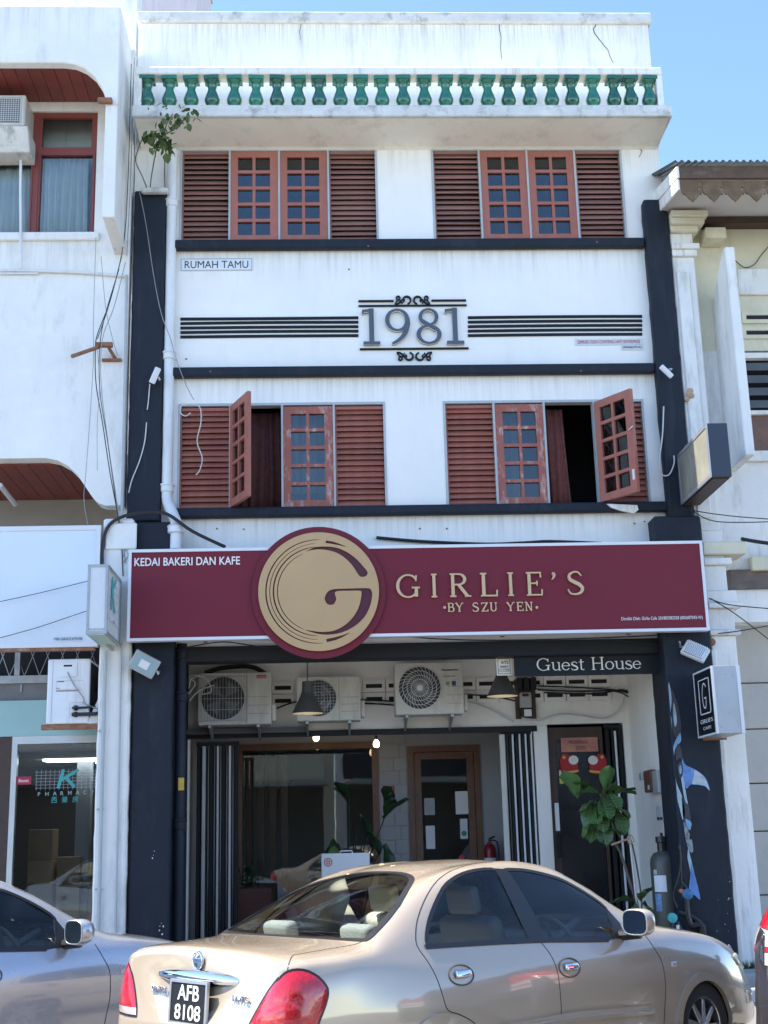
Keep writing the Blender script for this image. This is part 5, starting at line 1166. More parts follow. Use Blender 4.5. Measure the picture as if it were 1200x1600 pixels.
def curved_label(a0, a1, z0, z1, m):
    mb = MB(); n = 8
    for i in range(n+1):
        a = math.radians(a0+(a1-a0)*i/n); mb.v += [Vector((cx+(r+.002)*math.cos(a), TY+(r+.002)*math.sin(a), z0)), Vector((cx+(r+.002)*math.cos(a), TY+(r+.002)*math.sin(a), z1))]
    mb.f = [(2*i, 2*i+2, 2*i+3, 2*i+1) for i in range(n)]; return mb.build('label_sticker', m, WF)
curved_label(205, 258, zt6-.42, zt6-.25, lightw); curved_label(205, 235, zt6-.62, zt6-.44, mat('blue_white_sticker', (.16, .26, .42), .5, var=.6, scale=14)); curved_label(205, 222, zt6-.24, zt6-.19, greyframe)
MB().lathe([(.2, 0), (.2, .06)], (cx, TY, .2), 24).build('base', blacktrim, WF)
c = at(1075, 1440, .1); WP = thing('water_pump', 'black pipework and pump with teal and blue valve knobs at the mural pillar', 'pump', (c.x, .1, .2))
pm = MB()
for pts, rr in (([(1072, 1400), (1074, 1425), (1080, 1445), (1095, 1445), (1100, 1470), (1102, 1500)], .035), ([(1060, 1425), (1080, 1432), (1092, 1440), (1100, 1450)], .03), ([(1058, 1418), (1052, 1398), (1060, 1370), (1064, 1340), (1060, 1322)], .010), ([(1066, 1405), (1064, 1360), (1062, 1320)], .010), ([(1058, 1440), (1070, 1470), (1080, 1510)], .022), ([(1050, 1440), (1052, 1480), (1052, 1520)], .02), ([(1064, 1378), (1072, 1388), (1076, 1398)], .02)):
    pm.tube(smooth_pts(pxw(pts, -.32), 5), rr, 8)
pm.build('pipes', blacktrim, WP, smooth=True)
c = at(1074, 1397, -.36); MB().lathe([(.045, -.03), (.055, -.02), (.055, .03), (.03, .045)], c, 14, 'y').build('valve_knob', mat('blue_plastic', (.03, .14, .28), .35), WP, smooth=True)
c = at(1050, 1434, -.36); MB().lathe([(.045, -.03), (.05, -.02), (.05, .03), (.02, .04)], c, 14, 'y').build('valve_knob', mat('teal_plastic', (.05, .36, .36), .35), WP, smooth=True)
c = at(1064, 1392, -.35); MB().lathe([(.022, -.02), (.022, .03)], c, 10, 'y').build('union_nut', mat('orange_plastic', (.45, .14, .06), .5), WP)
MB().box(at(1088, 1460, -.3).x-.09, at(1088, 1460, -.3).x+.09, -.42, -.275, .2, .52).build('pump_body', blacktrim, WP, bevel=.03, seg=2)
MB().tube([at(1059, 1445, -.33), at(1060, 1520, -.33)], .018, 8).build('riser_pipe', lightw, WP)

# mural painted on the right pillar
MU = thing('wall_mural', 'blue and white swirling mural with a pale tail shape painted on the right pillar', 'mural', (3.8, -.27, 1.9))
def mpoly(name, pts, m, k=0):
    P = gsm(pts, 4); q = [at(x, y, -.27) for x, y in P]; q = [(max(v.x, 3.668), v.z) for v in q]
    MB().prism(q, -.2765-k*.0006, -.2745).build(name, m, MU)
mb1 = mat('mural_pale_blue', (.34, .46, .52), .6, var=.3, scale=9); mb2 = mat('mural_blue', (.12, .24, .52), .6, var=.4, scale=9, dirt=((.45, .58, .72), .7, 6, 2)); mb3 = mat('mural_dark', (.045, .042, .045), .6, var=.3, scale=10); mb4 = mat('mural_mid_blue', (.18, .34, .52), .6, var=.3, scale=8)
zz = lambda pts: [(1000+x/5.925, 1060+y/5.925) for x, y in pts]
mpoly('brush_shape', zz([(268, 35), (285, 120), (290, 230), (272, 330), (250, 330), (245, 220), (252, 110)]), mb1)
mpoly('brush_shape', zz([(292, 90), (350, 250), (378, 420), (372, 500), (330, 550), (300, 470), (290, 300)]), mb3)
mpoly('brush_shape', zz([(310, 220), (330, 300), (340, 400), (325, 450), (312, 400), (306, 300)]), mb1, 2)
mpoly('brush_shape', zz([(255, 335), (290, 360), (292, 480), (285, 560), (265, 560), (250, 450)]), mb4)
mpoly('brush_shape', zz([(372, 500), (378, 580), (330, 640), (310, 740), (310, 820), (292, 760), (300, 660), (330, 570)]), mb4, 1)
mpoly('brush_shape', zz([(345, 600), (375, 640), (392, 740), (360, 740), (335, 760), (330, 680)]), mb3, 1)
mpoly('brush_shape', zz([(390, 740), (420, 800), (480, 830), (550, 870), (610, 930), (645, 1040), (600, 1000), (520, 985), (465, 985), (430, 1020), (405, 960), (380, 860)]), mb2, 2)
mpoly('brush_shape', zz([(500, 845), (560, 880), (610, 940), (640, 1030), (600, 995), (530, 980), (480, 975), (500, 900)]), mat('mural_grey_blue', (.42, .50, .54), .6, var=.3, scale=20), 3)
mpoly('brush_shape', zz([(290, 690), (310, 850), (345, 990), (390, 1100), (415, 1250), (395, 1310), (360, 1180), (320, 1030), (295, 880)]), mb1, 1)
mpoly('brush_shape', zz([(345, 800), (370, 770), (392, 800), (395, 880), (375, 930), (355, 890)]), mb3, 3)
mpoly('brush_shape', zz([(358, 830), (372, 800), (385, 840), (380, 880), (366, 880)]), mb4, 4)
mpoly('brush_shape', zz([(375, 900), (400, 930), (430, 1100), (440, 1160), (415, 1130), (395, 1030)]), mb1, 3)
mpoly('brush_shape', zz([(385, 1100), (440, 1150), (468, 1290), (475, 1400), (440, 1400), (400, 1310)]), mb3, 1)
mpoly('brush_shape', zz([(420, 1300), (470, 1330), (475, 1390), (450, 1400), (425, 1350)]), mb4, 3)
mpoly('brush_shape', zz([(400, 1320), (440, 1400), (480, 1500), (490, 1600), (455, 1600), (420, 1480)]), mat('mural_grey', (.22, .25, .27), .6, var=.8, scale=22), 2)
mpoly('brush_shape', [(1075, 1324), (1080, 1345), (1086, 1370), (1093, 1400), (1082, 1385), (1078, 1360), (1074, 1340)], mb1, 2)
mpoly('brush_shape', [(1080, 1348), (1087, 1375), (1094, 1405), (1084, 1398), (1076, 1396), (1078, 1370)], mb2, 3)
mpoly('brush_shape', zz([(500, 1255), (520, 1260), (510, 1370), (480, 1480), (455, 1480), (470, 1380)]), blackp, 4)

# pharmacy window lettering and goods
LT = thing('window_lettering', 'teal K pharmacy lettering on the pharmacy window', 'lettering', (-3.0, PY, 2.1))
Yl = PY-.004; a0 = at(88, 1232, Yl); km = MB()
for k, (p, w) in enumerate([ln(.08, .0, .30, 1.0, .15), ln(.20, .42, 1.0, .95, .14), ln(.42, .58, .84, .04, .15)]): km.ribbon([(a0.x+x*.24, a0.z+z*.21) for x, z in p], [v*.24 for v in w], Yl-.001-.0005*k, Yl+.001)
km.build('letter', teal, LT)
for k, ch in enumerate('PHARMACY'):
    p = at(59+k*11.8, 1244-k*.5, Yl); text(ch, p.x, p.z, Yl-.001, mat('pale_teal_lettering', (.32, .50, .50), .5), LT, height=.042, extrude=.0005, bold=.01)
for k, ch in enumerate('西藥房'):
    p = at(80+k*16.5, 1255-k*.6, Yl); text(ch, p.x, p.z, Yl-.001, teal, LT, width=.062, height=.068, extrude=.0005)
gl = MB()
for k in range(6): p = at(55, 1207+k*5, Yl); gl.box(p.x, -2.47, Yl, Yl+.001, p.z, p.z+.0035)
for k in range(14): x = at(55, 1220, Yl).x+.012+k*.05; gl.box(x, x+.0035, Yl+.0012, Yl+.002, at(58, 1232, Yl).z-.02, at(58, 1206, Yl).z+.02)
gl.build('printed_grid', greyframe, LT)
t = thing('window_sticker', 'small crimson sticker reading Boost at the left of the pharmacy window', 'sticker', (-3.4, PY, 2.3))
p = at(24, 1226, Yl); MB().box(p.x, p.x+.175, Yl-.001, Yl+.001, p.z, p.z+.085).build('sheet', mat('crimson_sticker', (.45, .02, .07), .5), t, bevel=.0)
text('Boost', p.x+.035, p.z+.025, Yl-.002, textw, t, width=.11, height=.035, extrude=.0005, bold=.01)
cb = mat('cardboard', (.48, .33, .20), .8, var=.15, rnd=.2)
rnd = random.Random(2); k = 0
nm = ('bottom', 'second', 'third', 'fourth', 'fifth')
for col, x in enumerate((-3.50, -3.20, -2.92)):
    z = .2
    for j in range((5, 4, 3)[col]):
        w, h = .27, rnd.uniform(.26, .36)
        o = MB().box(x, x+w, 1.5+col*.15, 1.85+col*.15, z+.002, z+h).build('cardboard_box', cb, bevel=.006); z += h
        tag(o, 'cardboard carton inside the pharmacy, %s from the floor in the %s stack' % (nm[j], ('left', 'middle', 'right')[col]), 'carton', 'cartons stacked in the pharmacy')

# ================================================================ loose metal, pipes, cables
t = thing('rusty_bracket', 'rusty old steel bracket arm on the left building wall', 'bracket', (-2.5, WY, 7.1))
mb = MB(); mb.tube([at(112, 557, -.5), at(155, 542, -.3)], .022, 6); mb.tube([at(168, 540, -.3), at(180, 560, -.16)], .02, 6); mb.build('arm', rust, t)
a, b = at(150, 536, -.3), at(176, 542, -.3); MB().box(a.x, b.x, -.33, -.27, b.z, a.z).build('plate', rust, t)
a, b = at(160, 562, -.16), at(190, 565, -.16); MB().box(a.x, b.x, -.2, WY-.001, b.z, a.z).build('base_plate', rust, t)
t = thing('conduit', 'white pipe running down and along the upper left building wall', 'pipe', (-3.5, WY, 8.3))
mb = MB(); mb.tube(pxw([(33, 196), (32, 300), (33, 419)], WY-.08), .017, 8); mb.tube(pxw([(0, 422), (60, 423), (120, 425), (197, 431)], WY-.03), .018, 8); mb.tube(pxw([(-20, 427), (60, 427)], WY-.03), .012, 6)
mb.build('pipe', whitepvc, t, smooth=True)
t = thing('conduit', 'grey conduits rising beside the white pillar between the two shops', 'pipe', (-2.3, -.33, .2))
mb = MB(); mb.tube(pxw([(198, 430), (196, 560), (193, 700), (190, 815), (190, 880)], -.2), .016, 8); mb.tube(pxw([(165, 1018), (160, 1200), (153, 1480)], -.36), .02, 8); mb.tube(pxw([(190, 1005), (186, 1200), (180, 1480)], -.345), .012, 6)
for py in (1142, 1265, 1390): p = at(162-(py-1018)*.02, py, -.36); mb.box(p.x-.04, p.x+.03, -.36, -.33, p.z-.01, p.z+.012)
mb.build('pipe', greyframe, t, smooth=True)
def cable(label, lines, m, r, Y, loc=None, name='cable'):
    if len(lines) == 1: return tag(wire(MB(), pxw(lines[0], Y), r).build(name, m, smooth=True), label, 'cable')
    t_ = thing(name, label, 'cable', at(*lines[0][0], Y))
    for l in lines: wire(MB(), pxw(l, Y), r).build('strand', m, t_, smooth=True)
    return t_
t = thing('cable_bundle', 'bundle of dark cables hanging down the right side of the left building wall', 'cable', (-2.4, -.3, 7))
for l, m_, r_ in (([(190, 400), (172, 470), (153, 520), (149, 545), (150, 600), (160, 660), (172, 740), (188, 830), (192, 900)], rubber, .006), ([(186, 420), (165, 490), (156, 540), (156, 610), (168, 690), (182, 790), (192, 850)], rubber, .005), ([(196, 410), (178, 480), (160, 530), (158, 600), (170, 700), (185, 800), (196, 880)], greywire, .005), ([(150, 370), (148, 430), (146, 500), (146, 560), (140, 660), (134, 740), (131, 780), (137, 820)], greywire, .004), ([(158, 400), (165, 480), (176, 530), (184, 556)], greywire, .004), ([(152, 545), (156, 600), (152, 660), (152, 735)], greywire, .003), ([(205, 100), (203, 180), (200, 280), (193, 380), (172, 470), (152, 530)], rubber, .005), ([(210, 90), (207, 170), (204, 280), (198, 400)], greywire, .006), ([(193, 870), (197, 840), (190, 815), (194, 850), (200, 868), (190, 880)], greywire, .004)):
    o = MB(); wire(o, pxw(l, -.33), r_); o.build('strand', m_, t, smooth=True)
cable('thick black cable arching from the pillar top over to the burgundy sign', [[(160, 905), (160, 860), (168, 825), (190, 808), (230, 800), (262, 804), (300, 830), (352, 855)]], rubber, .020, -.36)
cable('thin grey cable dropping from the pillar top along the left navy pillar', [[(218, 300), (228, 350), (240, 430), (252, 490), (266, 528), (275, 560), (290, 600), (303, 625)]], greywire, .005, -.16)
cable('loose white flex dangling over the middle left louvre shutter', [[(283, 634), (295, 632), (312, 636), (314, 660), (308, 690), (316, 715), (312, 735), (306, 742)], [(283, 634), (282, 645), (290, 650), (298, 645)]], whitewire, .007, -.06)
cable('white lead hanging on the left navy pillar below the spotlight', [[(229, 660), (226, 690), (218, 720), (206, 750), (201, 770)], [(234, 600), (232, 625), (230, 640)]], whitewire, .007, -.15)
cable('white lead looping from the right navy pillar to the blank light box', [[(1037, 635), (1035, 680), (1030, 720), (1032, 740), (1045, 742), (1053, 725), (1053, 712)]], whitewire, .009, -.2)
cable('black cable crossing above the burgundy sign at its right half', [[(588, 840), (660, 846), (760, 850), (820, 848), (860, 846), (940, 849)]], rubber, .018, -.03)
cable('thin sagging cable on the cream wall under the right eave', [[(1146, 404), (1158, 415), (1168, 418), (1180, 412), (1190, 398), (1210, 375)]], rubber, .006, .12)
cable('thick black cable running right from the old capital', [[(1158, 842), (1180, 846), (1215, 851)]], rubber, .022, -.2)
cable('thin dark cables crossing the right building front', [[(1038, 785), (1080, 797), (1140, 806), (1215, 812)], [(1080, 797), (1120, 815), (1215, 815)], [(1108, 935), (1140, 945), (1215, 952)], [(1122, 990), (1160, 985), (1215, 975)], [(1110, 935), (1150, 960), (1215, 1010)]], rubber, .006, -.22)
cable('two taut wires crossing the blank pharmacy signboard', [[(-5, 941), (60, 927), (137, 908)], [(-5, 998), (60, 980), (137, 954)]], rubber, .004, -.42)
cable('tangle of dark cables along the vent blocks', [[(425, 1110), (470, 1095), (530, 1098), (600, 1100)], [(560, 1093), (620, 1096)], [(565, 1098), (620, 1102)], [(725, 1085), (770, 1088), (805, 1095)], [(840, 1072), (900, 1074), (960, 1078), (990, 1085)], [(840, 1078), (900, 1080), (960, 1080), (985, 1090), (1010, 1100), (1035, 1103)], [(850, 1082), (930, 1084), (975, 1078), (995, 1095), (1030, 1095)]], rubber, .010, BY-.07)
cable('pale conduit curving along the wall above the guest house door', [[(815, 1122), (840, 1125), (862, 1118), (880, 1115), (910, 1118), (940, 1122), (960, 1115), (972, 1100), (978, 1080), (990, 1063), (1002, 1060), (1010, 1070)], [(730, 1095), (760, 1105), (803, 1128)]], whitewire, .012, BY-.06)
cable('loop of pale wires left of the leftmost air conditioner', [[(296, 1095), (310, 1080), (330, 1072), (335, 1072)], [(294, 1085), (305, 1068), (295, 1058), (310, 1055), (325, 1065)], [(295, 1075), (300, 1060), (320, 1058), (330, 1080), (315, 1085)]], whitewire, .008, 1.35)
cable('black pipe lagging bent over the top of the leftmost air conditioner', [[(320, 1052), (345, 1044), (380, 1041), (400, 1044), (418, 1055)]], rubber, .03, 1.7)
cable('thin wires trailing along the beam behind the burgundy sign', [[(290, 1012), (350, 1003), (420, 1012), (470, 1005)], [(600, 992), (700, 999), (820, 1000), (1000, 994), (1045, 990)], [(960, 1000), (1000, 1005), (1040, 1010), (1060, 1030), (1085, 1045)]], rubber, .007, -.12)
t = thing('number_sticker', 'small yellow sticker on the navy downpipe', 'sticker', (-1.6, -.09, 2.1))
p = at(283, 1225, -.095); MB().box(p.x-.03, p.x+.03, -.097, -.089, p.z-.065, p.z+.065).build('sheet', mat('yellow_sticker', (.62, .42, .05), .5, var=.3, scale=20), t)

tf = MB(); rnd = random.Random(8)
for k in range(120):
    p = at(1165+rnd.uniform(-12, 18), 1512+rnd.uniform(-2, 3), -.3); h_ = rnd.uniform(.03, .10); a = rnd.uniform(0, 6.28)
    tf.add([(p.x, p.y, .2), (p.x+.012*math.cos(a), p.y+.012*math.sin(a), .2), (p.x+.05*math.cos(a)*rnd.random(), p.y-.04*rnd.random(), .2+h_)], [(0, 1, 2)])
o = stuff(tf.build('grass', weedm)); o['label'] = 'tuft of grass at the foot of the right pillar'; o['category'] = 'grass'
# ================================================================ cars
def pchip(xs, ys, x):
    n = len(xs)
    if x <= xs[0]: return ys[0]
    if x >= xs[-1]: return ys[-1]
    i = max(k for k in range(n-1) if xs[k] <= x)
    d = [(ys[k+1]-ys[k])/(xs[k+1]-xs[k]) for k in range(n-1)]
    def m(k):
        if k == 0: return d[0]
        if k == n-1: return d[-1]
        if d[k-1]*d[k] <= 0: return 0
        h0, h1 = xs[k]-xs[k-1], xs[k+1]-xs[k]; w1, w2 = 2*h1+h0, h1+2*h0
        return (w1+w2)/(w1/d[k-1]+w2/d[k])
    h = xs[i+1]-xs[i]; t = (x-xs[i])/h
    return (2*t**3-3*t*t+1)*ys[i]+(t**3-2*t*t+t)*h*m(i)+(-2*t**3+3*t*t)*ys[i+1]+(t**3-t*t)*h*m(i+1)
SEDAN = dict(
 x=[0, .06, .18, .40, .62, .80, 1.00, 1.20, 1.40, 1.70, 2.05, 2.40, 2.70, 3.00, 3.25, 3.45, 3.80, 4.10, 4.30, 4.42, 4.47],
 P0=[(0, 1.025), (0, 1.042), (0, 1.052), (0, 1.06), (0, 1.075), (0, 1.155), (0, 1.245), (0, 1.325), (0, 1.385), (0, 1.435), (0, 1.45), (0, 1.415), (0, 1.31), (0, 1.16), (0, 1.03), (0, .985), (0, .935), (0, .86), (0, .78), (0, .69), (0, .62)],
 P1=[(-.37, 1.018), (-.385, 1.034), (-.40, 1.043), (-.40, 1.052), (-.38, 1.068), (-.36, 1.145), (-.34, 1.233), (-.33, 1.312), (-.33, 1.372), (-.33, 1.42), (-.33, 1.436), (-.33, 1.40), (-.34, 1.295), (-.36, 1.145), (-.38, 1.02), (-.40, .975), (-.40, .925), (-.38, .85), (-.34, .77), (-.28, .68), (-.25, .61)],
 P2=[(-.675, .98), (-.70, .998), (-.72, 1.008), (-.72, 1.015), (-.70, 1.03), (-.655, 1.10), (-.61, 1.19), (-.58, 1.27), (-.565, 1.33), (-.56, 1.375), (-.56, 1.39), (-.565, 1.355), (-.59, 1.25), (-.63, 1.10), (-.67, .99), (-.70, .95), (-.70, .895), (-.66, .815), (-.60, .73), (-.52, .65), (-.46, .59)],
 P3=[(-.70, .88), (-.765, .91), (-.80, .93), (-.815, .945), (-.80, .95), (-.785, .955), (-.775, .96), (-.77, .965), (-.77, .965), (-.772, .965), (-.775, .96), (-.778, .95), (-.78, .945), (-.785, .935), (-.79, .92), (-.79, .90), (-.785, .85), (-.75, .77), (-.68, .69), (-.60, .62), (-.54, .57)],
 P4=[(-.72, .72), (-.79, .74), (-.825, .75), (-.845, .755), (-.848, .755), (-.848, .755), (-.85, .755), (-.85, .755), (-.85, .755), (-.85, .755), (-.85, .75), (-.85, .745), (-.85, .74), (-.85, .735), (-.85, .725), (-.848, .715), (-.84, .69), (-.80, .64), (-.73, .58), (-.66, .54), (-.60, .52)],
 P5=[(-.72, .55), (-.795, .56), (-.83, .56), (-.85, .56), (-.853, .55), (-.855, .54), (-.855, .53), (-.855, .52), (-.855, .51), (-.855, .50), (-.855, .50), (-.855, .50), (-.855, .50), (-.855, .50), (-.855, .50), (-.853, .50), (-.85, .49), (-.82, .47), (-.76, .44), (-.70, .42), (-.64, .42)],
 P6=[(-.70, .34), (-.78, .32), (-.82, .31), (-.83, .30), (-.835, .29), (-.835, .28), (-.83, .27), (-.83, .26), (-.83, .26), (-.83, .26), (-.83, .26), (-.83, .26), (-.83, .26), (-.83, .26), (-.83, .26), (-.83, .26), (-.82, .26), (-.80, .26), (-.74, .26), (-.68, .27), (-.62, .29)],
 P7=[(-.5, .28)]*2+[(-.55, .22)]*17+[(-.45, .24), (-.4, .27)])
def hatch():
    d = {k: list(v) for k, v in SEDAN.items()}
    zc = [1.15, 1.28, 1.40, 1.47, 1.50, 1.51, 1.52, 1.53, 1.53, 1.53, 1.52]
    for i, z in enumerate(zc):
        d['P0'][i] = (0, z); d['P1'][i] = (-.33, z-.012); d['P2'][i] = (-.56, z-.05)
        y, zz_ = d['P3'][i]; d['P3'][i] = (y, .98)
    return d
def body_grid(tab, nu=210):
    seg = [8, 10, 16, 10, 10, 8, 3]; xs = tab['x']; L = xs[-1]
    us = []
    for i in range(nu+1):
        t = i/nu; us.append(L*(t-.035*math.sin(2*pi*t)))
    rows = []
    for x in us:
        P = [Vector((pchip(xs, [p[0] for p in tab['P%d' % k]], x), pchip(xs, [p[1] for p in tab['P%d' % k]], x), 0)) for k in range(8)]
        ext = [Vector((-P[1].x, P[1].y, 0))]+P+[P[7]]
        row = []
        for k in range(7):
            a, b, c, d = ext[k], ext[k+1], ext[k+2], ext[k+3]
            for j in range(seg[k]):
                t = j/seg[k]; q = .5*(2*b+(c-a)*t+(2*a-5*b+4*c-d)*t*t+(3*b-a-3*c+d)*t**3); row.append(q)
        row.append(P[7])
        sh = max(0, 1-x/.45); rows.append([Vector((x+sh*sh*.16*(q.y-.62 if q.y > .62 else (q.y-.62)*.3), q.x, q.y)) for q in row])
    nv = len(rows[0])
    def cap(row, sgn, bulge, zc):
        out = []
        for i in range(1, 15):
            s = 1-i/14; out.append([Vector((p.x*(1 if 1 else 1)+sgn*bulge*(1-s**1.8)-(p.x-row[0].x)*0, p.y*s, zc+(p.z-zc)*s)) for p in row])
        return out
    rc = cap(rows[0], -1, .035, .66); fc = cap(rows[-1], 1, .05, .48)
    return rc[::-1]+rows+fc, nv
def inpoly(x, y, P):
    c = False; n = len(P); j = n-1
    for i in range(n):
        if (P[i][1] > y) != (P[j][1] > y) and x < (P[j][0]-P[i][0])*(y-P[i][1])/(P[j][1]-P[i][1])+P[i][0]: c = not c
        j = i
    return c
class Car:
    def __init__(s, tab, pose):
        s.pose = pose; X, Y, a = pose
        s.M = Matrix.Translation((X, Y, 0)) @ Matrix.Rotation(a, 4, 'Z'); s.Mi = s.M.inverted()
        s.rows, s.nv = body_grid(tab)
        s.v = []; s.f = []
        n = len(s.rows)
        for r in s.rows: s.v += r
        for r in s.rows: s.v += [Vector((p.x, -p.y, p.z)) for p in r]
        o = n*s.nv
        for i in range(n-1):
            for j in range(s.nv-1):
                a_ = i*s.nv+j; s.f.append((a_, a_+1, a_+1+s.nv, a_+s.nv)); s.f.append((o+a_, o+a_+s.nv, o+a_+1+s.nv, o+a_+1))
        s.bvh = BVHTree.FromPolygons([tuple(v) for v in s.v], s.f)
        s.ctr = Vector((2.2, 0, .75))
    def cast(s, px, py):
        d = (fw*FPX+rt*(px-600)-up*(py-800)).normalized(); o = s.Mi @ CAM; d = s.Mi.to_3x3() @ d
        h = s.bvh.ray_cast(o, d)
        if h[0] is None: h = s.bvh.find_nearest(o+d*(s.ctr-o).dot(d))
        return s.out(h[0], h[1])
    def out(s, p, n):
        c = Vector((min(max(p.x, .5), 3.8), 0, .7))
        if n.dot(p-c) < 0: n = -n
        return p, n
    def near(s, p): h = s.bvh.find_nearest(Vector(p)); return s.out(h[0], h[1])
    def side(s, x, z, sg=-1):
        h = s.bvh.ray_cast(Vector((x, sg*2, z)), Vector((0, -sg, 0)))
        if h[0] is None: h = s.bvh.find_nearest(Vector((x, sg*.8, z)))
        return s.out(h[0], h[1])
def dens(pts, closed=False, step=.03):
    P = [Vector(p) for p in pts]
    if closed: P = P+[P[0]]
    out = []
    for a, b in zip(P[:-1], P[1:]):
        n = max(1, int((b-a).length/step))
        out += [a.lerp(b, i/n) for i in range(n)]
    if not closed: out.append(P[-1])
    return out
def surf_ribbon(car, pts, w0, w1, lift, thick, closed, mb=None):
    mb = mb or MB(); P = []; N = []
    for p in pts: q, n = car.near(p); P.append(q); N.append(n)
    n_ = len(P); base = len(mb.v)
    for i in range(n_):
        a, b = (P[i-1], P[(i+1) % n_]) if closed else (P[max(0, i-1)], P[min(n_-1, i+1)])
        t = (b-a).normalized(); sd = t.cross(N[i]).normalized()
        mb.v += [P[i]+sd*w0+N[i]*lift, P[i]+sd*w1+N[i]*lift, P[i]+sd*w1-N[i]*thick, P[i]+sd*w0-N[i]*thick]
    for i in range(n_ if closed else n_-1):
        a = base+4*i; b = base+4*((i+1) % n_)
        for k in range(4): mb.f.append((a+k, a+(k+1) % 4, b+(k+1) % 4, b+k))
    return mb
mir = lambda pts: [Vector((p[0], -p[1], p[2])) for p in pts]
A_ = lambda s, ox, oy, pts: [(ox+s*x, oy+s*y) for x, y in pts]
BEIGE_POSE = (-.768, -6.605, .70975)
ref = Car(SEDAN, BEIGE_POSE)
def trace(pts, sm=4, closed=True):
    P = [ref.cast(x, y)[0] for x, y in pts]
    Q = smooth_pts(P+[P[0]], sm)[:-1] if closed else smooth_pts(P, sm)
    return Q
T = {}
T['rear_side_glass'] = trace(A_(.21667, 640, 1330, [(122, 655), (122, 600), (140, 500), (180, 390), (240, 270), (300, 210), (380, 165), (480, 138), (590, 130), (640, 160), (720, 300), (790, 470), (848, 640), (620, 655), (400, 668), (160, 684)]), 2)
T['front_side_glass'] = trace([(789, 1359), (815, 1359.5), (840, 1363.8), (873, 1373), (902, 1387.7), (928, 1404), (946, 1418.8), (953, 1437), (960.5, 1464), (931, 1466), (890, 1467), (851, 1467.5), (838, 1440), (822, 1410), (805, 1382)], 2)
rg = [ref.cast(x, y)[0] for x, y in A_(.29167, 330, 1330, [(470, 462), (600, 468), (720, 475), (808, 479), (845, 466), (900, 410), (1000, 290), (1060, 190), (1078, 155), (1062, 132), (1000, 116), (930, 107), (850, 104), (770, 103), (700, 106)])]
rg = [p for p in rg if p.y < -.03]
T['rear_glass'] = smooth_pts([Vector((rg[0].x, 0, 0))]+rg+[Vector((rg[-1].x, 0, 0))], 2)
tl = trace(A_(.26667, 380, 1460, [(20, 575), (40, 525), (80, 450), (150, 330), (230, 240), (262, 217), (320, 206), (380, 216), (440, 250), (485, 300), (497, 340), (483, 410), (445, 510), (415, 575), (300, 590), (120, 590)]), 2)
T['tail_light'] = tl
T['trunk_seam'] = trace(A_(.26667, 380, 1460, [(690, 45), (500, 85), (330, 115), (292, 124), (272, 160), (260, 212)]), 3, False)
T['rear_door_seam'] = trace(A_(.21667, 640, 1330, [(600, 80), (500, 86), (380, 112), (280, 152), (200, 212), (140, 292), (90, 392), (56, 492), (44, 580), (52, 680)])+A_(.2333, 640, 1460, [(120, 180), (180, 290), (230, 440), (260, 510), (330, 535), (400, 570), (440, 600)]), 3, False)
T['mid_seam'] = trace(A_(.2333, 640, 1460, [(880, 55), (940, 130), (985, 230), (1005, 350), (1015, 480), (1018, 600)]), 3, False)
T['front_seam'] = trace(A_(.25, 900, 1440, [(430, 85), (490, 170), (535, 250), (555, 350), (560, 470), (550, 640)]), 3, False)
T['handles'] = [ref.cast(720.5, 1523.5), ref.cast(889.7, 1511.8)]
T['repeater'] = ref.cast(1053, 1506)
T['plate'] = ref.cast(302, 1566); T['emblem'] = ref.cast(300, 1500); T['bar'] = ref.cast(303, 1527)
T['moulding'] = trace([(660, 1632), (800, 1606), (900, 1588), (985, 1580), (1018, 1577)], 3, False)
T['fuel'] = None
tailred = mat('tail_light_red', (.50, .008, .02), .08, var=.25, scale=30, coat=1, bump=.25, bscale=50)
tailclear = mat('tail_light_clear', (.62, .52, .50), .12, var=.3, scale=40, coat=1, bump=.3, bscale=60)
tyre = mat('tyre_rubber', (.018, .018, .019), .8, var=.15)
rimm = mat('alloy', (.52, .53, .54), .25, metal=.9, var=.05)
carglass = glass('car_glass', (.88, .94, .91), 1.5)
def tailm(zc):
    m = mat('tail_light_lens', (.50, .008, .02), .08, var=.3, scale=30, coat=1, bump=.3, bscale=45)
    if 'cut' in m: return m
    m['cut'] = 1; n = m.node_tree.nodes; l = m.node_tree.links; b = n['Principled BSDF']; src = b.inputs['Base Color'].links[0].from_socket
    tc = n.new('ShaderNodeTexCoord'); sp = n.new('ShaderNodeSeparateXYZ'); l.new(tc.outputs['Object'], sp.inputs[0])
    gt = n.new('ShaderNodeMath'); gt.operation = 'LESS_THAN'; gt.inputs[1].default_value = zc; l.new(sp.outputs[2], gt.inputs[0])
    mx = n.new('ShaderNodeMix'); mx.data_type = 'RGBA'; l.new(gt.outputs[0], mx.inputs[0]); l.new(src, mx.inputs[6]); mx.inputs[7].default_value = (.60, .48, .46, 1)
    l.new(mx.outputs[2], b.inputs['Base Color']); return m
def paint(name, col, metal=.55, rough=.32):
    m = mat(name, col, rough, metal=metal, var=.0, scale=4, coat=1.0, spec=.5); m.node_tree.nodes['Principled BSDF'].inputs['Coat IOR'].default_value = 1.8; return m
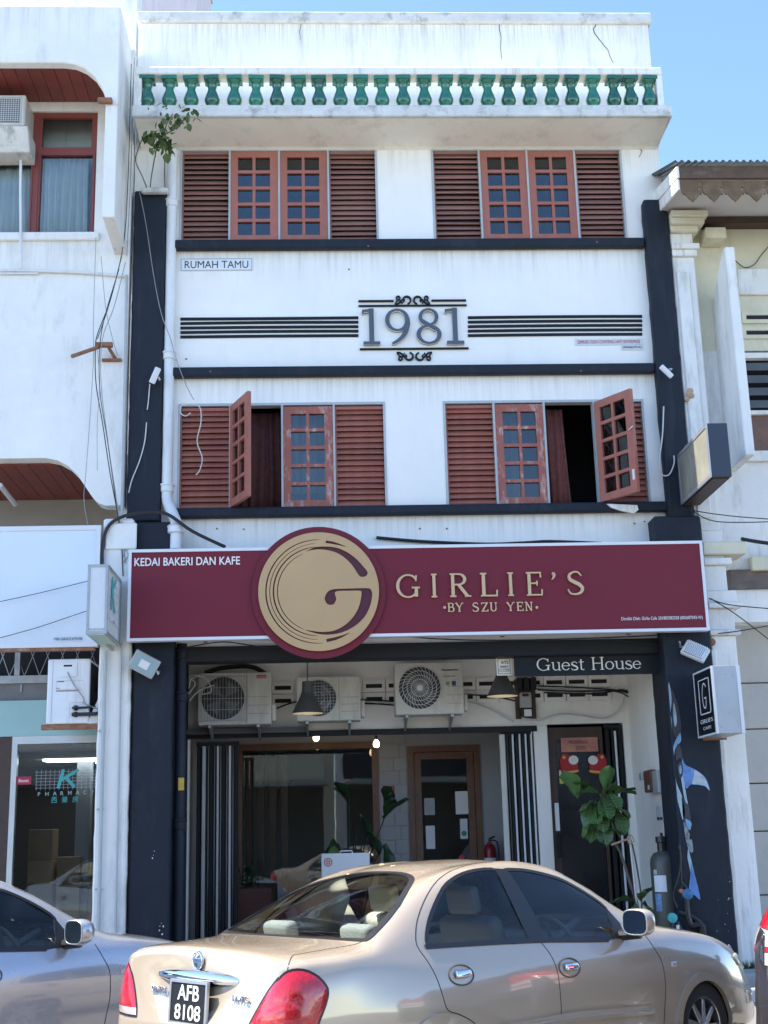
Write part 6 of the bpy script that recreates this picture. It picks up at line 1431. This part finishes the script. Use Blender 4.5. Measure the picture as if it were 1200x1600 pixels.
def make_car(name, label, pose, tab, colr, full=True, kind='sedan', seats=True, trim_col=None):
    car = Car(tab, pose); root = thing(name, label, 'car', (pose[0], pose[1], 0), rz=pose[2]); pm = colr
    sedan = kind == 'sedan'
    rsg = [(p.x, p.z) for p in T['rear_side_glass']]; fsg = [(p.x, p.z) for p in T['front_side_glass']]
    rgl = [(p.x, p.y) for p in T['rear_glass']]; rgl = rgl+[(x, -y) for x, y in rgl[::-1]]
    tlp = [(p.y, p.z) for p in T['tail_light']]
    groups = {'body': [], 'rear_door_glass': [], 'front_door_glass': [], 'rear_window': [], 'windscreen': [], 'tail': []}
    WH = (1.05, 3.585); nv = car.nv
    for f in car.f:
        c = (car.v[f[0]]+car.v[f[1]]+car.v[f[2]]+car.v[f[3]])/4; g = 'body'
        if any((c.x-w)**2+(c.z-.30)**2 < .348**2 for w in WH) and abs(c.y) > .45: continue
        if c.z < .30 and abs(c.y) < .5: pass
        if c.z > .9 and .5 < c.x < 3.3:
            vi = (f[0] % (len(car.rows)*nv)) % nv
            if vi >= 17:
                if inpoly(c.x, c.z, rsg): g = 'rear_door_glass'
                elif inpoly(c.x, c.z, fsg): g = 'front_door_glass'
            if vi <= 17:
                if sedan and inpoly(c.x, c.y, rgl): g = 'rear_window'
                elif 2.55 < c.x < 3.2 and vi <= 16: g = 'windscreen'
        groups[g].append((f, c))
    def part(n, fl, m, lift=0):
        used = {}; mb = MB()
        for f, c in fl:
            ids = []
            for i in f:
                if i not in used: used[i] = len(mb.v); mb.v.append(car.v[i].copy())
                ids.append(used[i])
            mb.f.append(tuple(ids))
        me = bpy.data.meshes.new(n); me.from_pydata([tuple(v) for v in mb.v], [], mb.f)
        bm = bmesh.new(); bm.from_mesh(me); bmesh.ops.remove_doubles(bm, verts=bm.verts, dist=.0008); bmesh.ops.recalc_face_normals(bm, faces=bm.faces); bm.to_mesh(me); bm.free()
        for p in me.polygons: p.use_smooth = True
        me.materials.append(m); return link(n, me, root)
    body = part('body', groups['body'], pm)
    for s_ in (-1, 1):
        for n in ('rear_door_glass', 'front_door_glass'): part('side_window', [q for q in groups[n] if q[1].y*s_ > 0], carglass)
    if groups['rear_window']: part('rear_window', groups['rear_window'], carglass)
    part('windscreen', groups['windscreen'], carglass)
    # trims
    def ribs(name, pts, w0, w1, m, closed=True, lift=.004, both=True, thick=.006):
        for P in ((pts, mir(pts)) if both else (pts,)):
            surf_ribbon(car, dens(P, closed, .02), w0, w1, lift, thick, closed).build(name, m, root, smooth=True)
    ribs('window_trim', T['rear_side_glass'], -.012, .012, blacktrim); ribs('window_trim', T['front_side_glass'], -.012, .012, blacktrim)
    if sedan:
        loop = [Vector((p.x, p.y, 1.3)) for p in T['rear_glass']]; q = []
        for p in loop+[Vector((p.x, -p.y, p.z)) for p in loop[::-1][1:-1]]:
            h = car.bvh.ray_cast(Vector((p.x, p.y, 3)), Vector((0, 0, -1))); q.append(h[0] or p)
        ribs('rear_window_seal', q, -.020, .014, blacktrim, both=False)
    # pillars between the doors
    for sg in (1, -1):
        mb = MB(); n_ = 8
        for i in range(n_+1):
            t = i/n_; a = ref.cast(773+t*(826-773), 1358+t*(1469-1358))[0]; b = ref.cast(791+t*(852-791), 1359+t*(1468-1359))[0]
            for p in (a, b):
                q_, nn = car.near((p.x, p.y*sg, p.z)); mb.v.append(q_+nn*.0065)
        for i in range(n_): mb.f.append((2*i, 2*i+1, 2*i+3, 2*i+2))
        mb.build('door_pillar', blacktrim, root, smooth=True)
    for k in ('rear_door_seam', 'mid_seam', 'front_seam')+(('trunk_seam',) if sedan else ()): ribs('panel_gap', T[k], -.0028, .0028, darkin, False, .0012)
    bl = [Vector((x, -.78, z)) for x, z in ((1.10, .955), (1.6, .958), (2.2, .952), (2.8, .945), (3.1, .94))]
    bp_ = trace([(664, 1480), (760, 1474), (850, 1470), (915, 1469.5), (950, 1469)], 3, False)
    ribs('belt_moulding', bp_, -.012, .012, blacktrim, False, .007)
    if full: ribs('side_moulding', T['moulding'], -.028, .028, pm, False, .014); ribs('side_moulding_insert', T['moulding'], -.006, .006, silver, False, .016)
    # arches and wheels
    for w in WH:
        for sg in (-1, 1):
            arc = [car.side(w+.352*math.cos(a), .30+.352*math.sin(a), sg)[0] for a in [math.radians(-8+196*i/28) for i in range(29)]]
            if sg > 0: arc = arc[::-1]
            surf_ribbon(car, arc, -.045, .014, .012, .02, False).build('wheel_arch', pm, root, smooth=True)
            liner = MB()
            for i in range(17):
                a = math.radians(-10+200*i/16)
                for yy in (.845*sg, .45*sg): liner.v.append(Vector((w+.362*math.cos(a), yy*.97, .30+.362*math.sin(a))))
            liner.f = [(2*i, 2*i+1, 2*i+3, 2*i+2) for i in range(16)]; liner.build('arch_liner', darkin, root)
            MB().box(w-.36, w+.36, .43*sg, .45*sg, .2, .68).build('inner_arch', darkin, root)
            ty = MB().lathe([(.20, -.10), (.27, -.105), (.298, -.085), (.305, -.04), (.305, .04), (.298, .085), (.27, .105), (.20, .10)], (w, .735*sg, .305), 40, 'y', caps=False)
            wo = ty.build('wheel', tyre, root, smooth=True)
            o_ = -1 if sg < 0 else 1
            rm = MB().lathe([(.205, .098), (.198, .102), (.19, .085), (.185, .03), (.06, .02), (.001, .02)] if sg < 0 else [(.205, -.098), (.198, -.102), (.19, -.085), (.185, -.03), (.06, -.02), (.001, -.02)], (w, .735*sg, .305), 40, 'y', caps=False)
            rm.build('rim', rimm if 0 else mat('dark_rim_well', (.06, .06, .06), .5), wo, smooth=True)
            sp = MB(); yo = .735*sg+sg*.085
            for k in range(9):
                a = k*2*pi/9; d = Vector((math.cos(a), 0, math.sin(a))); n2 = Vector((-d.z, 0, d.x))
                c0 = Vector((w, yo+sg*.012, .305)); c1 = Vector((w, yo, .305))
                q = [c0+d*.03-n2*.024, c1+d*.188-n2*.016, c1+d*.188+n2*.016, c0+d*.03+n2*.024]
                sp.add(q+[v-Vector((0, sg*.03, 0)) for v in q], [(0, 1, 2, 3), (7, 6, 5, 4), (0, 4, 5, 1), (1, 5, 6, 2), (2, 6, 7, 3), (3, 7, 4, 0)])
            sp.lathe([(.001, 0), (.035, 0), (.04, -.01), (.04, -.03)] if sg < 0 else [(.04, .03), (.04, .01), (.035, 0), (.001, 0)], (w, yo+sg*.022, .305), 16, 'y')
            sp.tube([(w+.198*math.cos(a), yo+sg*.004, .305+.198*math.sin(a)) for a in [i*2*pi/40 for i in range(41)]], .009, 6, False)
            sp.build('spokes', rimm, wo, bevel=.004)
    # lights
    if sedan:
        for P in (T['tail_light'], mir(T['tail_light'])):
            P = [Vector(p) for p in P]
            c = sum(P, Vector())/len(P); zs = sorted(p.z for p in P); zcut = zs[0]+.045
            lens = MB(); rings = 7
            for i in range(rings+1):
                t = i/rings
                for p in P: q, n = car.near(c.lerp(p, t)); lens.v.append(q+n*(.016*(1-t**4)+.001))
            m_ = len(P)
            for i in range(rings):
                for k in range(m_):
                    a, b = i*m_+k, i*m_+(k+1) % m_
                    lens.f.append((a, b, b+m_, a+m_))
            t_ = lens.build('tail_light', tailm(zcut), root, smooth=2)
            surf_ribbon(car, dens(P, True, .02), -.0055, .0055, .004, .004, True).build('lamp_gasket', blacktrim, t_, smooth=True)
        # number plate, chrome bar, emblem, badges: frame on the tail surface
        def tailframe(key):
            p, n = T[key]; n = Vector((-1, 0, .06)).normalized(); r_ = Vector((0, -1, 0)); u_ = r_.cross(-n)
            if u_.z < 0: u_ = -u_
            u_ = u_.normalized(); r_ = u_.cross(n).normalized(); r_ = r_ if r_.y < 0 else -r_
            return Matrix((r_, -n, u_)).transposed().to_4x4().copy() if 0 else (p, r_, n, u_)
        def place(mesh_obj, p, r_, n, u_):
            M_ = Matrix((r_, -n, u_)).transposed().to_4x4(); M_.translation = p; mesh_obj.matrix_local = M_
        def tailpart(name, mb_or_me, key, off, m, parent=None, bevel=0, smooth=False, dr=0, du=0):
            p, r_, n, u_ = tailframe(key); p = Vector((p.x, 0, p.z))
            if dr:
                q, n2 = car.near(Vector((p.x, -dr, p.z+du))); n = Vector((n2.x, n2.y, n2.z*.3)).normalized(); u_ = Vector((0, 0, 1))-n*n.z; u_.normalize(); r_ = u_.cross(-n) if u_.cross(-n).y < 0 else -u_.cross(-n); pos = q+n*off
            else: q = car.near(p)[0]; pos = Vector((q.x, 0, p.z))+n*off+u_*du
            me = mb_or_me.mesh(name, m, bevel=bevel, smooth=smooth) if isinstance(mb_or_me, MB) else mb_or_me
            o = link(name, me, parent or root); place(o, pos, r_, n, u_); return o
        if full:
            pl_ = tailpart('number_plate', MB().box(-.165, .165, -.006, .006, -.105, .105), 'plate', .045, mat('black_plate', (.02, .021, .023), .25), bevel=.004)
            fr_ = plate_mesh('plate_frame', [rect(-.175, .175, -.115, .115), rect(-.160, .160, -.10, .10)[::-1]], -.011, .006, silver); o = link('plate_frame', fr_, pl_)
            for s_, du, wd in (('AFB', .012, .20), ('8108', -.088, .24)):
                me = text_mesh(s_, textw, wd, .078, .001, .01); o = link('plate_characters', me, pl_); o.location = (-wd/2, -.0075, du)
            bar = MB()
            for i in range(25):
                t = -1+2*i/24; y_ = .02*t*t; e_ = 1-.55*abs(t)**3
                for a in range(7): b_ = pi*(a/6-.5); bar.v.append(Vector((t*.375, -.030*math.cos(b_)*e_+y_, .040*math.sin(b_)*e_)))
            bar.f = [(7*i+k, 7*i+7+k, 7*i+8+k, 7*i+1+k) for i in range(24) for k in range(6)]
            tailpart('chrome_garnish', bar, 'bar', .012, chrome, smooth=True)
            em = MB(); em.tube([(.043*math.cos(a), -.006, .045*math.sin(a)) for a in [i*2*pi/30 for i in range(31)]], .008, 7, False); em.box(-.050, .050, -.012, -.002, -.012, .012)
            tailpart('emblem', em, 'emblem', .006, chrome, bevel=.002)
            tailpart('model_badge', text_mesh('SENTRA', chrome, .15, .03, .004, .02), 'plate', .008, chrome, dr=-.40, du=.03)
            tailpart('model_badge', text_mesh('1.6VTC', chrome, .14, .03, .004, .02), 'plate', .008, chrome, dr=.36, du=.03)
    for sg in (1, -1):
        hl = MB(); ring = [(4.05, .80, .73), (4.15, .76, .745), (4.27, .70, .72), (4.37, .63, .67), (4.41, .57, .61), (4.33, .66, .60), (4.2, .75, .62), (4.1, .79, .66)]
        ctr = Vector((4.24, sg*.71, .67))
        for t_ in (0, .5, .9, 1):
            for p in ring: q, n = car.near(ctr.lerp(Vector((p[0], sg*p[1], p[2])), t_)); hl.v.append(q+n*(.012 if t_ < 1 else .001))
        hl.f = [(i*8+k, i*8+(k+1) % 8, i*8+8+(k+1) % 8, i*8+8+k) for i in range(3) for k in range(8)]
        hl.build('headlight', mat('headlight_lens', (.66, .55, .33), .1, var=.2, scale=20, coat=1), root, smooth=2)
    # handles, repeater
    hp, hn = T['handles'][0]
    for (p, n) in T['handles']:
        for sg in (1, -1):
            q, nn = car.near((p.x, p.y*sg, p.z))
            Mh = Matrix((Vector((1, 0, 0)), -nn, Vector((1, 0, 0)).cross(nn)*(-1 if False else 1))).transposed().to_4x4()
            xdir = Vector((1, 0, 0)) - nn*nn.x; xdir.normalize(); zdir = Vector((0, 0, 1))-nn*nn.z; zdir.normalize()
            Mh = Matrix((xdir, -nn, zdir)).transposed().to_4x4(); Mh.translation = q
            cup = MB(); cup.tube([(.098*math.cos(a)*(1 if 1 else 1), -.003, .056*math.sin(a)) for a in [i*2*pi/28 for i in range(29)]], .004, 5, False)
            o = link('handle_recess', cup.mesh('handle_recess', mat('handle_shadow', (.08, .07, .06), .4), smooth=True), root); o.matrix_local = Mh
            hb = MB().box(-.055, .065, -.030, -.004, -.018, .022); o = link('door_handle', hb.mesh('door_handle', chrome if full else pm, smooth=True, bevel=.011, seg=3), root); o.matrix_local = Mh
    p, n = T['repeater']
    for sg in (1, -1):
        q, nn = car.near((p.x, p.y*sg, p.z)); MB().box(q.x-.035, q.x+.03, q.y-.012, q.y+.012, q.z-.02, q.z+.016).build('side_repeater', tailclear, root, bevel=.008)
    # mirrors
    b = ref.cast(966, 1462)[0]
    for sg in (-1, 1):
        c = Vector((b.x+.04, sg*(abs(b.y)+.135), b.z+.085)); mb = MB(); mb.v = []; n1, n2 = 16, 20
        for i in range(n1+1):
            th = pi*i/n1
            for j in range(n2):
                ph = 2*pi*j/n2; e = lambda v, k: math.copysign(abs(v)**k, v)
                x = math.cos(th); y = e(math.sin(th)*math.cos(ph), .7); z = e(math.sin(th)*math.sin(ph), .7)
                mb.v.append(c+Vector((max(-.35, x)*.10, y*.108, z*.086)))
        for i in range(n1):
            for j in range(n2): a_ = i*n2+j; b_ = i*n2+(j+1) % n2; mb.f.append((a_, b_, b_+n2, a_+n2))
        m1 = mb.build('door_mirror', pm, root, smooth=True)
        e = lambda v, k: math.copysign(abs(v)**k, v)
        ring = [(c.y+.094*e(math.cos(a), .6), c.z+.075*e(math.sin(a), .6)) for a in [i*2*pi/28 for i in range(28)]]
        MB().prismx(ring, c.x-.040, c.x-.034).build('mirror_glass', mat('mirror_silver', (.55, .6, .65), .02, metal=1, var=0), m1)
        MB().tube([(c.x-.037, y, z) for y, z in ring+[ring[0]]], .005, 6, False).build('mirror_rim', silver, m1, smooth=True)
        MB().tube([(b.x+.03, sg*(abs(b.y)-.02), b.z+.0), (c.x+.02, c.y, c.z-.075)], [.035, .028], 8).build('mirror_arm', blacktrim, m1, smooth=True)
        # black sail panel ahead of the front window
        sp = MB(); q = [ref.cast(x, y)[0] for x, y in ((947, 1420), (968, 1443), (976, 1467), (961, 1467), (954, 1437))]
        for p in q: q_, nn = car.near((p.x, p.y*sg, p.z)); sp.v.append(q_+nn*.006)
        sp.f = [(0, 1, 2, 3, 4)]; sp.build('window_corner', blacktrim, root)
    # cabin
    if seats:
        cab = mat('beige_trim', (.58, .54, .44), .8, var=.08); cabd = mat('grey_trim', (.09, .09, .09), .7, var=.1)
        MB().box(.75, 3.3, -.7, .7, .30, .34).build('cabin_floor', cabd, root)
        MB().prismx([(.0, 0)]*3, 0, 0) if 0 else None
        MB().box(.62, .98, -.60, .60, .93, .975).build('parcel_shelf', cab, root, bevel=.02)
        def tilt(mb, x, z, a): mb.xform(Matrix.Translation((x, 0, z)) @ Matrix.Rotation(a, 4, 'Y')); return mb
        tilt(MB().box(-.08, .08, -.62, .62, 0, .55), 1.12, .50, -.35).build('rear_seat_back', cab, root, bevel=.05, seg=3, smooth=True)
        MB().box(1.1, 1.6, -.62, .62, .36, .55).build('rear_seat', cab, root, bevel=.05, seg=2, smooth=True)
        for y in (-.36, .36):
            o = tilt(MB().box(-.05, .05, -.13, .13, 0, .16), .93, .965, -.2); o.xform(Matrix.Translation((0, y, 0))); o.build('headrest', mat('grey_headrest', (.25, .26, .25), .8), root, bevel=.035, seg=3, smooth=True)
            o = tilt(MB().box(-.06, .07, -.24, .24, 0, .62), 2.0, .52, -.30); o.xform(Matrix.Translation((0, y, 0))); o.build('front_seat_back', cab if y > 0 else cabd, root, bevel=.05, seg=3, smooth=True)
            MB().box(1.95, 2.5, y-.24, y+.24, .36, .55).build('front_seat', cab, root, bevel=.05, seg=2, smooth=True)
            o = tilt(MB().box(-.045, .045, -.12, .12, 0, .17), 1.80, 1.13, -.2); o.xform(Matrix.Translation((0, y, 0))); o.build('headrest', cab if y > 0 else cabd, root, bevel=.035, seg=3, smooth=True)
        MB().box(2.75, 3.3, -.70, .70, .60, .93).build('dashboard', cabd, root, bevel=.06, seg=3, smooth=True)
        sw = MB(); Mw = Matrix.Translation((2.62, -.36, .90)) @ Matrix.Rotation(1.15, 4, 'Y')
        sw.tube([Mw @ Vector((.18*math.cos(a), .18*math.sin(a), 0)) for a in [i*2*pi/28 for i in range(29)]], .016, 7, False)
        sw.tube([Mw @ Vector((-.18, 0, 0)), Mw @ Vector((.18, 0, 0))], .018, 6); sw.tube([Mw @ Vector((0, 0, 0)), Mw @ Vector((0, 0, .3))], .03, 6); sw.build('steering_wheel', cabd, root, smooth=True)
        MB().box(.9, 3.1, -.735, -.70, .34, .92).build('door_card', cab, root); MB().box(.9, 3.1, .70, .735, .34, .92).build('door_card', cab, root)
    return root, car
champ = paint('champagne_metallic', (.46, .37, .27), .2, .24)
silverp = paint('silver_metallic', (.42, .45, .50), .45, .26)
darkp = paint('dark_plum_metallic', (.05, .045, .055), .5, .25)
make_car('parked_car', 'champagne beige saloon car parked in the foreground, rear number plate AFB 8108', BEIGE_POSE, SEDAN, champ)
make_car('parked_car', 'silver saloon car at the lower left, door mirror and front wing in view', (-.768-3.55, -6.605+.35, .80975), SEDAN, silverp, full=False)
r_, c_ = make_car('parked_car', 'dark plum car at the right edge with a tall red tail light', (2.985, -6.62, .70), hatch(), darkp, full=False, kind='hatch')
# tall lamp clusters of the dark car
for sg in (1, -1):
    for z0, z1, m_ in ((.985, 1.22, tailred), (.895, .98, tailclear), (.865, .89, tailred), (.79, .86, tailclear)):
        mb = MB(); n_ = 6
        for i in range(n_+1):
            z = z0+(z1-z0)*i/n_
            for k in range(9):
                q, n = c_.near((.01+.035*k, sg*(.50+.042*k), z)); mb.v.append(q+n*.014)
        for i in range(n_):
            for k in range(8): a = i*9+k; mb.f.append((a, a+1, a+10, a+9))
        mb.build('tail_light', m_, r_, smooth=2)

mb = MB()
for i in range(9):
    for k in range(13):
        q, n = c_.near((-.05, -.48+.08*k, 1.02+.30*i/8)); mb.v.append(q+n*.008)
mb.f = [(i*13+k, i*13+k+1, i*13+k+14, i*13+k+13) for i in range(8) for k in range(12)]
mb.build('rear_window', mat('dark_tinted_glass', (.01, .01, .012), .05, var=0, coat=1), r_, smooth=2)

# ================================================================ the other side of the street (seen in the window reflections)
OY = -27.0
for k in range(4):
    x0 = -13+k*6.6; hgt = (8.2, 9.0, 7.6, 8.6)[k]
    t = thing('opposite_shophouse', 'plain two-storey shophouse across the street, %s of the row' % ('first', 'second', 'third', 'last')[k], 'building', (x0+3.2, OY, 0), group='shophouses across the street')
    wm_ = (oldwhite, cream, stained, oldwhite)[k]
    hol = [rect(x0+.9+j*1.75, x0+2.1+j*1.75, 5.0, 6.6) for j in range(3)]
    plate('wall', [rect(x0, x0+6.55, 3.6, hgt)]+[h_[::-1] for h_ in hol], OY-.2, OY, wm_, t)
    for h_ in hol: MB().box(h_[0][0], h_[1][0], OY-.15, OY-.1, h_[0][1], h_[2][1]).build('window', darkwood, t)
    MB().box(x0, x0+.4, OY-.4, OY+.02, 0, 3.6).build('pillar', wm_, t); MB().box(x0+6.15, x0+6.55, OY-.4, OY+.02, 0, 3.6).build('pillar', wm_, t)
    MB().box(x0, x0+6.55, OY-2.4, OY-2.3, 0, 3.6).build('shopfront', darkwood, t)
    MB().box(x0, x0+6.55, OY-8, OY-.2, hgt-.3, hgt).build('roof', mould, t); MB().box(x0, x0+6.55, OY-2.3, OY-.2, 3.5, 3.6).build('arcade_ceiling', greyin, t)
    MB().box(x0+.3, x0+6.2, OY+.02, OY+.1, 3.7, 4.6).build('signboard', (steel, cream, navy, oldwhite)[k], t)
    MB().box(x0+.2, x0+6.3, OY+.0, OY+1.3, 3.45, 3.55).build('awning', steel, t)
